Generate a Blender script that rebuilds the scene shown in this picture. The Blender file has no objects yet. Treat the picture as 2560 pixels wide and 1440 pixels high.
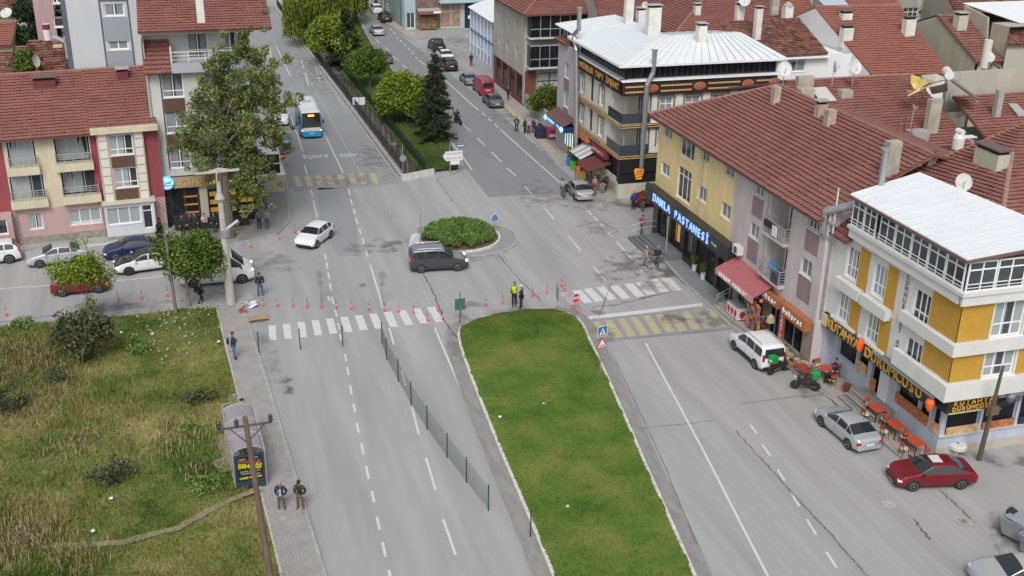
import bpy, bmesh, math, random
import numpy as np
from mathutils import Vector, Matrix
random.seed(7); RNG = np.random.default_rng(11)
R_ = math.radians
sc = bpy.context.scene; COL = sc.collection
# ------------------------------------------------------------------ camera, light, exposure
# world axes: X across the street, Y along it (away from the drone), Z up; the drone hovers at 32.5 m
CAMH = 32.5; FPX = 2792.0
_p, _r, _y = R_(23.11), R_(.967), R_(16.6)
def _rz(v):
    c, s = math.cos(_y), math.sin(_y); return Vector((v[0]*c+v[1]*s, -v[0]*s+v[1]*c, v[2]))
_f = Vector((0, math.cos(_p), -math.sin(_p))); _ri = Vector((1, 0, 0)); _u = _ri.cross(_f)
CR = _rz(math.cos(_r)*_ri+math.sin(_r)*_u); CU = _rz(-math.sin(_r)*_ri+math.cos(_r)*_u); CF = _rz(_f)
CAM = Vector((0, 0, CAMH))
cd = bpy.data.cameras.new('drone_camera'); cam = bpy.data.objects.new('drone_camera', cd); COL.objects.link(cam)
cd.sensor_width = 36; cd.lens = FPX/2560*36; cd.clip_end = 3000; cd.clip_start = .5
m = Matrix((CR, CU, -CF)).transposed().to_4x4(); m.translation = CAM; cam.matrix_world = m
sc.camera = cam
w = bpy.data.worlds.new('World'); sc.world = w; w.use_nodes = True
nt = w.node_tree; bg = nt.nodes['Background']
sky = nt.nodes.new('ShaderNodeTexSky'); sky.sky_type = 'NISHITA'; sky.sun_disc = False
SUN_EL, SUN_ROT = R_(48), R_(200)
sky.sun_elevation = SUN_EL; sky.sun_rotation = SUN_ROT; sky.dust_density = 4; sky.air_density = 1.3; sky.ozone_density = 1
hs = nt.nodes.new('ShaderNodeHueSaturation'); hs.inputs['Saturation'].default_value = .30
nt.links.new(sky.outputs[0], hs.inputs['Color']); nt.links.new(hs.outputs[0], bg.inputs[0]); bg.inputs[1].default_value = .108
sl = bpy.data.lights.new('sun', 'SUN'); sl.energy = 1.3; sl.angle = R_(24); sl.color = (1, .975, .94)
so = bpy.data.objects.new('sun', sl); COL.objects.link(so)
sd = Vector((math.sin(SUN_ROT)*math.cos(SUN_EL), math.cos(SUN_ROT)*math.cos(SUN_EL), math.sin(SUN_EL)))
so.rotation_euler = sd.to_track_quat('Z', 'Y').to_euler(); so.location = (0, 0, 60)
sc.view_settings.view_transform = 'Standard'; sc.view_settings.look = 'None'; sc.view_settings.gamma = 1
sc.view_settings.exposure = 0.40; sc.view_settings.use_curve_mapping = False
sc.render.engine = 'CYCLES'

# ------------------------------------------------------------------ measuring: where a line of sight meets a plane
def ray(x, y): return CR*((x-1280)/FPX)+CU*((720-y)/FPX)+CF
def at(x, y, z=0.0):
    d = ray(x, y); return CAM+d*((z-CAMH)/d.z)
def onX(x, y, s):
    d = ray(x, y); return CAM+d*(s/d.x)
def onY(x, y, t):
    d = ray(x, y); return CAM+d*(t/d.y)

# ------------------------------------------------------------------ materials
MC = {}
def P(name, col, rough=.75, metal=0, var=.0, vs=1.0, bump=0, bs=20, emis=None, es=1, spec=.5, isl=0, alpha=None, streak=0, col2=None, aniso=None):
    if name in MC: return MC[name]
    m = bpy.data.materials.new(name); m.use_nodes = True; t = m.node_tree; N = t.nodes; L = t.links
    b = N['Principled BSDF']; b.inputs['Roughness'].default_value = rough; b.inputs['Metallic'].default_value = metal
    b.inputs['Specular IOR Level'].default_value = spec
    c4 = (*col, 1); b.inputs['Base Color'].default_value = c4
    geo = N.new('ShaderNodeNewGeometry'); out = None
    if var or col2:
        n = N.new('ShaderNodeTexNoise'); n.inputs['Scale'].default_value = vs; n.inputs['Detail'].default_value = 6; n.inputs['Roughness'].default_value = .65
        src = geo.outputs['Position']
        if streak or aniso:
            mp = N.new('ShaderNodeMapping'); L.new(src, mp.inputs[0]); mp.inputs['Scale'].default_value = aniso or (1, 1, streak); src = mp.outputs[0]
        L.new(src, n.inputs['Vector'])
        r = N.new('ShaderNodeValToRGB'); r.color_ramp.elements[0].position = .3; r.color_ramp.elements[1].position = .7
        a = [max(0, c*(1-var)) for c in col]; z = list(col2) if col2 else [c*(1+var) for c in col]
        r.color_ramp.elements[0].color = (*a, 1); r.color_ramp.elements[1].color = (*z, 1)
        L.new(n.outputs[0], r.inputs[0]); out = r.outputs[0]
    if isl:
        mr = N.new('ShaderNodeMapRange'); mr.inputs[3].default_value = 1-isl; mr.inputs[4].default_value = 1+isl
        L.new(geo.outputs['Random Per Island'], mr.inputs[0])
        mx = N.new('ShaderNodeMix'); mx.data_type = 'RGBA'; mx.blend_type = 'MULTIPLY'; mx.inputs[0].default_value = 1
        if out: L.new(out, mx.inputs[6])
        else: mx.inputs[6].default_value = c4
        L.new(mr.outputs[0], mx.inputs[7]); out = mx.outputs[2]
    if out: L.new(out, b.inputs['Base Color'])
    if bump:
        n2 = N.new('ShaderNodeTexNoise'); n2.inputs['Scale'].default_value = bs; n2.inputs['Detail'].default_value = 4
        L.new(geo.outputs['Position'], n2.inputs['Vector'])
        bp = N.new('ShaderNodeBump'); bp.inputs['Strength'].default_value = bump; bp.inputs['Distance'].default_value = .05
        L.new(n2.outputs[0], bp.inputs['Height']); L.new(bp.outputs[0], b.inputs['Normal'])
    if emis: b.inputs['Emission Color'].default_value = (*emis, 1); b.inputs['Emission Strength'].default_value = es
    if alpha is not None: b.inputs['Alpha'].default_value = alpha
    MC[name] = m; return m
def leafmat(name, cols, vs=.35):
    if name in MC: return MC[name]
    m = P(name, cols[0], .65, spec=.25); t = m.node_tree; N = t.nodes; L = t.links; b = N['Principled BSDF']
    geo = N.new('ShaderNodeNewGeometry'); n = N.new('ShaderNodeTexNoise'); n.inputs['Scale'].default_value = vs; n.inputs['Detail'].default_value = 3
    L.new(geo.outputs['Position'], n.inputs['Vector'])
    ad = N.new('ShaderNodeMath'); ad.operation = 'MULTIPLY_ADD'; ad.inputs[1].default_value = .42; L.new(geo.outputs['Random Per Island'], ad.inputs[0])
    mu = N.new('ShaderNodeMath'); mu.operation = 'MULTIPLY_ADD'; mu.inputs[1].default_value = 1.5; mu.inputs[2].default_value = -.46
    L.new(n.outputs[0], mu.inputs[0]); L.new(mu.outputs[0], ad.inputs[2])
    r = N.new('ShaderNodeValToRGB'); L.new(ad.outputs[0], r.inputs[0])
    e = r.color_ramp.elements
    while len(e) < len(cols): e.new(.5)
    for i, c in enumerate(cols): e[i].position = i/(len(cols)-1); e[i].color = (*c, 1)
    L.new(r.outputs[0], b.inputs['Base Color'])
    return m

# ------------------------------------------------------------------ object helpers
CHP = {}
def link(o, parent=None):
    COL.objects.link(o)
    if parent is not None: o.parent = parent
    return o
def thing(name, label, cat, loc=(0, 0, 0), rz=0, group=None, kind=None):
    o = bpy.data.objects.new(name, None); COL.objects.link(o); o.location = loc; o.rotation_euler = (0, 0, rz); o.empty_display_size = .2
    return tag(o, label, cat, group, kind)
def tag(o, label=None, cat=None, group=None, kind=None):
    if label: o['label'] = label
    if cat: o['category'] = cat
    if group: o['group'] = group
    if kind: o['kind'] = kind
    return o
class MB:
    def __init__(s): s.v = []; s.f = []; s.m = []
    def poly(s, pts, m=0):
        i = len(s.v); s.v += [tuple(p) for p in pts]; s.f.append(tuple(range(i, i+len(pts)))); s.m.append(m); return s
    def _hex(s, c, m):
        i = len(s.v); s.v += [tuple(p) for p in c]
        for q in ((0, 3, 2, 1), (4, 5, 6, 7), (0, 1, 5, 4), (1, 2, 6, 5), (2, 3, 7, 6), (3, 0, 4, 7)): s.f.append(tuple(i+k for k in q)); s.m.append(m)
        return s
    def box(s, x0, x1, y0, y1, z0, z1, m=0):
        return s._hex([(x0, y0, z0), (x1, y0, z0), (x1, y1, z0), (x0, y1, z0), (x0, y0, z1), (x1, y0, z1), (x1, y1, z1), (x0, y1, z1)], m)
    def obox(s, c, a, b, d, m=0):
        c, a, b, d = map(Vector, (c, a, b, d))
        return s._hex([c-a-b-d, c+a-b-d, c+a+b-d, c-a+b-d, c-a-b+d, c+a-b+d, c+a+b+d, c-a+b+d], m)
    def bar(s, p, q, w=.05, h=None, m=0):
        p, q = Vector(p), Vector(q); d = (q-p); L = d.length; d = d/max(L, 1e-6); h = h or w
        a = d.cross(Vector((0, 0, 1)) if abs(d.z) < .95 else Vector((0, 1, 0))).normalized(); b = a.cross(d).normalized()
        return s.obox((p+q)/2, a*w/2, d*L/2, b*h/2, m)
    def cyl(s, p, q, r, r1=None, n=8, m=0, cap=True):
        p, q = Vector(p), Vector(q); r1 = r if r1 is None else r1; d = (q-p).normalized()
        a = d.cross(Vector((0, 0, 1)) if abs(d.z) < .95 else Vector((0, 1, 0))).normalized(); b = d.cross(a).normalized(); i = len(s.v)
        for k in range(n):
            t = 2*math.pi*k/n; e = a*math.cos(t)+b*math.sin(t); s.v.append(tuple(p+e*r)); s.v.append(tuple(q+e*r1))
        for k in range(n):
            j = (k+1) % n; s.f.append((i+2*k, i+2*j, i+2*j+1, i+2*k+1)); s.m.append(m)
        if cap:
            s.f.append(tuple(i+2*k for k in range(n))[::-1]); s.m.append(m); s.f.append(tuple(i+2*k+1 for k in range(n))); s.m.append(m)
        return s
    def pipe(s, pts, r, n=8, m=0):
        for a, b in zip(pts, pts[1:]): s.cyl(a, b, r, n=n, m=m)
        return s
    def lathe(s, c, prof, n=14, m=0, sx=1, sy=1):
        i = len(s.v); c = Vector(c)
        for r, z in prof:
            for k in range(n):
                t = 2*math.pi*k/n; s.v.append((c.x+r*sx*math.cos(t), c.y+r*sy*math.sin(t), c.z+z))
        for j in range(len(prof)-1):
            for k in range(n):
                l = (k+1) % n; s.f.append((i+j*n+k, i+j*n+l, i+(j+1)*n+l, i+(j+1)*n+k)); s.m.append(m)
        s.f.append(tuple(i+k for k in range(n))[::-1]); s.m.append(m); s.f.append(tuple(i+(len(prof)-1)*n+k for k in range(n))); s.m.append(m)
        return s
    def prism(s, pts, z0, z1, m=0):
        n = len(pts); i = len(s.v)
        s.v += [(p[0], p[1], z0) for p in pts]+[(p[0], p[1], z1) for p in pts]
        s.f.append(tuple(range(i, i+n))[::-1]); s.m.append(m); s.f.append(tuple(range(i+n, i+2*n))); s.m.append(m)
        for k in range(n):
            j = (k+1) % n; s.f.append((i+k, i+j, i+n+j, i+n+k)); s.m.append(m)
        return s
    def ext(s, pts, off, m=0):   # polygon extruded by a vector
        n = len(pts); i = len(s.v); pts = [Vector(p) for p in pts]; off = Vector(off)
        s.v += [tuple(p) for p in pts]+[tuple(p+off) for p in pts]
        s.f.append(tuple(range(i, i+n))[::-1]); s.m.append(m); s.f.append(tuple(range(i+n, i+2*n))); s.m.append(m)
        for k in range(n):
            j = (k+1) % n; s.f.append((i+k, i+j, i+n+j, i+n+k)); s.m.append(m)
        return s
    def mesh(s, name, mats, smooth=False, org=None):
        me = bpy.data.meshes.new(name)
        v = s.v if org is None else [(a-org[0], b-org[1], c-org[2]) for a, b, c in s.v]
        me.from_pydata(v, [], s.f)
        for x in (mats if isinstance(mats, (list, tuple)) else [mats]): me.materials.append(x)
        me.polygons.foreach_set('material_index', s.m)
        if smooth: me.polygons.foreach_set('use_smooth', [True]*len(s.f))
        me.update(); return me
    def build(s, name, mats, parent=None, loc=None, rz=0, smooth=False, org=None, kind=None, bevel=0):
        o = bpy.data.objects.new(name, s.mesh(name, mats, smooth, org)); link(o, parent)
        if loc is not None: o.location = loc
        if rz: o.rotation_euler = (0, 0, rz)
        if kind: o['kind'] = kind
        if bevel:
            b = o.modifiers.new('edge', 'BEVEL'); b.width = bevel; b.segments = 2; b.limit_method = 'ANGLE'
        return o
def inst(o_mesh, name, parent, loc, rot=(0, 0, 0), scale=None):
    o = bpy.data.objects.new(name, o_mesh); link(o, parent); o.location = loc; o.rotation_euler = rot
    if scale: o.scale = scale
    return o
def npmesh(name, V, Fc, mats, smooth=False):
    V = np.asarray(V, np.float32).reshape(-1, 3); Fc = np.asarray(Fc, np.int32); M, k = Fc.shape
    me = bpy.data.meshes.new(name); me.vertices.add(len(V)); me.vertices.foreach_set('co', V.ravel())
    me.loops.add(M*k); me.loops.foreach_set('vertex_index', Fc.ravel()); me.polygons.add(M)
    me.polygons.foreach_set('loop_start', np.arange(0, M*k, k, dtype=np.int32))
    for x in (mats if isinstance(mats, (list, tuple)) else [mats]): me.materials.append(x)
    if smooth: me.polygons.foreach_set('use_smooth', np.ones(M, bool))
    me.update(calc_edges=True); me.validate(); return me
def stamp(TV, TF, Rm, T):   # template verts (n,3), faces (m,k), rotations (N,3,3), offsets (N,3)
    TV = np.asarray(TV, float); TF = np.asarray(TF); N = len(T)
    V = np.einsum('nij,vj->nvi', Rm, TV)+T[:, None, :]
    Fc = TF[None]+(np.arange(N)*len(TV))[:, None, None]
    return V.reshape(-1, 3), Fc.reshape(-1, TF.shape[1])
def rotz(a, s=1.0):
    a = np.asarray(a); c, d = np.cos(a), np.sin(a); Z = np.zeros_like(a); O = np.ones_like(a)
    s = np.broadcast_to(s, a.shape)
    return np.stack([np.stack([c*s, -d*s, Z], -1), np.stack([d*s, c*s, Z], -1), np.stack([Z, Z, O*s], -1)], -2)
def randrot(n, s=1.0):
    q = RNG.normal(size=(n, 4)); q /= np.linalg.norm(q, axis=1)[:, None]; w, x, y, z = q.T
    Rm = np.stack([np.stack([1-2*(y*y+z*z), 2*(x*y-z*w), 2*(x*z+y*w)], -1), np.stack([2*(x*y+z*w), 1-2*(x*x+z*z), 2*(y*z-x*w)], -1), np.stack([2*(x*z-y*w), 2*(y*z+x*w), 1-2*(x*x+y*y)], -1)], -2)
    return Rm*np.broadcast_to(np.asarray(s, float), (n,))[:, None, None]
TXT = {}
def text(s, size, mats, name='letter', ext=.02, parent=None, loc=(0, 0, 0), rot=(0, 0, 0), align='CENTER', scale=None, bold=0, each=False):
    key = (s, size, ext, align, bold)
    if key not in TXT:
        c = bpy.data.curves.new('lettering', 'FONT'); c.body = s; c.size = size; c.extrude = ext; c.align_x = align; c.align_y = 'CENTER'; c.offset = bold; c.resolution_u = 3
        o = bpy.data.objects.new('lettering', c); COL.objects.link(o)
        bpy.context.view_layer.update(); me = bpy.data.meshes.new_from_object(o.evaluated_get(bpy.context.evaluated_depsgraph_get()))
        bpy.data.objects.remove(o); bpy.data.curves.remove(c); TXT[key] = me
    me = TXT[key].copy(); me.materials.clear(); me.materials.append(mats)
    o = bpy.data.objects.new(name, me); link(o, parent); o.location = loc; o.rotation_euler = rot
    if scale: o.scale = scale
    return o
# ------------------------------------------------------------------ shared materials
asphalt = P('worn_asphalt', (.315, .313, .315), .9, var=.15, vs=.3, bump=.3, bs=30, aniso=(2.2, .16, 1), spec=.3)
asphalt2 = P('darker_asphalt', (.215, .218, .225), .9, var=.08, vs=.3, bump=.25, bs=30, aniso=(1.6, .35, 1), spec=.3)
asphalt3 = P('grey_asphalt', (.26, .263, .275), .9, var=.08, vs=.3, bump=.25, bs=30, aniso=(1.6, .35, 1), spec=.3)
concrete = P('concrete', (.33, .32, .31), .9, var=.18, vs=1.5, bump=.2, bs=14)
conc_dark = P('stained_concrete', (.2, .185, .175), .9, var=.35, vs=.9, streak=.25)
pave = P('paving', (.30, .285, .28), .9, var=.14, vs=1.2, bump=.2, isl=.06)
pavey = P('yellow_tactile_paving', (.40, .33, .22), .9, var=.1, vs=2)
kerbm = P('limewashed_kerb', (.55, .55, .52), .85, var=.25, vs=3)
kerbd = P('grey_kerb', (.33, .33, .32), .9, var=.2, vs=3)
black = P('black_metal', (.02, .02, .022), .45)
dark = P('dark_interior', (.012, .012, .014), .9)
white = P('white_frame', (.78, .79, .80), .4)
offw = P('aluminium_grey', (.5, .51, .53), .4, metal=.5)
def paintmat(name, col, wear):
    if name in MC: return MC[name]
    m = P(name, col, .7); t = m.node_tree; N = t.nodes; L = t.links; b = N['Principled BSDF']
    g = N.new('ShaderNodeNewGeometry'); n = N.new('ShaderNodeTexNoise'); n.inputs['Scale'].default_value = 2.5; n.inputs['Detail'].default_value = 8; n.inputs['Roughness'].default_value = .75
    L.new(g.outputs['Position'], n.inputs['Vector']); r = N.new('ShaderNodeValToRGB')
    r.color_ramp.elements[0].position = wear-.08; r.color_ramp.elements[1].position = wear+.12
    r.color_ramp.elements[0].color = (.27, .27, .275, 1); r.color_ramp.elements[1].color = (*col, 1)
    L.new(n.outputs[0], r.inputs[0]); L.new(r.outputs[0], b.inputs['Base Color']); return m
pw = paintmat('road_paint_white', (.56, .56, .56), .34)
pwf = paintmat('road_paint_faded', (.40, .40, .40), .47)
py = paintmat('road_paint_yellow', (.44, .38, .20), .42)
# ------------------------------------------------------------------ ground with the sunken stream channel
def st(name, mb, mats, **k):
    o = mb.build(name, mats, **k); o['kind'] = 'structure'; return o
def lerp(a, b, t): return a+(b-a)*t
WL = (Vector((19.45, 101.0, 0)), Vector((16.9, 206, 0)))     # west edge of the channel
EL = (Vector((21.35, 101.6, 0)), Vector((18.9, 206, 0)))     # east edge
g = MB(); B0, B1, BT = -600, 700, 1400
g.poly([(B0, -300, 0), (B1, -300, 0), (B1, 101, 0), EL[0], WL[0], (B0, 101, 0)])
g.poly([(B0, 101, 0), WL[0], WL[1], (B0, 206, 0)]); g.poly([EL[0], (B1, 101, 0), (B1, 206, 0), EL[1]])
g.poly([(B0, 206, 0), WL[1], EL[1], (B1, 206, 0), (B1, BT, 0), (B0, BT, 0)])
ground = st('ground', g, asphalt)
c = MB(); bz = -2.1
for a, b in ((WL, 1), (EL, -1)):
    c.poly([a[0], a[1], (a[1].x, a[1].y, bz), (a[0].x, a[0].y, bz)])
c.poly([(WL[0].x, WL[0].y, bz), (EL[0].x, EL[0].y, bz), (EL[1].x, EL[1].y, bz), (WL[1].x, WL[1].y, bz)])
c.poly([WL[0], EL[0], (EL[0].x, EL[0].y, bz), (WL[0].x, WL[0].y, bz)]); c.poly([WL[1], EL[1], (EL[1].x, EL[1].y, bz), (WL[1].x, WL[1].y, bz)])
chan = st('stream_channel', c, conc_dark)
for i in range(34):          # buttress ribs on the far wall
    q = lerp(EL[0], EL[1], (i+.5)/34); MB().box(q.x-.16, q.x-.002, q.y-.12, q.y+.12, bz, -.05).build('wall_rib', conc_dark, chan)
def sheet(name, pts, mat, z, parent=None, px=True):
    mb = MB(); mb.poly([(*(at(*p)[:2] if px else p[:2]), z) for p in pts]); o = mb.build(name, mat, parent)
    if parent is None: o['kind'] = 'structure'
    return o
# newer, darker carriageways
road_n = sheet('road_northeast', [(25.6, 93.8), (34.9, 93.3), (34.9, 125), (33.5, 160), (31.5, 260), (21.5, 260), (23.9, 165), (25.8, 125)], asphalt2, .004, px=False)
road_w = sheet('road_northwest', [(8.6, 99.5), (18.4, 99.8), (15.8, 206), (13, 420), (3, 420), (7.2, 206), (8.3, 125)], asphalt3, .004, px=False)
road_p = sheet('road_patch', [(796, 470), (870, 470), (905, 640), (845, 640), (800, 560)], asphalt3, .004)
paint = thing('road_markings', None, None, kind='structure');
def line(p, q, w=.12, mat=None, px=True, z=.009):
    a, b = (at(*p), at(*q)) if px else (Vector((*p, 0)), Vector((*q, 0)))
    d = (b-a).normalized(); n = Vector((-d.y, d.x, 0))*w/2
    mb = MB().poly([(*(a-n)[:2], z), (*(b-n)[:2], z), (*(b+n)[:2], z), (*(a+n)[:2], z)]); return mb.build('marking', mat or pw, paint)
def dashes(pts, on, off, w=.13, mat=None, ph=0):
    P3 = [at(*p) for p in pts]; d = ph
    for a, b in zip(P3, P3[1:]):
        L = (b-a).length; u = (b-a)/L
        while d < L:
            s, e = max(d, 0), min(d+on, L)
            if e > s: line((a+u*s)[:2], (a+u*e)[:2], w, mat, False)
            d += on+off
        d -= L
# left carriageway, nearest stretch
for p, q in (((862, 885), (866, 903)), ((868, 918), (872, 938)), ((875, 962), (879, 985)), ((883, 1010), (888, 1030)), ((892, 1058), (897, 1082)), ((903, 1108), (909, 1136)), ((915, 1165), (922, 1198)), ((929, 1228), (936, 1256)), ((942, 1292), (949, 1324)), ((956, 1356), (964, 1392)), ((972, 1425), (981, 1465))):
    line(p, q, .13)
for p, q in (((973, 820), (985, 862)), ((1004, 925), (1014, 965)), ((1030, 1018), (1047, 1086)), ((1065, 1145), (1089, 1225)), ((1108, 1298), (1139, 1388)), ((1155, 1440), (1175, 1500))): line(p, q, .13)
for p, q in (((1086, 818), (1200, 1085)), ((1200, 1085), (1338, 1450))): line(p, q, .12)
for p, q in (((1041, 692), (1055, 718)), ((1058, 725), (1075, 765)), ((1076, 770), (1092, 812))): line(p, q, .12, pwf)
for p, q in (((829, 742), (834, 760)), ((824, 708), (828, 725)), ((820, 680), (824, 698)), ((816, 655), (819, 672)), ((812, 635), (815, 650)), ((838, 775), (842, 792)), ((850, 835), (853, 850)), ((845, 808), (848, 824))): line(p, q, .12)
for p, q in (((870, 470), (875, 488)), ((876, 498), (881, 512)), ((884, 522), (888, 536)), ((889, 544), (894, 560)), ((898, 572), (902, 584)), ((906, 596), (911, 612)), ((914, 624), (920, 642)), ((926, 662), (957, 768))): line(p, q, .13)
for p, q in (((777, 473), (782, 492)), ((783, 502), (793, 545)), ((800, 590), (806, 615)), ((820, 740), (824, 752))): line(p, q, .13)
for p, q in (((958, 465), (964, 488)), ((966, 500), (978, 535)), ((981, 545), (992, 565)), ((1008, 600), (1020, 632))): line(p, q, .11, pwf)
for p, q in (((753, 150), (772, 215)), ((727, 290), (757, 378)), ((809, 330), (858, 432))): line(p, q, .13)
for p, q in (((759, 385), (762, 396)), ((761, 412), (768, 436))): line(p, q, .13)
line((747, 20), (800, 205), .12); line((690, 115), (726, 190), .13)
for a, b in (((760, 175), (850, 340)), ((850, 340), (915, 455))): line(a, b, .11, pwf)
# north-east carriageway
for p, q in (((938, 93), (950, 108)), ((957, 118), (966, 132)), ((960, 117), (972, 126))): pass
for p, q in (((939, 98), (950, 109)), ((960, 118), (974, 128)), ((982, 140), (996, 153)), ((1006, 162), (1018, 172)), ((905, 60), (913, 70))): line(p, q, .13)
for p, q in (((975, 70), (980, 76)), ((984, 80), (988, 86)), ((992, 92), (996, 97)), ((1000, 100), (1005, 106)), ((1010, 110), (1015, 116)), ((1020, 121), (1024, 126)), ((1029, 130), (1034, 136)), ((1038, 141), (1044, 147)), ((1048, 150), (1062, 163))): line(p, q, .14)
for p, q in (((1092, 180), (1106, 194)), ((1112, 200), (1196, 276)), ((1205, 282), (1214, 290)), ((1220, 296), (1229, 304)), ((1236, 310), (1244, 318)), ((1250, 323), (1330, 395)), ((1330, 395), (1404, 460))): line(p, q, .14)
for p, q in (((1156, 310), (1177, 328)), ((1193, 345), (1214, 365)), ((1228, 380), (1254, 405)), ((1267, 420), (1290, 440)), ((1312, 466), (1338, 495)), ((1362, 522), (1387, 550)), ((1421, 590), (1452, 628)), ((1483, 665), (1513, 702))): line(p, q, .13)
for p, q in (((1106, 330), (1142, 372)), ((1142, 372), (1180, 425))): line(p, q, .13)
for p, q in (((1432, 500), (1462, 516)), ((1470, 527), (1480, 538)), ((1484, 542), (1496, 554)), ((1502, 560), (1513, 572)), ((1521, 582), (1530, 592)), ((1541, 603), (1605, 678))): line(p, q, .14, pwf if p[0] < 1460 else pw)
# south-east carriageway
line((1614, 858), (1760, 1130), .13); line((1760, 1130), (1935, 1470), .13)
for p, q in (((1876, 1062), (1892, 1084)), ((1906, 1112), (1926, 1140)), ((1944, 1174), (1962, 1202)), ((1978, 1232), (1998, 1266)), ((2017, 1298), (2040, 1337)), ((2066, 1380), (2092, 1420)), ((2110, 1450), (2130, 1480))): line(p, q, .13)
for p, q in (((1516, 905), (1590, 1060)), ((1590, 1060), (1680, 1260)), ((1680, 1260), (1770, 1460))): line(p, q, .1, pwf)
# the cross street
line((0, 722), (150, 712), .12); line((290, 702), (420, 690), .12); line((0, 756), (560, 700), .1, pwf) if 0 else None
line((-60, 660), (100, 648), .1, pwf); line((0, 728), (430, 692), .1, pwf)
# stop line, zebra crossings and raised yellow table
sheet('marking', [(1462, 792), (1600, 776), (1755, 758), (1757, 764), (1600, 785), (1464, 800)], pw, .009, paint)
def quadp(ps, mat, z=.010):
    mb = MB().poly([(*at(*p)[:2], z) for p in ps]); return mb.build('marking', mat, paint)
for i in range(12):
    f = i/11; x = 671+f*(1066-671); y = 814-f*46; h = 38-f*1; sk = 3+f*22; wd = 18+3*f
    quadp([(x, y), (x+wd, y-1.2), (x+wd+sk*.9, y+h-1), (x+sk*.9, y+h)], pw)
for i, (x, y) in enumerate([(1360, 735), (1395, 731), (1430, 727), (1458, 723), (1490, 719), (1524, 716), (1560, 711), (1588, 706), (1622, 700), (1653, 696)]):
    quadp([(x, y), (x+21, y-3), (x+52, y+29), (x+31, y+32)], pwf if i < 2 else pw)
for i in range(10):
    x = 1480+i*31.8; y = 803-i*3.6
    quadp([(x, y+2), (x+17, y), (x+48, y+44), (x+27, y+47)], py)
for i in range(8):
    x = 733+i*27.3; y = 441-i*1.1
    quadp([(x, y), (x+14, y), (x+23, y+26), (x+8, y+26)], py)
text('KASİS', 1.0, pw, 'road_lettering', .0005, paint, (*at(790, 391)[:2], .012), (0, 0, R_(180)), bold=.02, scale=(.92, 1.5, 1))
text('KASİS', 1.0, pw, 'road_lettering', .0005, paint, (*at(878, 387)[:2], .012), (0, 0, R_(180)), bold=.02, scale=(.92, 1.5, 1))
# speed tables (low ramps)
def ramp(pts, name):
    q = [at(*p) for p in pts]; c = sum(q, Vector())/4; mb = MB(); inn = [c+(p-c)*.93 for p in q]
    for i in range(4):
        j = (i+1) % 4; mb.poly([(*q[i][:2], .003), (*q[j][:2], .003), (*inn[j][:2], .0085), (*inn[i][:2], .0085)])
    mb.poly([(*p[:2], .0085) for p in inn]); o = mb.build(name, asphalt3); o['kind'] = 'structure'
ramp([(715, 440), (985, 428), (995, 460), (722, 470)], 'speed_table')
ramp([(1466, 800), (1790, 765), (1862, 822), (1512, 856)], 'speed_table')
# stains, patches and cracks
def stainmat(name, col, hi=.85):
    m = P(name, col, .8, spec=.3); m.blend_method = 'BLEND' if hasattr(m, 'blend_method') else None
    t = m.node_tree; N = t.nodes; L = t.links; b = N['Principled BSDF']
    tc = N.new('ShaderNodeTexCoord'); mp = N.new('ShaderNodeMapping'); mp.inputs['Location'].default_value = (-.5, -.5, 0)
    L.new(tc.outputs['Generated'], mp.inputs[0]); ln = N.new('ShaderNodeVectorMath'); ln.operation = 'LENGTH'
    mz = N.new('ShaderNodeVectorMath'); mz.operation = 'MULTIPLY'; mz.inputs[1].default_value = (1, 1, 0); L.new(mp.outputs[0], mz.inputs[0]); L.new(mz.outputs[0], ln.inputs[0])
    g = N.new('ShaderNodeNewGeometry'); n = N.new('ShaderNodeTexNoise'); n.inputs['Scale'].default_value = 1.0; n.inputs['Detail'].default_value = 5; L.new(g.outputs['Position'], n.inputs['Vector'])
    a = N.new('ShaderNodeMath'); a.operation = 'MULTIPLY_ADD'; a.inputs[1].default_value = 1.1; a.inputs[2].default_value = -.40; L.new(n.outputs[0], a.inputs[0])
    s2 = N.new('ShaderNodeMath'); s2.operation = 'ADD'; L.new(ln.outputs['Value'], s2.inputs[0]); L.new(a.outputs[0], s2.inputs[1])
    mr = N.new('ShaderNodeMapRange'); mr.inputs[1].default_value = .12; mr.inputs[2].default_value = .42; mr.inputs[3].default_value = hi; mr.inputs[4].default_value = 0; mr.interpolation_type = 'SMOOTHSTEP'
    L.new(s2.outputs[0], mr.inputs[0]); fo = N.new('ShaderNodeMapRange'); fo.inputs[1].default_value = .30; fo.inputs[2].default_value = .49; fo.inputs[3].default_value = 1; fo.inputs[4].default_value = 0; L.new(ln.outputs['Value'], fo.inputs[0]); mm = N.new('ShaderNodeMath'); mm.operation = 'MULTIPLY'; L.new(mr.outputs[0], mm.inputs[0]); L.new(fo.outputs[0], mm.inputs[1]); L.new(mm.outputs[0], b.inputs['Alpha']); return m
sd_ = stainmat('dark_stain', (.16, .16, .16), .5); sl_ = stainmat('light_wear', (.36, .355, .345), .4); sm_ = stainmat('dirt', (.19, .165, .14), .65); sg_ = stainmat('wet_tarmac', (.225, .225, .23), .36)
stn = thing('road_stains', None, None, kind='structure')
NS = [0]
def blob(x0, y0, x1, y1, mat=sd_):
    NS[0] += 1; z = .014+.0007*NS[0]
    MB().poly([(*at(*p)[:2], z) for p in ((x0, y1), (x1, y1), (x1, y0), (x0, y0))]).build('stain', mat, stn)
blob(690, 935, 750, 1010, sm_); blob(700, 945, 745, 1000, sd_); blob(612, 800, 690, 900, sg_); blob(640, 850, 720, 1010, sg_); blob(695, 1140, 740, 1420, sg_)
blob(1020, 620, 1320, 660, sg_); blob(890, 590, 1060, 640, sd_); blob(880, 705, 930, 722, sd_); blob(780, 600, 1050, 640, sg_)
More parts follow.
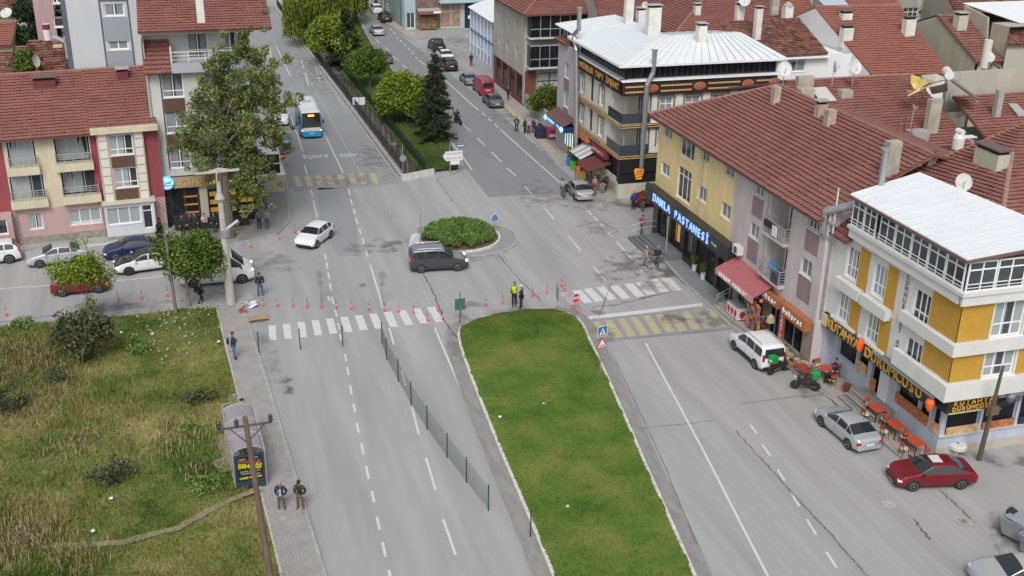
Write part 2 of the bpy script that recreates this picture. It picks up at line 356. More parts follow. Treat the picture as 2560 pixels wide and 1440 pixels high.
blob(1240, 590, 1290, 640, sg_); blob(1430, 545, 1560, 600, sg_); blob(1520, 590, 1760, 690, sg_); blob(1500, 610, 1640, 730, sd_); blob(1600, 640, 1740, 720, sm_); blob(1640, 660, 1720, 712, sd_)
blob(1470, 770, 1530, 790, sd_); blob(1700, 768, 1850, 835, sd_); blob(1560, 690, 1700, 740, sg_); blob(1460, 660, 1560, 720, sg_); blob(1640, 770, 1720, 820, sm_)
blob(1120, 790, 1160, 960, sg_); blob(1470, 790, 1540, 900, sg_); blob(1130, 765, 1420, 800, sg_); blob(1110, 752, 1240, 772, sd_)
blob(1390, 480, 1560, 545, sg_); blob(1280, 430, 1420, 560, sg_); blob(1320, 330, 1460, 450, sg_); blob(1500, 490, 1600, 530, sd_);
blob(2470, 1240, 2620, 1440, sm_); blob(2380, 1290, 2440, 1325, sd_); blob(2500, 1130, 2640, 1180, sd_); blob(1990, 960, 2080, 1010, sd_); blob(2150, 1060, 2260, 1140, sd_); blob(2380, 1120, 2560, 1170, sd_)
blob(0, 600, 240, 660, sg_); blob(250, 600, 700, 640, sg_); blob(60, 750, 560, 800, sg_); blob(120, 755, 380, 785, sd_); blob(560, 620, 800, 700, sg_); blob(730, 60, 860, 330, sg_)
blob(690, 150, 740, 170, sd_); blob(780, 180, 830, 205, sg_); blob(860, 330, 1000, 470, sg_); blob(700, 430, 1010, 480, sg_); blob(690, 405, 745, 420, sd_);
blob(1000, 100, 1200, 180, sg_); blob(1040, 80, 1240, 125, sg_); blob(1180, 250, 1400, 340, sg_)
crk = thing('pavement_cracks', None, None, kind='structure'); crm = P('crack', (.05, .048, .045), .95)
def crack(pts, w=.05, n=12):
    rr = random.Random(len(pts)*17+int(pts[0][0])); q = []
    for a, b in zip(pts, pts[1:]):
        a, b = at(*a), at(*b); d = (b-a).normalized(); nn = Vector((-d.y, d.x, 0))
        for k in range(n): q.append((a+(b-a)*k/n+nn*rr.uniform(-1, 1)*w*1.6, nn, w*rr.uniform(.3, 1)))
    mb = MB()
    for (a, n1, w1), (b, n2, w2) in zip(q, q[1:]): mb.poly([(*(a-n1*w1)[:2], .0128), (*(b-n2*w2)[:2], .0128), (*(b+n2*w2)[:2], .0128), (*(a+n1*w1)[:2], .0128)])
    o = mb.build('crack', crm, crk)
crack([(1060, 685), (1085, 735), (1110, 800), (1145, 850)], .05); crack([(1245, 635), (1290, 690), (1360, 760)], .04); crack([(1092, 447), (1135, 510)], .04)
crack([(1840, 1078), (1960, 1210), (2010, 1265), (2080, 1340), (2170, 1440), (2230, 1500)], .034, 18); crack([(2350, 1226), (2400, 1272), (2440, 1310)], .04)
crack([(2283, 1298), (2310, 1330), (2328, 1352)], .06); crack([(1440, 568), (1500, 553), (1545, 578), (1520, 590)], .05); crack([(1528, 706), (1500, 790), (1480, 800)], .03)
crack([(1480, 768), (1540, 762), (1640, 738), (1665, 732)], .05); crack([(1600, 745), (1690, 728), (1665, 705)], .04); crack([(0, 805), (200, 782), (420, 764)], .04); crack([(1500, 850), (1640, 840), (1850, 820)], .04)
crack([(1850, 1010), (2000, 990), (2090, 985)], .025); crack([(1600, 1072), (1800, 1050)], .02); crack([(1530, 885), (1590, 1010), (1660, 1160), (1750, 1380)], .02); crack([(1600, 70), (1601, 71)], .01)
def manhole(x, y, r, dk=False):
    c = at(x, y); t = MB(); t.lathe((c.x, c.y, .0152), [(r, 0), (r, .012), (r*.86, .012)], 24)
    o = t.build('manhole_cover', kerbd if not dk else concrete); tag(o, None, None, kind=None); return o
o = manhole(2222, 1262, .38); tag(o, 'pale manhole ring in the road beside the dark red sedan', 'manhole cover', 'manhole covers in the tarmac')
o = manhole(2410, 1305, .45, True); tag(o, 'large concrete manhole cover with a cracked edge before the waste containers', 'manhole cover', 'manhole covers in the tarmac')
o = manhole(707, 1302, .2); tag(o, 'small rusty drain lid in the sidewalk ahead of the two walking men', 'manhole cover', 'manhole covers in the tarmac'); o.location.z = .12

# ------------------------------------------------------------------ kerbs: rows of separate stones
def kerb(pts, name='kerb', w=.16, h=.15, L=.95, mat=kerbm, px=True, gap=.03, z0=0, closed=False, alt=None):
    q = [at(*p) for p in pts] if px else [Vector((p[0], p[1], 0)) for p in pts]
    if closed: q.append(q[0])
    root = thing(name, None, None, q[0], kind='structure'); dist = [0]
    for a, b in zip(q, q[1:]): dist.append(dist[-1]+(b-a).length)
    def pos(d):
        for i in range(len(q)-1):
            if d <= dist[i+1] or i == len(q)-2: return q[i]+(q[i+1]-q[i])*((d-dist[i])/max(1e-6, dist[i+1]-dist[i]))
    n = max(1, int(dist[-1]/L)); me = MB().box(-.5, .5, -w/2, w/2, 0, h).mesh('kerb_stone', mat)
    me2 = MB().box(-.5, .5, -w/2, w/2, 0, h).mesh('kerb_stone', alt) if alt else me
    for i in range(n):
        a, b = pos(dist[-1]*i/n), pos(dist[-1]*(i+1)/n); d = b-a
        o = inst(me if i % 2 else me2, 'kerb_stone', root, ((a+b)/2-q[0])+Vector((0, 0, z0-random.random()*.015)), (random.uniform(-.02, .02), 0, math.atan2(d.y, d.x)+random.uniform(-.01, .01)), (max(.1, d.length-gap), 1, 1))
    return root
def flat(name, pts, h, mat, px=True, z0=-.02):
    q = [at(*p) for p in pts] if px else [Vector((*p, 0)) for p in pts]
    mb = MB().prism([p[:2] for p in q], z0, h);
    if sum(a.x*b.y-b.x*a.y for a, b in zip(q, q[1:]+q[:1])) < 0: mb.f = [f[::-1] for f in mb.f]
    o = mb.build(name, mat); o['kind'] = 'structure'; return o
# median in front: outline, lawn and kerb
medL = [(1240, 790), (1190, 802), (1155, 818), (1146, 835), (1152, 870), (1175, 935), (1212, 1030), (1255, 1135), (1300, 1240), (1345, 1345), (1385, 1445), (1430, 1560)]
medR = [(1380, 778), (1412, 783), (1440, 797), (1458, 815), (1470, 845), (1500, 905), (1535, 985), (1575, 1075), (1620, 1180), (1665, 1280), (1735, 1440), (1790, 1560)]
kerb([(1290, 783)]+medL, 'kerb', w=.17); kerb([(1290, 783), (1340, 779)]+medR, 'kerb', w=.17)
def gut(ps, w, sg, mat):
    A = [at(*p) for p in ps]; mb = MB()
    for i in range(len(A)-1):
        d0 = (A[min(i+1, len(A)-1)]-A[max(i-1, 0)]).normalized(); d1 = (A[min(i+2, len(A)-1)]-A[i]).normalized(); n0, n1 = Vector((-d0.y, d0.x, 0))*sg, Vector((-d1.y, d1.x, 0))*sg
        mb.poly([(*(A[i])[:2], .0118), (*(A[i+1])[:2], .0118), (*(A[i+1]+n1*w)[:2], .0118), (*(A[i]+n0*w)[:2], .0118)])
    o = mb.build('gutter', mat); o['kind'] = 'structure'
gm_ = P('gutter_silt', (.235, .225, .22), .9, var=.2, vs=1.2, aniso=(2, .5, 1))
gut(medL[1:], .95, -1, gm_); gut(medR, .9, 1, gm_)
def lawn(name, Lp, Rp, nr, nc, zf, mat):
    def pl(ps, t):
        k = t*(len(ps)-1); i = min(int(k), len(ps)-2); return ps[i]+(ps[i+1]-ps[i])*(k-i)
    A = [at(*p) for p in Lp]; Bq = [at(*p) for p in Rp]; V = []
    for i in range(nr+1):
        a, b = pl(A, i/nr), pl(Bq, i/nr)
        for j in range(nc+1):
            q = a+(b-a)*j/nc; V.append((q.x, q.y, zf(q.x, q.y, j/nc)))
    V = np.array(V); Fc = [(i*(nc+1)+j, (i+1)*(nc+1)+j, (i+1)*(nc+1)+j+1, i*(nc+1)+j+1) for i in range(nr) for j in range(nc)]
    me = npmesh(name, V, Fc, mat, True); o = bpy.data.objects.new(name, me); link(o); o['kind'] = 'structure'; return V.reshape(nr+1, nc+1, 3), o
def grassmat(name, stops, s1=.18, s2=1.3, dirt=None):
    m = P(name, stops[0], .9, spec=.15, bump=.5, bs=9); t = m.node_tree; N = t.nodes; L = t.links; b = N['Principled BSDF']
    g = N.new('ShaderNodeNewGeometry'); a = N.new('ShaderNodeTexNoise'); a.inputs['Scale'].default_value = s1; a.inputs['Detail'].default_value = 5; a.inputs['Roughness'].default_value = .6
    c = N.new('ShaderNodeTexNoise'); c.inputs['Scale'].default_value = s2; c.inputs['Detail'].default_value = 7
    mp = N.new('ShaderNodeMapping'); mp.inputs['Scale'].default_value = (1, 1, 0); L.new(g.outputs['Position'], mp.inputs[0])
    L.new(mp.outputs[0], a.inputs['Vector']); L.new(mp.outputs[0], c.inputs['Vector'])
    mx = N.new('ShaderNodeMath'); mx.operation = 'MULTIPLY_ADD'; mx.inputs[1].default_value = .4; L.new(c.outputs[0], mx.inputs[0])
    ms = N.new('ShaderNodeMath'); ms.operation = 'MULTIPLY_ADD'; ms.inputs[1].default_value = 1.5; ms.inputs[2].default_value = -.45; L.new(a.outputs[0], ms.inputs[0]); L.new(ms.outputs[0], mx.inputs[2])
    r = N.new('ShaderNodeValToRGB'); L.new(mx.outputs[0], r.inputs[0]); e = r.color_ramp.elements
    while len(e) < len(stops): e.new(.5)
    for i, cc in enumerate(stops): e[i].position = .12+.76*i/(len(stops)-1); e[i].color = (*cc, 1)
    v = N.new('ShaderNodeMapRange'); v.inputs[3].default_value = .72; v.inputs[4].default_value = 1.3; L.new(g.outputs['Random Per Island'], v.inputs[0])
    q = N.new('ShaderNodeMix'); q.data_type = 'RGBA'; q.blend_type = 'MULTIPLY'; q.inputs[0].default_value = 1; L.new(r.outputs[0], q.inputs[6]); L.new(v.outputs[0], q.inputs[7])
    L.new(q.outputs[2], b.inputs['Base Color']); return m
lawn_m = grassmat('lawn', [(.048, .095, .018), (.072, .13, .022), (.105, .16, .03), (.15, .18, .042), (.19, .165, .06)], .3, 2.2)
weed_m = grassmat('wild_grass', [(.05, .095, .018), (.09, .135, .028), (.165, .175, .052), (.25, .23, .09), (.33, .28, .14)], .16, .9)
strip_m = grassmat('strip_grass', [(.03, .06, .014), (.045, .085, .018), (.07, .10, .028), (.12, .10, .05)], .25, 1.6)
soil_m = P('dry_soil', (.22, .20, .12), .95, var=.3, vs=1.2, bump=.4)
def blades(name, V, n, h0, h1, w, mat, hf=None, label=None, cat=None, lean=.35):
    nr, nc, _ = V.shape; i = RNG.random(n)*(nr-1.001); j = RNG.random(n)*(nc-1.001)
    A = V[:-1, :-1]; ar = None
    i0 = i.astype(int); j0 = j.astype(int); fi = (i-i0)[:, None]; fj = (j-j0)[:, None]
    p = (V[i0, j0]*(1-fi)*(1-fj)+V[i0+1, j0]*fi*(1-fj)+V[i0, j0+1]*(1-fi)*fj+V[i0+1, j0+1]*fi*fj)
    h = RNG.uniform(h0, h1, n)
    if hf is not None: k = hf(p[:, 0], p[:, 1]); h = h*k; keep = h > .03; p, h = p[keep], h[keep]; n = len(h)
    a = RNG.random(n)*6.283; d = np.stack([np.cos(a), np.sin(a), np.zeros(n)], 1)*w/2*(1+h[:, None]*1.2); b = RNG.random(n)*6.283
    tip = np.stack([np.cos(b)*h*lean, np.sin(b)*h*lean, h], 1)
    Vv = np.stack([p-d, p+d, p+tip*.6+d*.7, p+tip], 1).reshape(-1, 3); Fc = (np.arange(n)*4)[:, None]+np.array([0, 1, 2, 3])
    me = npmesh(name, Vv, Fc, mat); o = bpy.data.objects.new(name, me); link(o); tag(o, label, cat, kind='stuff'); return o
V1, _ = lawn('lawn', [(1290, 785)]+medL, [(1340, 781)]+medR, 60, 24, lambda x, y, u: .13+.10*math.sin(math.pi*u)+.02*math.sin(x*3)*math.cos(y*2.3), lawn_m)
blades('grass', V1, 70000, .04, .10, .035, lawn_m, label='short mown green grass covering the long median', cat='grass')
# green strip beside the channel
V2, _ = lawn('lawn', [(1052, 436), (1004, 372), (940, 290), (860, 195), (790, 100), (745, 40), (720, 5), (700, -22)], [(1150, 424), (1122, 352), (1075, 285), (1010, 210), (945, 140), (905, 70), (880, 10), (862, -25)], 50, 16, lambda x, y, u: .12+.12*math.sin(math.pi*u), strip_m)
blades('grass', V2, 30000, .05, .16, .05, strip_m, label='rough green grass on the tree strip beside the stream channel', cat='grass')
kerb([(1092, 447), (1130, 437), (1158, 422), (1155, 408), (1122, 348), (1075, 282), (1010, 206), (945, 137), (905, 68)], 'kerb', w=.14, mat=kerbd)
# channel parapet, rails
kerb([(1005, 452), (1062, 441), (1084, 436)], 'kerb', w=.3, h=.6, L=1.4, mat=P('white_parapet', (.5, .5, .47), .9, var=.2, vs=2))
kerb([(19.0, 101.2), (18.2, 136), (16.3, 204)], 'kerb', w=.34, h=.32, L=1.15, px=False, mat=kerbd, gap=.2)
kerb([(18.55, 100.8), (17.8, 136), (15.9, 204)], 'kerb', w=.16, h=.14, L=1.6, px=False, mat=kerbd)
def rail(name, a, b, label, h=1.05, n=44, z0=.3, grp=None):
    t = thing(name, label, 'railing', a, group=grp); d = b-a; me = MB().box(-.04, .04, -.04, .04, 0, h).mesh('post', black)
    for i in range(n+1): inst(me, 'post', t, d*i/n+Vector((0, 0, z0)))
    for k in (.12, .5, h): MB().bar((0, 0, z0+k), d+Vector((0, 0, z0+k)), .07, .07).build('rail', black, t)
    mb = MB(); L = d.length; u = d/L; k = .15
    while k < L: q = u*k; mb.box(q.x-.012, q.x+.012, q.y-.012, q.y+.012, z0+.12, z0+h); k += .22
    o = mb.build('bars', black, t); o['kind'] = 'stuff'
rail('channel_railing', Vector((19.35, 101.4, 0)), Vector((16.8, 205, 0)), 'black steel railing along the road edge of the stream channel', n=48)
rail('channel_railing', Vector((21.5, 102, 0)), Vector((19.05, 205, 0)), 'black steel railing between the stream channel and the grass strip', n=48)
for i in (2, 9, 16, 24): q = lerp(WL[0], WL[1], (i+3)/40); MB().bar((q.x, q.y, -.3), (q.x+1.9, q.y+.2, -.3), .2, .2).build('channel_strut', conc_dark, chan)
# roundabout
RC = at(1148, 596); rc = Vector((RC.x, RC.y, 0)); RR = 3.35
circ = lambda r, n=40, a0=0, a1=2*math.pi: [(rc.x+r*math.cos(a0+(a1-a0)*i/n), rc.y+r*math.sin(a0+(a1-a0)*i/n)) for i in range(n)]
flat('traffic_island', [(x, y) for x, y in circ(RR, 36)], .12, P('island_soil', (.12, .09, .06), .95, var=.3, vs=2), px=False)
kerb(circ(RR, 40), 'kerb', w=.2, h=.2, L=.8, px=False, closed=True)
flat('island_apron', [(rc.x+.55+(RR+.75)*math.cos(i*.1745), rc.y-.15+(RR+.6)*math.sin(i*.1745)) for i in range(36)], .03, asphalt3, px=False)
kerb([(rc.x+.6+(RR+.85)*math.cos(R_(a)), rc.y-.2+(RR+.65)*math.sin(R_(a))) for a in range(-100, 60, 8)], 'kerb', w=.22, h=.07, L=.7, px=False, mat=kerbd)
# sidewalk along the empty lot: long rows of slabs
swL = [(541, 771), (570, 890), (612, 1060), (660, 1265), (708, 1460), (730, 1560)]; swR = [(607, 769), (640, 870), (690, 1030), (745, 1215), (812, 1440), (850, 1560)]
sidewalk = flat('sidewalk', swL+swR[::-1], .095, kerbd)
for r in range(11):
    u0, u1 = (r+.04)/11, (r+.96)/11
    A = [at(*p) for p in swL]; Bq = [at(*p) for p in swR]; mb = MB(); vs = []
    for k in range(26):
        f = k/26*(len(A)-1); f2 = (k+.96)/26*(len(A)-1)
        def pt(f, u):
            i = min(int(f), len(A)-2); a = A[i]+(A[i+1]-A[i])*(f-i); b = Bq[i]+(Bq[i+1]-Bq[i])*(f-i); return a+(b-a)*u
        q = [pt(f, u0), pt(f, u1), pt(f2, u1), pt(f2, u0)]; z = .12+random.uniform(-.006, .006)
        p0 = q[0]; MB().prism([(p-p0)[:2] for p in (q[3], q[2], q[1], q[0])], -.04, 0).build('paving_slab', pave, sidewalk, loc=(p0.x, p0.y, z))
kerb(swL, 'kerb', w=.12, h=.17, L=1.0, mat=P('yellowish_kerb', (.42, .40, .33), .9, var=.2, vs=2)); kerb(swR, 'kerb', w=.15, h=.13, L=1.0, mat=kerbd)
flat('pavement', [(545, 762), (600, 762), (640, 745), (612, 730), (560, 735), (480, 752), (440, 765), (420, 782), (541, 772)], .07, concrete)
flat('bus_stop_pad', [(590, 985), (555, 1000), (530, 1040), (528, 1085), (548, 1112), (590, 1130), (612, 1090)], .115, concrete)
# vacant lot
def wn(x, y, f=.35, o=0): return (math.sin(x*f+o)+math.sin(y*f*1.3+o*2)+math.sin((x+y)*f*.7+1.3+o)+math.sin((x-y)*f*1.9+o*.7)*.6)/3.6
V3, lot = lawn('vacant_lot', [(-420, 868), (-430, 1000), (-450, 1150), (-480, 1300), (-500, 1450), (-540, 1600)], [(540, 773), (569, 892), (610, 1062), (657, 1265), (704, 1440), (733, 1560)], 70, 90, lambda x, y, u: .05+(.22+.16*wn(x, y)+.05*wn(x, y, 1.7, 2))*min(1, (1-u)*12)*min(1, (77-y)*.5 if y < 77 else .1), weed_m)
def hz(x, y):
    v = (np.sin(x*.5)+np.sin(y*.62+1)+np.sin((x+y)*.33+2)+.7*np.sin(x*1.7-y*1.1)+.6*np.sin(y*2.3+x*.4))/4.3; return .6+1.1*np.clip(v+.15, 0, 1)
blades('grass', V3, 150000, .06, .30, .045, weed_m, hf=hz, label='patchy wild grass and dry weeds covering the vacant lot', cat='grass', lean=.5)
# bare paths and rubble in the lot
for pts, w_ in (([(90, 1380), (300, 1370), (450, 1330), (560, 1270), (650, 1235)], .24), ([(560, 1100), (590, 1160), (575, 1190), (555, 1160)], .6)):
    A = [at(*p) for p in pts]; V = []; n = 8*len(A)
    for k in range(n+1):
        f = k/n*(len(A)-1); i = min(int(f), len(A)-2); a = A[i]+(A[i+1]-A[i])*(f-i); d = (A[i+1]-A[i]).normalized(); nn = Vector((-d.y, d.x, 0))
        for u in (-1, 1): q = a+nn*u*w_*(.7+.4*random.random()); V.append((q.x, q.y, .05+(.24+.16*wn(q.x, q.y))+.06))
    me = npmesh('footpath', V, [(2*k, 2*k+1, 2*k+3, 2*k+2) for k in range(n)], soil_m); o = bpy.data.objects.new('footpath', me); link(o); o['kind'] = 'structure'
rub = MB(); rr = random.Random(5); RV = [at(*p) for p in ((380, 815), (430, 805), (460, 845), (395, 860))]
for k in range(90):
    if k < 110: q = RV[0]+(RV[1]-RV[0])*rr.gauss(.5, .9)+(RV[3]-RV[0])*rr.gauss(.4, .7)
    else: q = at(rr.uniform(0, 640), rr.uniform(840, 1440))
    if q.x > 1.8: continue
    s = rr.uniform(.02, .075)*(1 if k < 110 else .6); rub.obox((q.x, q.y, .34+s*.4), Vector((1, .3, .1))*s, Vector((-.2, .8, .1))*s, Vector((0, .1, .7))*s)
rb = rub.build('rubble', P('pale_stone', (.29, .27, .22), .9, var=.2, vs=5)); tag(rb, 'scattered pale stones and litter in the vacant lot', 'rubble', kind='stuff')
# right-hand sidewalks and platforms
flat('sidewalk', [(35.0, 103), (37.0, 103), (38.4, 125), (38.4, 146), (36.9, 146), (36.4, 125)], .12, pave, px=False)
flat('sidewalk', [(33.9, 169), (36.5, 171), (44.2, 173.5), (44.2, 178), (36, 178), (32.6, 215), (30, 260), (28.5, 260), (31, 205)], .12, pave, px=False)
kerb([(35.0, 103), (36.3, 125), (36.8, 146)], 'kerb', px=False, mat=kerbd); kerb([(44, 173.3), (36.5, 170.7), (34.2, 169), (31, 205), (29, 250)], 'kerb', px=False, mat=kerbd, L=1.6)
flat('tactile_path', [(35.6, 106), (36.3, 106), (37.2, 146), (36.5, 146)], .124, pavey, px=False, z0=.1); flat('tactile_path', [(34.4, 172), (35.4, 173), (31.5, 225), (30.9, 225)], .124, pavey, px=False, z0=.1)
flat('sidewalk', [(35.0, 80.0), (36.4, 81.5), (36.4, 62.6), (34.6, 62.6), (34.5, 71)], .13, P('grey_slate_paving', (.19, .2, .21), .8, var=.1, vs=2), px=False)
kerb([(35.2, 79.5), (34.6, 71), (34.5, 62)], 'kerb', px=False, mat=kerbd)
flat('sidewalk', [(34.7, 66.0), (36.3, 66.0), (36.3, 55.5), (37.7, 55.5), (37.7, 43.7), (36.0, 43.7), (35.9, 50), (35.4, 57)], .2, P('beige_slabs', (.33, .29, .25), .9, var=.12, vs=2), px=False)
kerb([(34.5, 62.5), (35.2, 57), (35.8, 50), (35.9, 43.6), (37.7, 43.6)], 'kerb', px=False, mat=kerbd, h=.2)
flat('sidewalk', [(-46, 85.8), (-20, 88.4), (-2, 90.1), (-2, 92), (-46, 88)], .12, concrete, px=False); kerb([(-46, 85.7), (-20, 88.3), (-8.6, 89.4), (-3, 89.7)], 'kerb', px=False, mat=kerbm)
flat('sidewalk', [(555, 617), (690, 588), (722, 555), (725, 545), (718, 470), (708, 420), (700, 380), (660, 380), (640, 420), (440, 540), (420, 600), (430, 625)], .13, P('corner_paving', (.24, .235, .235), .85, var=.1, vs=1.5), px=True)
kerb([(430, 626), (555, 617), (620, 605), (690, 588), (722, 556), (724, 545), (718, 470), (708, 420), (700, 380), (660, 250), (600, 60)], 'kerb', mat=kerbd)
# ------------------------------------------------------------------ building kit
tile_red = P('roof_tile_red', (.225, .10, .085), .85, var=.16, vs=.7, isl=.05, spec=.2)
tile_new = P('roof_tile_new', (.27, .11, .085), .85, var=.08, vs=.5, isl=.04, spec=.2)
tile_old = P('roof_tile_old', (.17, .07, .055), .9, var=.4, vs=1.3, isl=.35, spec=.15, col2=(.25, .13, .10))
ridge_m = P('ridge_tile', (.26, .13, .11), .85, var=.2, vs=2, isl=.1)
glass = P('window_glass', (.045, .055, .062), .08, spec=.8, var=.5, vs=.6)
glass_d = P('dark_tinted_glass', (.012, .013, .018), .12, spec=.45)
glass_t = P('clear_pane', (.04, .05, .055), .05, spec=.8, alpha=.3)
curt = P('net_curtain', (.30, .33, .34), .9, var=.12, vs=6, aniso=(6, 6, .3))
curt2 = P('grey_curtain', (.21, .235, .25), .9, var=.2, vs=6, aniso=(6, 6, .3))
zinc = P('galvanised_steel', (.42, .43, .45), .35, metal=.7, var=.15, vs=3)
metalroof = P('white_metal_roof', (.70, .73, .75), .45, var=.05, vs=.7)
soot = P('weathered_render', (.36, .33, .28), .9, var=.25, vs=1.5, bump=.2)
whiter = P('white_chimney_render', (.62, .61, .57), .9, var=.15, vs=1.5)
def plaster(name, col, var=.09): return P(name, col, .9, var=var*1.3, vs=1.1, streak=.25, bump=.12, bs=25, spec=.2)
def Vw(p): return Vector(p)
TILE = None
def tile_mesh(w, expo, mat):
    prof = [(0, .0), (.16, .02), (.36, .032), (.56, .02), (.74, .003), (1, .0)]; V = []; Fc = []
    for (yy, zz) in ((0, .095), (expo*1.04, .012)):
        for u, h in prof: V.append((u*w, yy, zz+h))
    for u, h in prof: V.append((u*w, .07, 0))
    n = len(prof)
    for i in range(n-1): Fc.append((i, i+1, n+i+1, n+i)); Fc.append((2*n+i, 2*n+i+1, i+1, i))
    return np.array(V), np.array(Fc)
def roof(b, pts, mat=None, eave=(0, 1), expo=.42, w=.34, parts=0, tiles=True, slabm=None, name='roof', th=.14, jit=1.0, rid=True):
    """one roof plane (world points, any convex polygon; eave = indices of the eave edge, left to right seen from outside) covered with courses of tiles"""
    org = b.location; pts = [Vector(p) for p in pts]; p0, p1 = pts[eave[0]], pts[eave[1]]
    nrm = Vector((0, 0, 0)); c = sum(pts, Vector())/len(pts)
    for a, q in zip(pts, pts[1:]+pts[:1]): nrm += (a-c).cross(q-c)
    nrm.normalize(); nrm = -nrm if nrm.z < 0 else nrm
    e = (p1-p0).normalized(); up = nrm.cross(e);
    if up.z < 0: up = -up
    if e.cross(up).dot(nrm) < 0: e = -e; p0 = p1
    slab = MB(); slab.ext([p-nrm*.02 for p in pts], -nrm*th); so_ = slab.build(name, slabm or mat or tile_red, b, org=org)
    if not tiles: return so_
    mat = mat or tile_red
    q2 = [((p-p0).dot(e), (p-p0).dot(up)) for p in pts]; v0, v1 = min(q[1] for q in q2), max(q[1] for q in q2)
    TV, TF = tile_mesh(1.0, expo, mat); T = []; S = []
    k = 0; v = v0-.06
    while v < v1-.1:
        vm = v+expo*.5; xs = []
        for (a, bb), (c2, d2) in zip(q2, q2[1:]+q2[:1]):
            if (bb-vm)*(d2-vm) < 0: xs.append(a+(c2-a)*(vm-bb)/(d2-bb))
        if len(xs) >= 2:
            ua, ub = min(xs), max(xs); n = max(1, round((ub-ua)/w)); ww = (ub-ua)/n
            for i in range(n):
                T.append((ua+i*ww, v, 0)); S.append(ww)
        v += expo
    if not T: return so_
    T = np.array(T, float); S = np.array(S); N = len(T)
    T[:, 1] += RNG.normal(0, .012*jit, N); T[:, 2] += np.abs(RNG.normal(0, .008*jit, N)); tl = RNG.normal(0, .012*jit, N)
    Bm = np.array([list(e), list(up), list(nrm)]).T; o0 = np.array(p0-org)
    if parts:
        W = (T@Bm.T)+np.array(p0); dist = np.linalg.norm(W-np.array(CAM), axis=1); vis = []
        idx = np.argsort(dist)[:parts]; mask = np.zeros(N, bool); mask[idx] = True
        tm = bpy.data.meshes.new('roof_tile'); tm.from_pydata((TV*[1, 1, 1]).tolist(), [], TF.tolist()); tm.materials.append(mat); tm.update()
        Rq = Matrix(Bm.tolist()).to_3x3()
        for i in np.nonzero(mask)[0]:
            o = inst(tm, 'roof_tile', so_, Vector((Bm@T[i]+o0).tolist()), (Rq@Matrix.Rotation(tl[i], 3, 'Z')).to_euler(), (S[i], 1, 1))
        T, S, tl = T[~mask], S[~mask], tl[~mask]; N = len(T)
    Rl = rotz(tl); Rl[:, :, 0] *= S[:, None]
    V, Fc = stamp(TV, TF, Rl, T); V = V@Bm.T+o0
    me = npmesh('roof_tiles', V, Fc, mat); o = bpy.data.objects.new('roof_tiles', me); link(o, so_); o['kind'] = 'stuff'
    return so_
def ridge(so_, b, p, q, w=.26, L=.42, mat=None):
    p, q = Vector(p), Vector(q); d = q-p; n = max(1, int(d.length/L)); u = d.normalized()
    mb = MB(); s = 6; r0, r1 = w*.5, w*.42
    for k in range(s):
        a0, a1 = math.pi*k/s, math.pi*(k+1)/s
        mb.poly([(0, r0*math.cos(a0), r0*math.sin(a0)), (0, r0*math.cos(a1), r0*math.sin(a1)), (1, r1*math.cos(a1), r1*math.sin(a1)), (1, r1*math.cos(a0), r1*math.sin(a0))][::-1])
        mb.poly([(0, 0, 0), (0, r0*math.cos(a0), r0*math.sin(a0)), (0, r0*math.cos(a1), r0*math.sin(a1))])
    me = mb.mesh('ridge_tile', mat or ridge_m); yaw = math.atan2(u.y, u.x); pit = -math.asin(u.z)
    for i in range(n): inst(me, 'ridge_tile', so_, p+d*i/n-b.location+Vector((0, 0, .05)), (0, pit, yaw+random.uniform(-.02, .02)), (d.length/n*1.08, 1, 1))
WM = {}
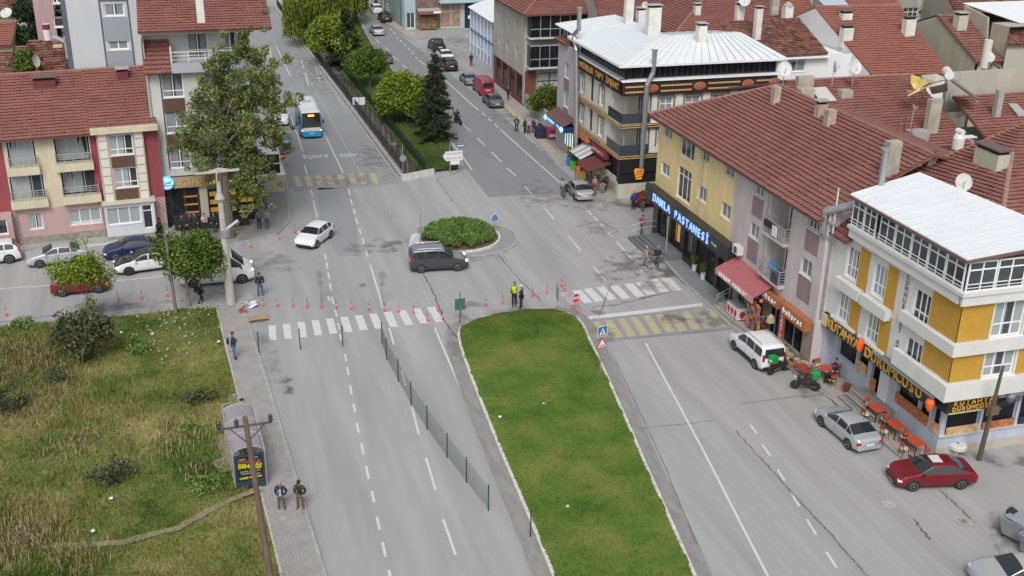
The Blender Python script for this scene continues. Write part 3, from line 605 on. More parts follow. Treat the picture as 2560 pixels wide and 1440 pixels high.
class Fac:
    """a facade plane. o: world point at its left end on the ground, ang: direction of 'rightwards as you face it'"""
    def __init__(s, b, o, ang):
        s.b = b; s.o = Vector((o[0], o[1], 0)); s.a = ang; s.u = Vector((math.cos(ang), math.sin(ang), 0)); s.n = Vector((math.sin(ang), -math.cos(ang), 0))
        s.loc = s.o-b.location if b is not None else s.o
    def px(s, x, y, d=0):     # picture point -> (u, z) on the plane pushed out by d
        r = ray(x, y); P0 = s.o+s.n*d; t = (P0-CAM).dot(s.n)/r.dot(s.n); q = CAM+r*t-s.o; return q.dot(s.u), q.z
    def rect(s, a, c, d=0):
        u0, z1 = s.px(*a, d); u1, z0 = s.px(*c, d); return [min(u0, u1), max(u0, u1), min(z0, z1), max(z0, z1)]
    def W(s, u, z, d=0): q = s.o+s.u*u+s.n*d; return Vector((q.x, q.y, z))
    def add(s, mb, name, mats, parent=None, **k):
        if parent is None: o = mb.build(name, mats, s.b, loc=s.loc, rz=s.a, **k)
        else: o = mb.build(name, mats, parent, **k)
        return o
    def wall(s, u0, u1, z0, z1, holes, mat, name='wall', d=0, deep=.7, inner=None):
        mb = MB(); H = [h for h in holes if h[1] > u0+.01 and h[0] < u1-.01 and h[3] > z0+.01 and h[2] < z1-.01]
        us = sorted({u0, u1, *[min(max(x, u0), u1) for h in H for x in h[:2]]}); zs = sorted({z0, z1, *[min(max(x, z0), z1) for h in H for x in h[2:4]]})
        for a, c in zip(us, us[1:]):
            run = None
            for e, f in zip(zs, zs[1:]):
                m1, m2 = (a+c)/2, (e+f)/2
                if not any(h[0] < m1 < h[1] and h[2] < m2 < h[3] for h in H): mb.poly([(a, -d, e), (c, -d, e), (c, -d, f), (a, -d, f)])
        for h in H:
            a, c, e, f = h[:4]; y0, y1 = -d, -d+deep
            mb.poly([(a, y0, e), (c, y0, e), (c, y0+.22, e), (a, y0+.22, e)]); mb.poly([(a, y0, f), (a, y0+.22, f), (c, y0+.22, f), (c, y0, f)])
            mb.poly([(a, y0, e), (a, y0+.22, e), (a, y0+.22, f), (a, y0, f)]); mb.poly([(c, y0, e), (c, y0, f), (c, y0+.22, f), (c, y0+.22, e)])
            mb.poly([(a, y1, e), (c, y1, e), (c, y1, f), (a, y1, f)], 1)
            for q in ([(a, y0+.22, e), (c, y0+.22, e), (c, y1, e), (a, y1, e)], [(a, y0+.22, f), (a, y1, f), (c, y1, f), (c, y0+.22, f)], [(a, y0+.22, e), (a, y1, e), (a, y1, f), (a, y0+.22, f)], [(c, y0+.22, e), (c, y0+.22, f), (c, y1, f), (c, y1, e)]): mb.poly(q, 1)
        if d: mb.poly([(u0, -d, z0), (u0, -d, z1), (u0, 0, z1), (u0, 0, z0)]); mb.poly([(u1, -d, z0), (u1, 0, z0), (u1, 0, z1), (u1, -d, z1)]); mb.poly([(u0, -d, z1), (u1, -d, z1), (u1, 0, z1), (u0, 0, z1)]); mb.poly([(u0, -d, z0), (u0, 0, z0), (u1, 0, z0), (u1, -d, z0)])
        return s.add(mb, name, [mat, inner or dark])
    def panel(s, u0, u1, z0, z1, mat, name='facade_panel', d=.02, t=0):
        mb = MB().box(u0, u1, -d, t+.0, z0, z1); return s.add(mb, name, mat)
    def window(s, h, cols=2, tr=.0, frame=None, pane=None, cur=None, d=0, sill=True, fw=.07, rows=1, name='window', proud=0):
        u0, u1, z0, z1 = h[:4]; w, hh = u1-u0, z1-z0; frame = frame or white; pane = pane or glass; y = .12-d-proud; y2 = y+.07
        mb = MB(); mb.box(0, fw, 0, .07, 0, hh).box(w-fw, w, 0, .07, 0, hh).box(fw, w-fw, 0, .07, 0, fw).box(fw, w-fw, 0, .07, hh-fw, hh)
        fr = [i/cols for i in range(1, cols)] if isinstance(cols, int) else cols
        for f in fr: mb.box(w*f-fw*.5, w*f+fw*.5, .004, .066, fw, hh-fw)
        zr = [fw, hh-fw]
        if tr: mb.box(fw, w-fw, .01, .06, hh*tr-fw*.5, hh*tr+fw*.5); zr = [fw, hh*tr, hh-fw]
        o = mb.build(name, frame, s.b, loc=s.loc+s.u*u0-s.n*y+Vector((0, 0, z0)), rz=s.a)
        xs = [0]+[w*f for f in fr]+[w]
        for i in range(len(xs)-1):
            for j in range(len(zr)-1):
                key = ('p', round(xs[i+1]-xs[i], 2), round(zr[j+1]-zr[j], 2), pane.name)
                if key not in WM: WM[key] = MB().poly([(0, 0, 0), (key[1], 0, 0), (key[1], 0, key[2]), (0, 0, key[2])]).mesh('pane', pane)
                q = inst(WM[key], 'pane', o, (xs[i], .03, zr[j])); q.rotation_euler = (random.uniform(-.004, .004), 0, random.uniform(-.006, .006))
        if cur:
            pick = random.random(); spans = [(0, w)] if pick < .45 else ([(0, w*.42), (w*.62, w)] if pick < .8 else [(0, w*.6)])
            for a, c in spans:
                mb = MB(); n = 10; pz = None
                for i in range(n):
                    x0, x1 = a+(c-a)*i/n, a+(c-a)*(i+1)/n; g0, g1 = .024+.003*(i % 2), .024+.003*((i+1) % 2)
                    mb.poly([(x0, g0, fw), (x1, g1, fw), (x1, g1, hh-fw), (x0, g0, hh-fw)])
                mb.build('curtain', cur, o)
        if sill: MB().box(-.06, w+.06, -y-d-.06+.0 if False else -.17, 0, -.06, -.005).build('window_sill', frame, o)
        return o
    def railing(s, u0, u1, z0, z1, d, mat=None, bars=4, posts=5, name='balcony_railing', ends=True):
        mat = mat or offw; mb = MB();
        pts = ([(u0, 0)] if ends else [])+[(u0, -d), (u1, -d)]+([(u1, 0)] if ends else [])
        for (a, c), (e, f) in zip(pts, pts[1:]):
            for k in range(bars): z = z0+(z1-z0)*(k+1)/bars; mb.bar((a, c, z), (e, f, z), .05 if k == bars-1 else .03)
        for k in range(posts+1): u = u0+(u1-u0)*k/posts; mb.bar((u, -d, z0), (u, -d, z1), .04)
        return s.add(mb, name, mat)
def onplane(x, y, p0, n):
    d = ray(x, y); n = Vector(n); return CAM+d*((Vector(p0)-CAM).dot(n)/d.dot(n))
def building(name, label, cat, loc, group=None): return thing(name, label, cat, (loc[0], loc[1], 0), 0, group)
def body(b, x0, x1, y0, y1, z0, z1, mat, name='wall_core'):
    o = b.location; return MB().box(x0-o.x, x1-o.x, y0-o.y, y1-o.y, z0, z1).build(name, mat, b)
def chimney(so_, b, p, w=.7, d=.7, h=1.2, mat=None, capm=None, capz=.1, base=1.0, flue=0, rz=0):
    p = Vector(p)-b.location; mb = MB().box(-w/2, w/2, -d/2, d/2, -base, h)
    o = mb.build('chimney', mat or soot, so_, loc=p, rz=rz)
    c = MB(); c.box(-w/2+.08, w/2-.08, -d/2+.08, d/2-.08, h+.002, h+.22, 1) if capz else None
    if capz: c.box(-w/2-.1, w/2+.1, -d/2-.1, d/2+.1, h+.22, h+.22+capz, 0);
    if capz:
        q = c.build('chimney_cap', [capm or kerbd, dark], so_, loc=p, rz=rz)
    return o
def dish(x, y, z, base, r=.45, az=200, el=35, lab='white satellite dish', mast=1.2):
    t = thing('satellite_dish', lab, 'satellite dish', base); m = whiter; bp = Vector(base); c = Vector((0, 0, mast))
    MB().cyl((0, 0, -.2), c, .035, n=6).build('mast', offw, t)
    mb = MB(); n = 16; a = R_(az); e = R_(el); dr = Vector((math.sin(a)*math.cos(e), math.cos(a)*math.cos(e), math.sin(e))); u = dr.cross(Vector((0, 0, 1))).normalized(); v = u.cross(dr)
    R0 = [(0, 0), (.45, .05), (.8, .16), (1, .26)]; P0 = []
    for rr_, dd in R0: P0.append([c+dr*(dd*r-.02)+(u*math.cos(2*math.pi*k/n)+v*1.1*math.sin(2*math.pi*k/n))*rr_*r for k in range(n)])
    for A, Bq in zip(P0, P0[1:]):
        for k in range(n): j = (k+1) % n; mb.poly([A[k], A[j], Bq[j], Bq[k]]); mb.poly([A[k]-dr*.015, Bq[k]-dr*.015, Bq[j]-dr*.015, A[j]-dr*.015])
    mb.build('reflector', P('dish_white', (.55, .54, .52), .6, var=.15, vs=3), t, smooth=False); MB().bar(c-v*r*.9, c+dr*r*.9, .03).bar(c+dr*r*.82-u*.04, c+dr*r*1.02, .09).build('feed_arm', offw, t)
    return t
def solar(p, lab, rz=0, tall=True, s=1.0):
    t = thing('solar_heater', lab, 'solar heater', p, rz)
    MB().bar((-.8*s, -1.0*s, 0), (.8*s, -1.0*s, 0), .05).bar((-.8*s, 1.0*s, 0), (-.8*s, 1.0*s, 1.5*s), .05).bar((.8*s, 1.0*s, 0), (.8*s, 1.0*s, 1.5*s), .05).bar((-.8*s, -1.0*s, .15), (-.8*s, 1.0*s, 1.45*s), .05).bar((.8*s, -1.0*s, .15), (.8*s, 1.0*s, 1.45*s), .05).build('stand', offw, t)
    for k in (-1, 0, 1):
        MB().obox((k*.62*s, 0, .86*s), (.29*s, 0, 0), Vector((0, 1.0, .62)).normalized()*1.05*s, Vector((0, -.62, 1)).normalized()*.04).build('collector', P('collector_glass', (.05, .05, .06), .15, spec=.8), t)
    MB().cyl((-.75*s, 1.05*s, 1.75*s), (.75*s, 1.05*s, 1.75*s), .3*s, n=14).build('tank', P('tank_white', (.68, .68, .68), .4), t, smooth=False)
    if tall: MB().cyl((-.5*s, 1.3*s, 1.0*s), (-.5*s, 1.3*s, 2.9*s), .28*s, n=14).build('header_tank', P('tank_plastic', (.6, .58, .5), .6), t)
    return t

# ================================================================== Damla building: yellow and lilac block with the broad tiled roof
yel = plaster('yellow_render', (.70, .56, .29)); lil = plaster('lilac_render', (.50, .45, .46)); mau = plaster('mauve_render', (.27, .20, .215))
X0 = 36.3; bd = building('apartment_block', 'yellow and lilac three storey block with a broad red tiled roof over the pastry shop', 'apartment building', (X0, 81))
fd = Fac(bd, (X0, 81.0), -math.pi/2); zt = 10.15; U = lambda t: 81-t
wins = [((1660, 308), (1679, 353), 2, 0), ((1654, 402), (1672, 446), 2, 0), ((1704, 324), (1734, 408), 3, .75), ((1696, 411), (1723, 513), 3, .75), ((1753, 360), (1772, 411), 2, 0), ((1745, 459), (1764, 510), 2, 0), ((1813, 400), (1834, 451), 2, 0), ((1804, 501), (1824, 554), 2, 0)]
lw = [((1889, 443), (1907, 497), 2, 0), ((1876, 552), (1894, 603), 2, 0), ((2024, 523), (2046, 584), 3, 0), ((2004, 640), (2026, 699), 2, 0)]
uY = fd.px(1842, 415)[0]; H1 = [fd.rect(a, c) for a, c, *_ in wins]; H2 = [fd.rect(a, c) for a, c, *_ in lw]
b1 = fd.rect((1929, 452), (1968, 560)); b1 = [b1[0]+.3, b1[0]+3.0, 7.15, 9.7]; b2 = [b1[0], b1[1], 4.2, 6.75]
gz = 4.45
fd.wall(0, uY, gz, zt, H1, yel); fd.wall(uY, 25.6, 3.3, zt, H2+[b1, b2], lil, deep=1.35, inner=lil)
for (a, c, n, tr), h in zip(wins+lw, H1+H2): fd.window(h, n, tr, cur=curt2 if n == 2 else None)
for h in H2: fd.panel(h[0]-.05, h[1]+.2, h[2]-1.5 if h[2] > 6 else h[2]-1.7, h[2]-.1, mau)
for k, h in enumerate((b1, b2)):
    fd.add(MB().box(h[0]-.1, h[1]+.1, -.45, -.003, h[2]-.18, h[2]), 'balcony_slab', lil); fd.railing(h[0]-.05, h[1]+.05, h[2], h[2]+1.0, .42, bars=5, posts=9 if k == 0 else 4)
    fd.window([h[0]+.4, h[1]-.7, h[2]+.1, h[3]-.3], 2, 0, d=-1.1, sill=False)
# side and rear walls
body(bd, X0+.02, X0+.06, 55.4, 55.44, 3.3, 3.4, lil); body(bd, X0+1.6, 47, 56.2, 80.7, 4.5, 10.0, lil); body(bd, X0+2.2, 47, 56.2, 80.7, 0, 4.5, lil);
Fac(bd, (X0, 55.4), 0).wall(0, 9, 0, 10.9, [], lil, name='wall')
bd_o = MB()
ev = [(35.55, 81.6, 10.2), (35.55, 55.3, 10.2), (44.8, 57.8, 13.0), (44.8, 77.7, 13.0)]
r1 = roof(bd, ev, parts=280, eave=(0, 1))
rb_ = roof(bd, [(44.8, 77.7, 13), (44.8, 57.8, 13), (50.5, 60.5, 11.3), (50.5, 82, 11.3)], eave=(3, 2), tiles=False)
roof(bd, [(35.55, 81.6, 10.2), (44.8, 77.7, 13), (50.5, 82, 11.3)], eave=(0, 2), tiles=False)
fd.add(MB().box(0, 26, .0, .4, 9.98, 10.12), 'soffit', P('soffit_grey', (.3, .28, .26), .9))
fd.add(MB().pipe([(-.4, -.72, 10.1), (26, -.72, 10.1)], .07, 6), 'gutter', P('brown_gutter', (.14, .09, .08), .6))
for u in (uY-5.1, b1[0]-.35): fd.add(MB().pipe([(u, -.7, 10.05), (u, -.1, 9.6), (u, -.1, 4.6 if u < uY else 3.5)], .05, 6), 'downpipe', offw)
ridge(r1, bd, (44.8, 57.8, 13), (44.8, 77.7, 13)); ridge(r1, bd, (35.6, 81.6, 10.25), (44.8, 77.7, 13));
for (x, y, z, w_, d_, h_) in ((1937, 258, 11.2, .55, .55, 1.3), (2050, 290, 12.3, .75, .6, .9), (2072, 312, 12.0, .65, .65, 1.1), (2222, 438, 11.8, .9, .6, 2.2)):
    q = onplane(x, y, (35.55, 60, 10.2), (-.303, 0, 1)); chimney(r1, bd, q, w_, d_, h_, mat=soot if h_ > 2 else P('chimney_brick_render', (.40, .32, .25), .9, var=.3, vs=2), capz=0 if h_ != .9 else .08)
dish(0, 0, 0, at(1957, 214, 12.9), .55, 195, 30, 'pale satellite dish in front of the black striped frieze', 1.3)
# rear wing (ridge across), one thing with its own roof
bw = building('tiled_house', 'long red tiled house roof carrying a torn yellow tarpaulin and a tall plain chimney', 'house', (45, 62)); soil_g = plaster('rear_render', (.40, .38, .33))
R14 = [(44.9, 60.3, 10.3), (53.3, 66.4, 10.3), (57.6, 73.2, 11.4), (58.6, 81.4, 12.9), (44.8, 81.4, 12.9)]
e14 = [at(2312, 372, 10.2), at(2392, 369, 10.2)]; sl = .27
yE = 68.0; zR = 13.0
def zpl(y): return zR-(78.6-y)*sl
R14 = [(44.9, yE, zpl(yE)), (56.0, yE, zpl(yE)), (57.6, 78.7, zR), (44.7, 78.7, zR)]
r2 = roof(bw, R14, parts=0, eave=(0, 1)); ridge(r2, bw, (44.8, 78.7, zR), (57.6, 78.7, zR)); body(bw, 45, 57.2, yE+.6, 79.3, 0, zpl(yE)-.1, soil_g)
roof(bw, [(44.7, 78.7, zR), (57.6, 78.7, zR), (58, 86, 11), (44.7, 86, 11)], eave=(3, 2), tiles=False)
fw_ = Fac(bw, (45.6, yE+.5), 0); fw_.wall(0, 11.4, 5, zpl(yE)+.1, [], soil_g);
h = fw_.rect((2338, 379), (2376, 396)); fw_.window(h, 3, 0, sill=False, proud=.15)
for (x, y, z, w_, d_, h_, m_) in ((2325, 332, 11.6, 1.0, .5, 2.6, soot), (2290, 352, 11.2, 1.5, .9, .8, concrete), (2010, 218, 13.3, 1.4, .5, .9, soot), (2012, 246, 12.8, 1.2, .8, .8, soot), (2112, 240, 12.9, 1.0, .7, .5, soot)):
    chimney(r2, bw, onplane(x, y, (50, 78.7, zR+.05), (0, -sl, 1)), w_, d_, h_, m_, capz=0)
q = [Vector(onY(x, y, 77)) for x, y in ((2027, 222), (2062, 217))];
n14 = Vector((0, -sl, 1)); pp = [onplane(x, y, (50, 78.7, zR+.25), n14) for x, y in ((2025, 221), (2064, 218), (2092, 252), (2053, 256))]
MB().ext([p-bw.location for p in pp], (0, 0, .04)).build('skylight_cover', P('pale_sheet', (.5, .49, .45), .7), bw)
# neighbour roof beyond it
bx = building('tiled_house', 'red tiled roof with a slim grey chimney behind the parapet wall near the solar heater', 'house', (58, 70))
r3 = roof(bx, [(56.2, 65.5, 10.2), (75, 65.5, 10.2), (75, 73.5, 12.4), (57.8, 73.5, 12.4)], eave=(0, 1)); body(bx, 57, 75, 66, 73, 0, 10, soil_g)
chimney(r3, bx, at(2487, 302, 11.2), .5, .45, 2.4, concrete, capz=0)
MB().ext([p-bx.location for p in [onplane(x, y, (58, 73.5, 12.55), (0, -.275, 1)) for x, y in ((2520, 262), (2540, 262), (2570, 290), (2545, 292))]], (0, 0, .12)).build('skylight_cover', concrete, bx)
f_ = Fac(bx, (57.5, 74.0), 0); f_.add(MB().box(0, 20, 0, .3, 11, 14.2), 'parapet', soil_g)
# tarpaulin, solar heaters, antenna
tp = thing('tarpaulin_canopy', 'torn yellow and grey tarpaulin stretched over poles on the tiled roof', 'tarpaulin', at(2330, 225, 13)); rr = random.Random(3)
tb = MB(); Q = [(2278, 190), (2300, 186), (2318, 205), (2318, 222), (2290, 224), (2280, 210)]
def drape(name, ps, zf, mat):
    pts = [at(x, y, z) - tp.location for x, y, z in ps]; mb = MB(); c = sum(pts, Vector())/len(pts)-Vector((0, 0, zf))
    for a, e in zip(pts, pts[1:]+pts[:1]): mb.poly([a, e, c]);
    mb.build(name, mat, tp)
drape('tarp', [(2278, 186, 14.6), (2296, 192, 14.3), (2306, 212, 14.0), (2300, 226, 13.6), (2285, 222, 13.6), (2276, 206, 14.0)], .1, P('yellow_tarp', (.60, .46, .14), .7))
drape('tarp', [(2296, 190, 14.5), (2320, 208, 14.2), (2350, 204, 14.2), (2300, 226, 13.6), (2268, 242, 13.2), (2274, 234, 13.3), (2302, 218, 13.8)], .05, P('yellow_tarp', (.60, .46, .14), .7))
0 and drape('tarp', [(2278, 186, 14.6), (2302, 196, 14.2), (2322, 208, 14.3), (2352, 200, 14.5), (2300, 226, 13.8), (2268, 240, 13.3), (2285, 214, 13.9)], .15, P('yellow_tarp', (.60, .46, .14), .7))
drape('tarp', [(2302, 188, 14.7), (2340, 184, 14.6), (2372, 198, 14.3), (2352, 204, 14.0), (2322, 212, 13.9)], .2, P('grey_tarp', (.38, .37, .30), .8))
drape('tarp', [(2322, 218, 13.9), (2368, 208, 14.0), (2370, 228, 13.0), (2330, 236, 12.8)], .1, P('drab_tarp', (.30, .28, .23), .8))
pl_ = MB()
for a, c in (((2276, 190, 14.5), (2275, 226, 13.2)), ((2306, 214, 13.9), (2305, 243, 12.7)), ((2268, 238, 13.2), (2352, 200, 14.4)), ((2312, 218, 13.8), (2318, 236, 12.8)), ((2268, 228, 13.4), (2310, 226, 13.3))): pl_.bar(at(*a)-tp.location, at(*c)-tp.location, .07)
pl_.build('pole', P('raw_timber', (.42, .33, .2), .8), tp)
solar(at(2400, 250, 12.6), 'tilted solar water heater with a silver tank beside the torn tarpaulin', R_(62), False, 1.15)
solar(at(2500, 205, 12.6), 'solar water heater on a tall frame with a yellow topped tank by the cream house', R_(62), True, 1.2)
an = thing('aerial', 'rusty antenna rack standing on the tiled roof beside a patched chimney', 'antenna', at(2240, 340, 11.2));
MB().bar((0, 0, 0), (0, 0, 1.4), .05).bar((.6, 0, 0), (.6, 0, 1.4), .05).bar((1.2, 0, 0), (1.2, 0, 1.4), .05).bar((0, 0, .3), (1.4, 0, .3), .04).bar((0, 0, .7), (1.4, 0, .7), .04).bar((0, 0, 1.1), (1.4, 0, 1.1), .04).build('frame', P('rust', (.12, .05, .03), .8), an)
dish(0, 0, 0, at(2275, 332, 11.5), .3, 100, 20, 'small white lamp-like dish on a bent mast beside the patched chimney', 1.8)
dish(0, 0, 0, at(2080, 208, 13.2), .45, 110, 5, 'narrow side-on satellite dish against the white gable wall', 1.3); dish(0, 0, 0, at(2131, 208, 13.1), .55, 180, 25, 'round grey satellite dish against the white gable wall', 1.3)
q = thing('water_tank', 'white upright tank with a folded sheet on the eave behind the orange ridge', 'water tank', at(2393, 372, 11.0)); MB().lathe((0, 0, 0), [(.4, 0), (.42, .8), (.3, 1.1)], 14).build('tank_body', P('tank_white', (.68, .68, .68), .4), q); MB().box(.1, 1.3, -.3, .3, .8, .86).cyl((0, -.3, 1.25), (0, .3, 1.25), .22).build('tank_fitting', P('tank_white', (.68, .68, .68), .4), q)

# ================================================================== Damla pastry shop front
blackp = P('black_cladding', (.018, .018, .02), .35, spec=.6)
shop_w = [[1.0, 2.6, .45, 3.1], [3.6, 5.4, .6, 3.2], [6.2, 7.6, .6, 3.2], [8.4, 11.6, .15, 3.2], [12.2, 14.2, .3, 3.0]]
fs = Fac(bd, (X0, 81.0), -math.pi/2); fs.wall(0, 14.8, 0, 4.45, shop_w, blackp, name='shop_front', deep=2.0)
for i, h in enumerate(shop_w): fs.window(h, 2 if i < 4 else 1, 0, frame=blackp, pane=glass_t, sill=False, name='shop_window')
for i, u in enumerate((4.4, 6.8)):   # lit cake displays
    fs.add(MB().box(u-.5, u+.5, .35, .6, 1.0, 2.6), 'cake_display', P('warm_display', (.5, .3, .08), .6, emis=(1, .6, .15), es=.5) if i == 0 else P('poster_white', (.45, .5, .5), .6, var=.5, vs=4))
fs.wall(14.8, 25.6, 0, 3.3, [[15.4, 16.5, .3, 2.7], [16.9, 19.1, .6, 2.7], [20.0, 21.4, .2, 2.5], [21.9, 24.4, .5, 2.7]], P('shop_stone', (.27, .23, .19), .9, var=.2, vs=3), name='shop_front', deep=2.0)
for h in ([15.4, 16.5, .3, 2.7], [16.9, 19.1, .6, 2.7], [20.0, 21.4, .2, 2.5], [21.9, 24.4, .5, 2.7]): fs.window(h, 2, 0, frame=offw, pane=glass_t, sill=False, name='shop_window')
sg = thing('shop_sign', 'long black shop sign with glowing blue letters under the yellow wall', 'shop sign', (X0-.02, 81, 0)); sg_f = Fac(sg, (X0-.02, 81.0), -math.pi/2)
sg_f.add(MB().box(-.2, 14.9, -.75, 0, 3.35, 4.5), 'sign_board', blackp)
blue_l = P('blue_lit_letter', (.3, .45, .9), .5, emis=(.2, .4, 1.0), es=.8); a0 = sg_f.px(1655, 505, .8);
def letters(fac, s, u0, u1, zc, size, mat, d, ext=.03, parent=None, name='letter', bold=.012, wid=.0):
    n = len(s)
    for i, ch in enumerate(s):
        if ch == ' ': continue
        u = u0+(u1-u0)*(i+.5)/n; text(ch, size, mat, name, ext, parent or fac.b, fac.loc+fac.u*u+fac.n*(d+ext)+Vector((0, 0, zc)), (R_(90), 0, fac.a), bold=bold)
letters(sg_f, 'DAMLA PASTANESİ', 1.5, 12.0, 3.9, .9, blue_l, .77, bold=.008)
letters(sg_f, 'Pasta', 12.4, 13.2, 3.95, .25, offw, .77)
lg = MB();
for k in range(20): pass
t_ = thing('round_sign', 'oval shop emblem with a red drop on the corner of the black sign', 'sign', (X0-.5, 81.15, 3.9))
MB().cyl((-.06, 0, 0), (.0, 0, 0), .62, n=24).build('disc', P('emblem_dark', (.05, .02, .02), .5), t_); o = t_.children[0]; o.scale = (1, .8, 1.15)
MB().cyl((-.085, 0, 0), (-.062, 0, 0), .5, n=24).build('ring', P('emblem_ring', (.45, .16, .12), .5), t_).scale = (1, .8, 1.15); MB().cyl((-.11, 0, 0), (-.087, 0, 0), .42, n=24).build('disc', P('emblem_dark', (.05, .02, .02), .5), t_).scale = (1, .8, 1.15)
MB().ext([(-.115, -.13, -.12), (-.115, .13, -.12), (-.115, .1, .05), (-.115, 0, .26), (-.115, -.1, .05)], (-.03, 0, 0)).build('drop', P('emblem_drop', (.7, .2, .08), .5), t_)
# entrance steps + railing
sp = thing('entrance_steps', 'grey corner steps with a steel railing before the pastry shop', 'steps', (X0, 79.5, 0));
for k in range(4): MB().box(-2.3+.3*k, 0, -4.6+.0*k, 1.2-.3*k, .16*k, .16*(k+1)).build('step', P('step_slate', (.13, .14, .15), .8, var=.15, vs=2), sp)
MB().pipe([(-2.2, 1.1, 0), (-2.2, 1.1, 1.1), (-1.2, .6, 1.6), (-.1, .6, 1.6)], .03, 6).pipe([(-2.2, 1.1, .6), (-1.2, .6, 1.1), (-.1, .6, 1.1)], .025, 6).pipe([(-1.2, .6, 0), (-1.2, .6, 1.6)], .03, 6).pipe([(-1.1, -3.9, .5), (-1.1, -3.9, 3.6)], .05, 6).build('railing', offw, sp)
# awning over the grocery, kiosk signs
aw = thing('shop_awning', 'sloping red awning with white lettering over the grocery kiosk', 'awning', (X0, 66, 0)); af = Fac(aw, (X0-.02, 66.2), -math.pi/2)
redc = P('awning_red', (.36, .11, .12), .8, var=.08, vs=2)
mb = MB().ext([(0, -.02, 3.75), (5.6, -.02, 3.75), (5.6, -1.5, 3.0), (0, -1.5, 3.0)], (0, 0, .04)); af.add(mb, 'awning_cloth', redc)
af.add(MB().box(0, 5.6, -1.53, -1.5, 2.6, 3.03), 'valance', P('valance_pink', (.55, .3, .3), .8)); letters(af, 'EKREM MARKET', .5, 4.8, 2.82, .34, P('letter_white', (.75, .75, .75), .5), 1.53, bold=.008)
def signboard(lab, u0, u1, z0, z1, col, s, sc_, lcol, sub=None):
    t = thing('shop_sign', lab, 'shop sign', (X0-.02, 81-u0, 0)); f2 = Fac(t, (X0-.02, 81-u0), -math.pi/2); f2.add(MB().box(0, u1-u0, -.5, 0, z0, z1), 'sign_board', P('board_'+s, col, .5)); letters(f2, s, (u1-u0)*.08, (u1-u0)*.92, (z0+z1)/2, sc_, lcol, .51, bold=.01); return t
lw_ = P('letter_white', (.75, .75, .75), .5)
signboard('orange shop sign beside the red awning over the spice shop', 19.6, 21.9, 2.75, 3.4, (.38, .13, .055), 'aktar', .5, lw_)
signboard('orange shop sign over the glass shop front with the red banner', 22.3, 25.3, 2.65, 3.45, (.38, .13, .055), 'baharat', .5, lw_)
t_ = thing('hanging_banner', 'tall narrow red banner with white letters beside the spice shop door', 'banner', (X0-.3, 81-22.3, 0)); MB().box(-.02, .02, -.28, .28, .5, 2.7).build('cloth', P('banner_red', (.55, .06, .05), .7), t_)
for i, ch in enumerate('KARTUN'): text(ch, .38, lw_, 'letter', .01, t_, (-.04, 0, 2.45-i*.35), (R_(90), 0, R_(-90)), bold=.01)
ac = thing('air_conditioner', 'white outdoor air conditioner unit on the lilac wall above the red awning', 'air conditioner', (X0-.3, 81-15.4, 4.2)); MB().box(-.2, .25, -.42, .42, 0, .62).build('casing', whiter, ac); MB().cyl((-.21, 0, .31), (-.2, 0, .31), .25, n=16).build('fan_grille', P('grille_dark', (.08, .08, .08), .6), ac)
# ================================================================== corner cafe building: white and mustard block with the glazed roof terrace
wht = plaster('white_render', (.60, .60, .58), .05); mus = P('mustard_cladding', (.46, .26, .035), .85, var=.08, vs=2); blu = plaster('pale_blue_render', (.42, .45, .53)); ledge = plaster('cream_ledge', (.5, .49, .44))
XK, YK = 37.0, 43.5; bk = building('corner_building', 'white and mustard corner building with a glazed roof terrace above the cafe', 'apartment building', (XK, YK))
fk = Fac(bk, (XK, 55.4), -math.pi/2); fr = Fac(bk, (XK, YK), 0); LK = 55.4-YK
kw = [((2123, 600), (2144, 673)), ((2101, 710), (2123, 785)), ((2190, 643), (2212, 718)), ((2174, 752), (2193, 833)), ((2298, 698), (2317, 777)), ((2276, 818), (2295, 900))]
HK = []
for i, (a, c) in enumerate(kw):
    h = fk.rect(a, c); k = .35; cu = (h[0]+h[1])/2; wv = .62 if i < 4 else .72; zc = 8.1 if i % 2 == 0 else 5.2
    HK.append([cu-wv, cu+wv, zc-.95, zc+.95])
rc_ = [[h[0]-.25, h[1]+.15+(1.0 if i < 4 else 0), h[2]-.1, h[3]+.15] for i, h in enumerate(HK)]
fk.wall(0, LK, 4.15, 9.5, HK, wht); fk.wall(1.8, LK, 9.5, 10.3, [], wht)
for i, h in enumerate(HK): fk.window(h, [.36, .68], .36, cur=curt if i < 4 else None, fw=.08)
# projecting boxes round the first four windows, mustard fields beside them
for i in range(4):
    h = HK[i]; fk.add(MB().box(h[0]-.4, h[1]+.95, -.42 if i % 2 == 0 else -.2, -.003, h[2]-(.85 if i % 2 == 0 else .14), h[2]-.2 if i % 2 == 0 else h[2]+.02), 'balcony_parapet', wht)
    fk.panel(h[1]+.12, h[1]+1.1, h[2]-.25, h[3]+.35, mus, d=.03)
uc = LK
fk.panel(HK[4][1]+.12, uc+.03, 7.55, 9.65, mus, d=.03); fk.panel(HK[5][1]+.12, uc+.03, 5.3-.05, 6.75, mus, d=.03)
fk.add(MB().box(HK[4][0]-.6, uc-.004, -.32, -.003, 6.85, 7.5), 'floor_band', wht); fk.add(MB().box(HK[5][0]-.6, uc-.004, -.32, -.003, 4.2, 5.15), 'floor_band', wht)
KR = [fr.rect((2470, 756), (2549, 824)), fr.rect((2447, 880), (2510, 944))]
KR = [[2.1, 4.0, 7.55, 9.55], [2.1, 4.0, 5.2, 6.8]]
fr.wall(0, 12, 4.15, 10.3, KR+[[h[0]+4.6, h[1]+4.6, h[2], h[3]] for h in KR], wht)
for h in KR: fr.window(h, [.33, .66], .36, cur=curt, fw=.08); fr.window([h[0]+4.6, h[1]+4.6, h[2], h[3]], 3, .36, fw=.08)
for (z0, z1) in ((7.55, 9.65), (5.2, 6.75)): fr.panel(-.03, 1.95, z0, z1, mus, d=.03); fr.panel(4.15, 6.4, z0, z1, mus, d=.03)
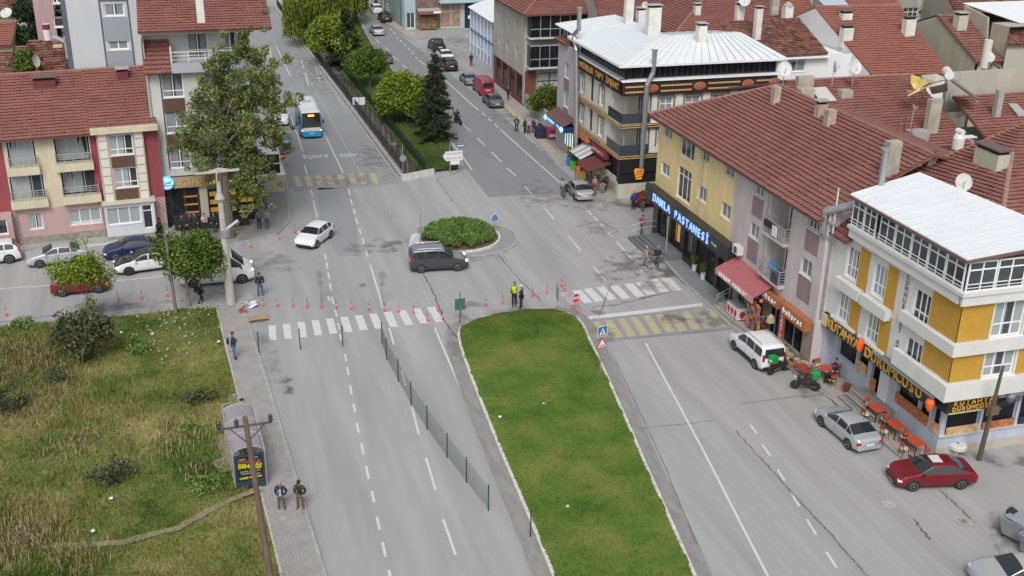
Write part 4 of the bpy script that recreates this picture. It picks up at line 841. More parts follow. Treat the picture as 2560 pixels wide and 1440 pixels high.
for (z0, z1) in ((6.85, 7.5), (4.2, 5.15)): fr.add(MB().box(-.32, 12, -.32, -.003, z0, z1), 'floor_band', wht)
# iron lettering running down the wall
orn = P('iron_letters', (.12, .12, .12), .6); zc = 0
for i, ch in enumerate('CUMHURİYET APT'):
    if ch != ' ': text(ch, .42, orn, 'wall_letter', .01, bk, fk.loc+fk.u*7.35+fk.n*.04+Vector((0, 0, 9.4-i*.36)), (R_(90), 0, fk.a), bold=-.0)
# slab, terrace glazing and white standing-seam canopy
tz0, tz1 = 10.5, 12.25
fk.add(MB().box(1.6, LK-.004, -.45, 1.5, 10.3, tz0), 'terrace_slab', wht); fr.add(MB().box(-.45, 12, -.45, .0, 10.3, tz0), 'terrace_slab', wht)
fk.add(MB().box(1.7, LK-.004, -.35, -.2, 9.75, 10.296), 'slab_apron', wht); fr.add(MB().box(-.35, 12, -.35, -.2, 9.75, 10.296), 'slab_apron', wht)
body(bk, XK+.6, XK+5.0, 43.9, 54.6, 10.5, 12.2, P('terrace_inside', (.2, .19, .18), .9)); body(bk, XK+1.0, 50, 44.5, 53.6, 4.15, 10.29, wht); body(bk, XK+1.0, 50, 53.6, 55.3, 4.15, 9.5, wht); body(bk, 41.2, 50, 47.6, 55.3, 0, 4.14, blu); body(bk, XK+.02, 41.2, 55.25, 55.35, 0, 4.14, blu)
def glaz(f, a, c, d=.3, sk=.25):
    f.window([a, c, tz0, tz1-.1], [.5], .72, d=d+.12-.0, sill=False, fw=.08, pane=glass, name='terrace_window'); f.add(MB().bar((a, -d-.06, tz0+.45), (c, -d-.06, tz0+.45), .04).bar((a, -d-.06, tz0+.25), (c, -d-.06, tz0+.25), .03), 'rail', white)
us = [1.6, 2.75, 3.0, 4.15]; glaz(fk, 1.7, 2.9); glaz(fk, 2.95, 4.1)
for i in range(5): glaz(fk, 4.5+i*1.5, 4.5+i*1.5+1.45)
for i in range(6): glaz(fr, -.25+i*1.75, -.25+i*1.75+1.7, d=.28)
# canopy of separate seamed panels
C0 = [Vector((36.35, 53.6, 12.42)), Vector((36.35, 43.0, 12.42)), Vector((43.0, 43.0, 12.95)), Vector((41.6, 54.6, 13.05))]
npn = 13
for i in range(npn):
    a, c = i/npn, (i+1)/npn-.004; q = [C0[0].lerp(C0[1], a), C0[0].lerp(C0[1], c), C0[3].lerp(C0[2], c), C0[3].lerp(C0[2], a)]
    q = [p-bk.location for p in q]; o = MB().ext(q, (0, 0, -.06)).build('roof_panel', metalroof, bk); MB().bar(q[0]+Vector((0, 0, .02)), q[3]+Vector((0, 0, .02)), .03, .05).build('roof_seam', P('metal_seam', (.54, .58, .61), .45), bk)
MB().bar(C0[0]-bk.location-Vector((0, 0, .14)), C0[1]-bk.location-Vector((0, 0, .14)), .1, .16).bar(C0[1]-bk.location-Vector((0, 0, .14)), C0[2]-bk.location-Vector((0, 0, .14)), .1, .16).build('gutter', P('brown_gutter', (.14, .09, .08), .6), bk)
fk.add(MB().pipe([(.3, -.5, 12.3), (.3, -.5, 9.3)], .05, 6), 'canopy_post', whiter)
# small tiled roof strip at the left end and the big hip roof behind
roof(bk, [(36.5, 55.6, 9.35), (36.5, 53.65, 9.35), (40.4, 53.65, 11.9), (40.4, 55.6, 11.9)], eave=(0, 1))
hb = building('tiled_house', 'broad hip roof with an orange verge and capped cream chimney behind the white canopy', 'house', (48, 50))
HA = Vector((42.6, 48.3, 11.15)); sl2 = .26
def hp(x, y): return onplane(x, y, HA, (-sl2, 0, 1))
Hh = hp(2530, 380); Hv = hp(2240, 445); Ht = hp(2560, 310)
tv = Hv.y
EV = [Vector((38.2, tv, HA.z-(HA.x-38.2)*sl2)), Vector((HA.x-2.5, 48.2, HA.z-2.5*sl2)), HA, Hh, Vector((Ht.x, Ht.y, Ht.z)), Hv]
r4 = roof(hb, EV, parts=0, eave=(0, 1), expo=.42)
HC = [HA+Vector((-.2, -.3, 0)), Vector((58, 48.0, 11.15)), Vector((58, Hh.y, Hh.z)), Hh]
r5 = roof(hb, HC, eave=(0, 1)); ridge(r5, hb, HA, Hh, w=.34, mat=P('ridge_mossy', (.32, .2, .15), .9, var=.3, vs=3))
ridge(r4, hb, Hv, Ht, w=.16, mat=P('verge_orange', (.30, .13, .03), .9, var=.3, vs=3)); body(hb, 41, 57, 49.5, 62, 0, 10.3, lil)
Fac(hb, (42, 48.6), 0).wall(0, 16, 8, 11.05, [], plaster('mauve_wall', (.38, .33, .36)))
for (x, y, z, w_, d_, h_) in ((2322, 412, 12.0, .6, .6, .75), (2475, 415, 12.4, .9, 2.2, 1.0)):
    q = onplane(x, y, HA, (-sl2, 0, 1)); chimney(r4, hb, q, w_, d_, h_, P('cream_chimney', (.46, .44, .36), .9, var=.1, vs=2), P('cap_brown', (.13, .09, .09), .8))
q = onplane(2402, 492, HA, (-sl2, 0, 1)); dish(0, 0, 0, q, .5, 205, 30, 'large white satellite dish over the corner of the seamed canopy', .9)
# flues
fl = thing('flue_pipe', 'galvanised flue with a rain cap standing behind the white canopy', 'flue', (0, 0, 0)); q = at(2201, 470, 12.5); fl.location = q
MB().cyl((0, 0, -1.2), (0, 0, 2.3), .2, n=14).cyl((0, 0, 1.0), (0, 0, 1.12), .24, n=14).cyl((0, 0, 2.3), (0, 0, 2.4), .3, n=14).build('flue', zinc, fl)
fl = thing('flue_pipe', 'big bent silver flue running down between the lilac and mustard buildings', 'flue', (XK-.4, 55.5, 0));
MB().pipe([(1.2, -2.2, 12.0), (-.45, .1, 10.7)], .26, 12).pipe([(-.45, .1, 10.7), (-.45, .1, 9.3), (.05, .05, 8.7), (.05, .05, 3.6)], .2, 12).build('flue', zinc, fl)
# ---- cafe at street level
XC = 37.8; fc = Fac(bk, (XC, 55.4), -math.pi/2); LC = 55.4-44.4; fcr = Fac(bk, (XC, 44.4), 0)
ch = [[.6, 2.6, 1.35, 3.1], [2.75, 3.9, 1.35, 3.1], [4.3, 6.1, .75, 3.1], [6.9, 8.9, 1.35, 3.1], [9.0, 9.95, 1.35, 3.1], [10.2, 10.85, 1.35, 3.1]]
fc.wall(0, LC, 0, 4.14, ch, blu, name='cafe_front', deep=3.0)
for i, h in enumerate(ch):
    if i == 2: fc.add(MB().box(h[0]+.9, h[1], -.03, .04, h[2], h[3]-.3), 'door', P('cafe_door', (.62, .64, .68), .4)); continue
    fc.window(h, 1, 0, frame=P('blue_frame', (.45, .5, .6), .4), pane=glass_t, sill=False, name='cafe_window')
food = P('food_poster', (.33, .025, .018), .6, var=.3, vs=4.5, col2=(.58, .27, .12)); food2 = P('bun_poster', (.48, .28, .10), .6, var=.4, vs=3, col2=(.8, .55, .3))
for (u0, u1, z0, z1, m_) in ((2.8, 3.85, 1.4, 2.1, food2), (6.9, 9.95, 1.33, 1.98, food), (10.2, 10.85, 1.33, 1.98, food2), (4.35, 4.95, .8, 1.7, food)):
    fc.add(MB().box(u0, u1, -.05, -.02, z0, z1), 'poster', m_)
cr = [[.35, 2.5, 1.35, 3.2], [2.7, 4.9, 1.35, 3.2], [5.1, 7.3, 1.35, 3.2], [7.5, 9.5, 1.35, 3.2]]
fcr.wall(0, 11, 0, 4.14, cr, blu, name='cafe_front', deep=3.0)
for i, h in enumerate(cr):
    fcr.window(h, 1, 0, frame=P('blue_frame', (.45, .5, .6), .4), pane=glass_t, sill=False, name='cafe_window')
    fcr.add(MB().box(h[0]+.05, h[1]-.05, -.05, -.02, 1.33, 1.8), 'poster', (food2, food, P('dark_panel', (.03, .03, .035), .5), food)[i])
fcr.add(MB().box(0, 11, -.04, 0, 0, .55), 'plinth', plaster('beige_plinth', (.42, .39, .33))); fcr.add(MB().box(-.02, 11, -.12, 0, 1.25, 1.32), 'window_sill', ledge); fc.add(MB().box(0, LC, -.12, 0, 1.25, 1.32), 'window_sill', ledge) if 0 else None
for i, (x, y) in enumerate(((.9, 1.2), (3.4, 1.2))):
    fcr.add(MB().box(x, x+1.3, y-.3, y+.4, 1.85, 1.9).box(x+.6, x+.7, y, y+.1, .9, 1.85), 'table_inside', P('table_cream', (.6, .52, .38), .6))
fc.add(MB().box(7.2, 8.4, .6, 1.3, 1.85, 1.9).box(9.0, 9.9, .6, 1.3, 1.85, 1.9), 'table_inside', P('table_cream', (.6, .52, .38), .6))
goldl = P('gold_letter', (.55, .33, .06), .45, spec=.6); chili = P('orange_drop', (.75, .13, .03), .5)
ks = thing('shop_sign', 'long black sign with gold letters and an orange drop over the cafe tables', 'shop sign', (36.9, 55.6, 0)); kf = Fac(ks, (36.9, 55.6), -math.pi/2)
kf.add(MB().box(0, 11.15, -.12, .9, 3.3, 4.1), 'sign_board', blackp); kf.add(MB().box(-.05, .75, -.2, -.12, 3.35, 4.1), 'name_plate', P('cream_plate', (.55, .48, .3), .6))
letters(kf, 'KÜTAHYA', .85, 4.35, 3.68, .86, goldl, .13, bold=.012); letters(kf, 'DÜRÜMCÜSÜ', 5.0, 10.6, 3.68, .86, goldl, .13, bold=.012)
MB().lathe((0, 0, 0), [(.08, -.5), (.2, -.25), (.24, .1), (.16, .35), (.04, .5)], 12, sy=.5).build('orange_drop', chili, ks, loc=(-.3, -4.75, 4.0)); MB().lathe((0, 0, 0), [(.08, -.45), (.22, -.2), (.27, .1), (.18, .33), (.04, .42)], 12, sy=.9).build('orange_drop', chili, ks, loc=(-.2, -11.4, 3.6))
k2 = thing('shop_sign', 'short two line gold lettered sign round the corner over the cafe window', 'shop sign', (37.2, 43.4, 0)); kf2 = Fac(k2, (37.2, 43.55), 0); kf2.add(MB().box(0, 3.2, -.1, .8, 3.3, 4.1), 'sign_board', blackp)
letters(kf2, 'KÜTAHYA', .3, 2.9, 3.88, .42, goldl, .11, bold=.008); letters(kf2, 'DÜRÜMCÜSÜ', .3, 2.9, 3.52, .36, goldl, .11, bold=.006); kf2.add(MB().box(.15, 2.2, -.14, -.1, 3.25, 3.33), 'lit_strip', P('strip_yellow', (.5, .45, .2), .5))
kt = Fac(bk, (37.0, 55.5), -math.pi/2); kt.add(MB().box(5.9, 11.6, -.5, .75, 4.105, 4.14), 'sign_roof', P('grey_lid', (.16, .16, .17), .6))
# steps and platform of the cafe
cs = thing('cafe_steps', 'worn grey stone steps with light edges rising to the cafe door', 'steps', (XC, 50.3, 0))
for k in range(4): MB().box(-2.2+.4*k, .0, -2.0, 1.3-.1*k, .19*k, .19*(k+1)).build('step', P('worn_step', (.2, .19, .18), .8, var=.25, vs=4), cs); MB().box(-2.21+.4*k, -2.16+.4*k, -2.0, 1.3-.1*k, .19*(k+1)-.02, .19*(k+1)+.004).build('step_edge', P('step_edge', (.42, .41, .39), .8, var=.4, vs=8), cs)
# tables and chairs outside
tred = P('table_red', (.42, .07, .035), .5, var=.1, vs=3); seatc = P('seat_cream', (.55, .47, .33), .6); legm = P('leg_dark', (.05, .04, .035), .5)
def table(p, lab, rz=0, s=1.0):
    t = thing('cafe_table', lab, 'table', p, rz, 'red cafe tables on the terrace'); MB().box(-.55*s, .55*s, -.38*s, .38*s, .72, .76).build('tabletop', tred, t, bevel=.01)
    for a in (-1, 1):
        for c in (-1, 1): MB().box(a*.48*s-.025, a*.48*s+.025, c*.31*s-.025, c*.31*s+.025, 0, .72).build('leg', legm, t)
chN = [0]
def chair(p, lab, rz=0, col=None, grp='cafe chairs round the red tables'):
    t = thing('cafe_chair', lab, 'chair', p, rz, grp); col = col or seatc
    MB().lathe((0, 0, .44), [(.19, 0), (.22, .02), (.2, .05)], 10).build('seat', col, t); mb = MB()
    MB().box(-.19, .19, .17, .2, .62, .86).build('backrest', tred if col is seatc else col, t)
    for a in (-1, 1): MB().bar((a*.15, -.15, .44), (a*.19, -.19, 0), .025).build('leg', legm, t); MB().bar((a*.15, .15, .44), (a*.19, .2, 0), .025).bar((a*.15, .17, .44), (a*.17, .19, .85), .025).build('leg', legm, t)
TB = [at(2200, 1050, .2), at(2247, 1092, .2), at(2297, 1135, .2)]
tabs = [(2192, 1018), (2240, 1060), (2290, 1102)]; names = ('closest to the steps', 'between the others', 'at the wall corner')
for (x, y), nm in zip(tabs, names):
    c = at(x, y, .95); table((c.x, c.y, .2), 'small red terrace table '+nm, R_(90))
    for k, (dx, dy, r_) in enumerate(((-.75, -.1, 90), (.0, -.85, 180), (.05, .85, 0))):
        chair((c.x+dx, c.y+dy, .2), ('cream seated chair on the road side of the red table ', 'cream seated chair nearer the red sedan, at the red table ', 'cream seated chair on the far side of the red table ')[k]+nm, R_(r_))
c = at(2064, 928, .75); table((c.x, c.y, .2), 'crowded red table by the flower pot where people sit', R_(90), .9)
pot = thing('plant_pot', 'square dark red planter at the top of the cafe steps', 'planter', (36.9, 52.0, .2)); MB().lathe((0, 0, 0), [(.2, 0), (.3, .5), (.33, .52), (.3, .5)], 4).build('pot', P('pot_red', (.2, .03, .03), .6), pot); MB().lathe((0, 0, .45), [(.2, 0), (.12, .12)], 6).build('soil', P('soil', (.08, .05, .03), .9), pot)

# ================================================================== striped frieze building on the far corner
XS, YS = 37.2, 90.9; bs_ = building('corner_building', 'white corner building with black and gold frieze bands and a white metal roof', 'apartment building', (XS, YS))
crm_ = plaster('ivory_render', (.60, .58, .53)); fz = P('frieze_black', (.025, .012, .01), .6); gold = P('frieze_gold', (.45, .30, .13), .6, var=.15, vs=3); goldw = P('frieze_wood', (.30, .20, .11), .7, var=.35, vs=4)
fa = Fac(bs_, (XS, 103.3), -math.pi/2); fb = Fac(bs_, (XS, YS), 0); LS = 103.3-YS; LB = 14.8
wa = [fa.rect(*r) for r in (((1450, 163), (1463, 216)), ((1497, 198), (1514, 257)), ((1450, 245), (1460, 292)), ((1494, 286), (1510, 335)))]
def norm(h, zc, hh): cu = (h[0]+h[1])/2; return [cu-.6, cu+.6, zc-hh, zc+hh]
WA = [norm(wa[0], 8.1, .85), norm(wa[1], 8.1, .85), norm(wa[2], 5.2, .85), norm(wa[3], 5.2, .85)]
ds = [(WA[0][1]+WA[1][0])/2-.45, (WA[0][1]+WA[1][0])/2+.45]
D1 = [[ds[0], ds[1], 7.0, 9.4], [ds[0], ds[1], 4.1, 6.4]]; rec = [[LS-3.1, LS-.001, 7.05, 9.35], [LS-3.1, LS-.001, 4.1, 6.4]]
fa.wall(0, LS-3.1, 3.9, 9.5, WA+D1, crm_)
for h in WA: fa.window(h, 2, .7, cur=curt, fw=.08); fa.add(MB().box(h[0]-.15, h[0]-.06, -.06, 0, h[2], h[3]+.1).box(h[1]+.06, h[1]+.15, -.06, 0, h[2], h[3]+.1).ext([(h[0]-.2, 0, h[3]+.1), (h[1]+.2, 0, h[3]+.1), (h[1]+.2, 0, h[3]+.18), ((h[0]+h[1])/2, 0, h[3]+.36), (h[0]-.2, 0, h[3]+.18)], (0, -.07, 0)), 'window_trim', P('trim_taupe', (.16, .13, .11), .8))
for h in D1: fa.window(h, 2, .5, frame=P('dark_frame', (.03, .03, .04), .5), pane=glass_d, sill=False)
# recessed corner balconies
for k, (z0, z1) in enumerate(((6.95, 9.5), (4.05, 6.6))):
    fa.add(MB().box(LS-3.1, LS+.28, -.3, 3.3, z0-.12, z0), 'balcony_slab', crm_); fa.add(MB().box(LS-3.1, LS-3.0, .0, 2.4, z0, z1).box(LS-3.1, LS, 2.38, 2.45, z0, z1), 'balcony_wall', crm_); fa.window([LS-2.4, LS-1.2, z0+.1, z1-.3], 2, 0, d=-2.2, sill=False)
    gp = P('smoked_glass_panel', (.05, .06, .07), .1, spec=.7)
    fa.add(MB().box(LS-3.1, LS+.25, -.27, -.24, z0+.01, z0+.95), 'balcony_glass', gp); fb.add(MB().box(-.25, 2.5, -.28, -.24, z0+.01, z0+.95), 'balcony_glass', gp); fb.add(MB().box(0, 2.6, -.3, 0, z0-.12, z0), 'balcony_slab', crm_) if 0 else None
    fa.add(MB().box(LS-.6, LS-.48, .3, .42, z0, z1), 'column', offw)
wb = [[3.4, 4.7, 7.6, 9.1], [5.9, 7.4, 7.6, 9.1], [8.6, 10.1, 7.6, 9.1], [3.4, 4.7, 4.7, 6.2], [5.9, 7.4, 4.7, 6.2]]
fb.wall(2.6, LB, 3.9, 9.5, wb, crm_); fb.add(MB().box(2.6, 2.65, 0, 3, 3.9, 9.5), 'balcony_wall', crm_)
for h in wb: fb.window(h, 2, .62, cur=curt2); fb.add(MB().box(h[0]-.2, h[0]-.06, -.06, 0, h[2], h[3]+.05).box(h[1]+.06, h[1]+.2, -.06, 0, h[2], h[3]+.05).ext([(h[0]-.3, 0, h[3]+.05), (h[1]+.3, 0, h[3]+.05), (h[1]+.1, 0, h[3]+.28), (h[0]-.1, 0, h[3]+.28)], (0, -.08, 0)), 'window_trim', P('trim_taupe', (.16, .13, .11), .8))
# upper frieze with gold bars and rosettes
fa.add(MB().box(-.1, LS-.004, -.3, .3, 9.5, 10.75), 'frieze', fz); fb.add(MB().box(-.3, LB, -.3, .3, 9.5, 10.752), 'frieze', fz)
for z in (9.82, 10.3):
    for u0, u1 in ((-.1, 1.7), (3.3, 6.3), (7.9, 11.1), (12.7, 14.3)): fb.add(MB().box(u0, u1, -.34, -.3, z-.07, z+.07), 'gold_bar', gold)
for u in (2.5, 7.1, 11.9, 14.6):
    o = fb.add(MB().lathe((0, 0, 0), [(.62, 0), (.5, .05), (.0, .08)], 16, sy=.62), 'rosette', P('rosette', (.28, .17, .08), .7, var=.5, vs=9, col2=(.45, .12, .06))); o.location = fb.loc+fb.u*u+fb.n*.3+Vector((0, 0, 10.08)); o.rotation_euler = (R_(90), 0, fb.a)
letters(fa, 'ŞAHİNLER YAPI İNŞAAT', .6, LS-.6, 10.08, .78, P('copper_letter', (.55, .30, .10), .5), .31, bold=.008)
for k, zb in enumerate((6.5, 3.65)):
    fa.add(MB().box(-.1, LS-.004, -.32, .0, zb, zb+.42), 'floor_band', goldw); fb.add(MB().box(-.32, LB, -.32, 0, zb, zb+.42), 'floor_band', fz)
    for z in (zb+.08, zb+.28): fb.add(MB().box(-.3, LB, -.37, -.32, z, z+.09), 'gold_bar', gold); fa.add(MB().box(LS-4.5, LS+.315, -.37, -.32, z, z+.09), 'gold_bar', gold)
fa.add(MB().box(-.1, LS-.004, -.45, .3, 10.76, 10.9), 'terrace_slab', white); fb.add(MB().box(-.45, LB+.2, -.45, .3, 10.76, 10.9), 'terrace_slab', white)
for i in range(8):
    u = .2+i*(LS-.2)/8; fa.window([u, u+(LS-.2)/8-.04, 10.92, 12.2], 2, 0, frame=P('dark_frame', (.03, .03, .04), .5), pane=glass_d, d=-.05, sill=False, name='terrace_window')
for i in range(9):
    u = i*LB/9; fb.window([u, u+LB/9-.03, 10.92, 12.3], 3, 0, frame=P('dark_frame', (.03, .03, .04), .5), pane=glass_d, d=-.05, sill=False, name='terrace_window')
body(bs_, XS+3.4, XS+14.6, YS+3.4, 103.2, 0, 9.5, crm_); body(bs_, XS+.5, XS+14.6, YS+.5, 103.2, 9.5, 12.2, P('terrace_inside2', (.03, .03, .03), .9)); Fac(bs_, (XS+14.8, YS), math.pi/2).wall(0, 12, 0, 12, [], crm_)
body(bs_, XS+2.66, XS+3.5, YS+.05, YS+3.4, 3.9, 9.4, crm_)
# metal roof in separate sheets: west slope, south slope
zE, zR2 = 12.35, 13.4
def seamroof(b, q, n, mat=metalroof):
    for i in range(n):
        a, c = i/n, (i+1)/n-.05/n*1; p = [q[0].lerp(q[1], a), q[0].lerp(q[1], c), q[3].lerp(q[2], c), q[3].lerp(q[2], a)]; p = [x-b.location for x in p]
        MB().ext(p, (0, 0, -.07)).build('roof_panel', mat, b); MB().bar(p[0]+Vector((0, 0, .03)), p[3]+Vector((0, 0, .03)), .03, .05).build('roof_seam', P('metal_seam', (.54, .58, .61), .45), b)
V_ = Vector; pk = V_((43.6, 97.2, zR2))
seamroof(bs_, [V_((36.4, 104.2, zE)), V_((36.4, 90.3, zE)), pk+V_((0, -.3, 0)), V_((43.6, 104.2, zR2))], 26); seamroof(bs_, [V_((36.45, 90.2, zE)), V_((52.6, 90.2, zE)), V_((51.5, 97.4, zR2)), pk], 19)
seamroof(bs_, [V_((43.6, 97.6, zR2)), V_((51.5, 97.6, zR2)), V_((52, 104, 12.4)), V_((43.8, 104, 12.4))], 8)
MB().bar(V_((36.35, 104.2, zE-.12))-bs_.location, V_((36.35, 90.15, zE-.12))-bs_.location, .12, .2).bar(V_((36.35, 90.15, zE-.12))-bs_.location, V_((52.6, 90.15, zE-.12))-bs_.location, .12, .2).bar(V_((36.5, 90.3, zE+.05))-bs_.location, pk-bs_.location+V_((0, 0, .05)), .2, .06).build('gutter', metalroof, bs_)
for (x, y, z, w_, d_, h_, cp) in ((1570, 60, 13.2, .8, .7, 2.6, 1), (1631, 88, 13.2, 1.25, .8, 2.6, 1), (1603, 55, 13.2, 1.0, .8, 1.2, 1), (1751, 107, 13.0, .8, .8, 1.6, 1), (1892, 82, 13.2, .6, .6, 2.3, 0), (1848, 42, 13.6, .8, .6, 1.2, 1)):
    chimney(bs_, bs_, at(x, y, z), w_, d_, h_, whiter, P('cap_metal', (.35, .37, .4), .4), .06) if cp else chimney(bs_, bs_, at(x, y, z), w_, d_, h_, whiter, kerbd, .03)
# roof ventilator and flues
for (pts, lab) in (([(1441, 344, 6), (1441, 128, 9.5), (1435, 88, 13), (1447, 73, 13), (1449, 22, 15.6)], 'tall galvanised flue bending past the roof edge above the copper lettering'), ([(1606, 376, 4.2), (1617, 215, 10.0), (1633, 180, 10.6), (1637, 128, 12.9)], 'tall galvanised flue with a bend in front of the striped frieze')):
    t = thing('flue_pipe', lab, 'flue', (36.7, 90.3 if 'front' in lab else 103, 0)); yy = 90.2 if 'front' in lab else None
    P3 = [Vector(onY(x, y, 90.2)) if yy else Vector(onX(x, y, 36.5)) for x, y, z in pts]; P3 = [p-t.location for p in P3]; mb = MB().pipe(P3, .22, 12)
    mb.cyl(P3[0], P3[0]-V_((0, 0, 1.6 if yy else 3)), .2, n=12); mb.cyl(P3[-1]+V_((0, 0, .02)), P3[-1]+V_((0, 0, .14)), .3, n=12); mb.build('flue', zinc, t)
# ground floor: dark glazed corner shop on a cream plinth
PL = plaster('cream_plinth', (.50, .47, .38)); fb.wall(-.25, LB, 0, 1.35, [], PL, name='plinth', d=.25); fa.wall(5.9, LS-.004, 0, 1.35, [], PL, name='plinth', d=.25)
fa.add(MB().box(LS-2.4, LS-.3, -.28, -.255, .35, 1.15), 'graffiti_panel', P('graffiti', (.25, .28, .3), .8, var=.8, vs=5, col2=(.5, .48, .42)))
hb1 = [[.2, 3.3, 2.2, 3.5], [3.4, 6.4, 2.2, 3.5]]; fb.wall(-.2, LB, 1.35, 3.65, hb1, blackp, name='shop_front', d=.18, deep=2)
for h in hb1: fb.window(h, 2, 0, frame=black, pane=P('teal_glass', (.10, .15, .17), .1, spec=.9), d=.1, sill=False, name='shop_window')
ha1 = [[.5, 2.0, .2, 3.0], [2.6, 5.4, .4, 2.8], [6.2, 8.6, 1.6, 3.3], [8.8, 11.6, 1.6, 3.3]]; fa.wall(0, LS-.19, 0, 3.65, ha1, P('shop_brown', (.09, .06, .05), .7, var=.3, vs=3), name='shop_front', deep=2)
for h in ha1: fa.window(h, 2, 0, frame=black, pane=glass_d, sill=False, name='shop_window')
for i in range(4): fa.add(MB().box(7.0+i*1.35, 8.1+i*1.35, -.3, -.27, 1.4, 1.95), 'menu_board', P('menu_white', (.55, .54, .48), .6, var=.25, vs=6))
def lsign(lab, f, u0, u1, z0, z1, d, mat, s, sz, lm, emb=None):
    t = thing('shop_sign', lab, 'shop sign', f.W(u0, 0)); g = Fac(t, f.W(u0, 0)[:2], f.a); g.add(MB().box(0, u1-u0, -d, 0, z0, z1), 'sign_board', mat)
    if s: letters(g, s, (u1-u0)*.08, (u1-u0)*.92, (z0+z1)/2, sz, lm, d+.01, bold=.006)
    return t, g
t_, g_ = lsign('black sign panel with an orange waffle emblem on the dark corner shop', fb, 0, 3.6, 2.5, 3.62, .32, blackp, '', 0, None)
ow = P('waffle_orange', (.62, .25, .03), .5, emis=(1, .4, .05), es=.25); mb = MB().ext([(1.4, -.36, 1.75), (1.95, -.36, 1.75), (2.15, -.36, 2.6), (2.05, -.36, 2.8), (1.3, -.36, 2.8), (1.2, -.36, 2.6)], (0, -.06, 0)); o = g_.add(mb, 'emblem', ow)
for k in range(3): g_.add(MB().bar((1.35, -.44, 1.95+k*.25), (2.0, -.44, 2.05+k*.25), .05), 'emblem_line', P('emblem_brown', (.2, .07, .02), .6))
t_, g_ = lsign('maroon slanted shop sign with pale letters beside the grey pipe', fa, 6.0, 9.5, 2.75, 3.5, .5, P('board_maroon', (.18, .03, .06), .6), 'LOKANTA', .42, P('letter_rose', (.5, .3, .3), .5))
t_, g_ = lsign('orange shop board above the open fronted greengrocer', fa, .6, 4.4, 3.0, 3.62, .45, P('board_orange', (.50, .15, .05), .6), '', .4, None)
t_, g_ = lsign('tall brown wooden shutter panel next to the greengrocer', fa, -.4, .6, .9, 3.2, .12, P('wood_panel', (.28, .12, .04), .7), '', 0, None)
aw = thing('shop_awning', 'grey and white striped awning sloping over the greengrocer stand', 'awning', (XS, 100, 0)); af = Fac(aw, (XS, 100.3), -math.pi/2)
for k in range(6): af.add(MB().ext([(k*.55, 0, 2.7), (k*.55+.53, 0, 2.7), (k*.55+.53, -1.7, 1.95), (k*.55, -1.7, 1.95)], (0, 0, .03)), 'stripe', P('awn_w', (.55, .56, .56), .8) if k % 2 else P('awn_g', (.3, .31, .32), .8))
aw = thing('shop_awning', 'dark red awning over the crowd behind the silver sedan', 'awning', (XS, 96, 0)); af = Fac(aw, (XS, 96.6), -math.pi/2); af.add(MB().ext([(0, 0, 2.5), (3.4, 0, 2.5), (3.4, -2.3, 1.9), (0, -2.3, 1.9)], (0, 0, .04)), 'awning_cloth', P('awning_maroon', (.12, .03, .03), .8, var=.2, vs=3)); af.add(MB().bar((.05, -2.25, 0), (.05, -2.25, 1.9), .04).bar((3.35, -2.25, 0), (3.35, -2.25, 1.9), .04), 'pole', black)
# narrower lavender wing to its left, with the blue lit shop
bl = building('apartment_block', 'narrow lavender wing with mauve window strips above the blue lit shop sign', 'apartment building', (37.3, 110)); fl_ = Fac(bl, (37.3, 109.8), -math.pi/2); lav = plaster('lavender_render', (.46, .42, .45))
hw = [fl_.rect((1408, 135), (1424, 178)), fl_.rect((1407, 208), (1422, 252))]; hw = [[h[0], max(h[1], h[0]+1.2), h[2], h[3]] for h in hw]
hw = [[2.2, 3.6, 7.6, 9.1], [2.2, 3.6, 4.6, 6.1]]
fl_.wall(0, 6.4, 0, 11.0, hw, lav); [fl_.window(h, 2, 0, cur=curt) for h in hw]; [fl_.panel(2.1, 3.7, z-1.35, z-.1, mau) for z in (7.6, 4.6)]
Fac(bl, (37.3, 109.8), math.pi).wall(-.01, .0, 0, 11, [], lav); body(bl, 38.0, 50, 103.4, 109.7, 0, 11.0, lav); body(bl, 37.32, 38.4, 109.5, 109.78, 0, 10.9, lav)
roof(bl, [(36.9, 110.1, 11.05), (36.9, 106.6, 11.05), (38.9, 106.6, 11.8), (38.9, 110.1, 11.8)], eave=(0, 1)); seamroof(bl, [V_((37.0, 110.2, 12.5)), V_((37.0, 104.3, 12.5)), V_((43.6, 104.3, 13.4)), V_((43.6, 110.2, 13.2))], 9)
for i in range(5): fl_.window([.3+i*1.15, 1.4+i*1.15, 11.1, 12.4], 2, 0, pane=glass_d, sill=False, d=-.3, name='terrace_window')
t_, g_ = lsign('glowing blue shop sign with two drops over the fruit stand', fl_, .4, 6.2, 2.75, 3.3, 1.3, P('board_navy', (.02, .04, .12), .5), '', 0, None)
letters(g_, 'MARKET 7/24', .8, 5.0, 3.02, .42, P('cyan_lit', (.4, .7, .9), .5, emis=(.2, .5, 1), es=.6), 1.32)
for u in (.3, 5.5): MB().lathe((0, 0, 0), [(.1, -.3), (.28, 0), (.1, .3)], 10).build('drop', P('cyan_lit', (.4, .7, .9), .5), t_, loc=(-1.4, -u, 3.05))
g_.add(MB().ext([(0, 0, 4.0), (5.8, 0, 4.0), (5.8, -1.4, 3.32), (0, -1.4, 3.32)], (0, 0, .05)), 'sign_canopy', P('canopy_brown', (.13, .07, .07), .8))
for i in range(4): t = MB().box(37.15, 37.2, 104.0+i*.75, 104.09+i*.75, .9, 2.5).build('light_tube', P('tube_lit', (.8, .9, .9), .5, emis=(.6, 1, .95), es=.7), None); tag(t, 'upright lit shop window tube number %s from the drain pipe' % ('one', 'two', 'three', 'four')[i], 'light tube', 'lit tubes beside the fruit stand')
fl_.panel(3.6, 6.3, .1, .9, P('yellow_board', (.5, .42, .05), .6), d=.06)
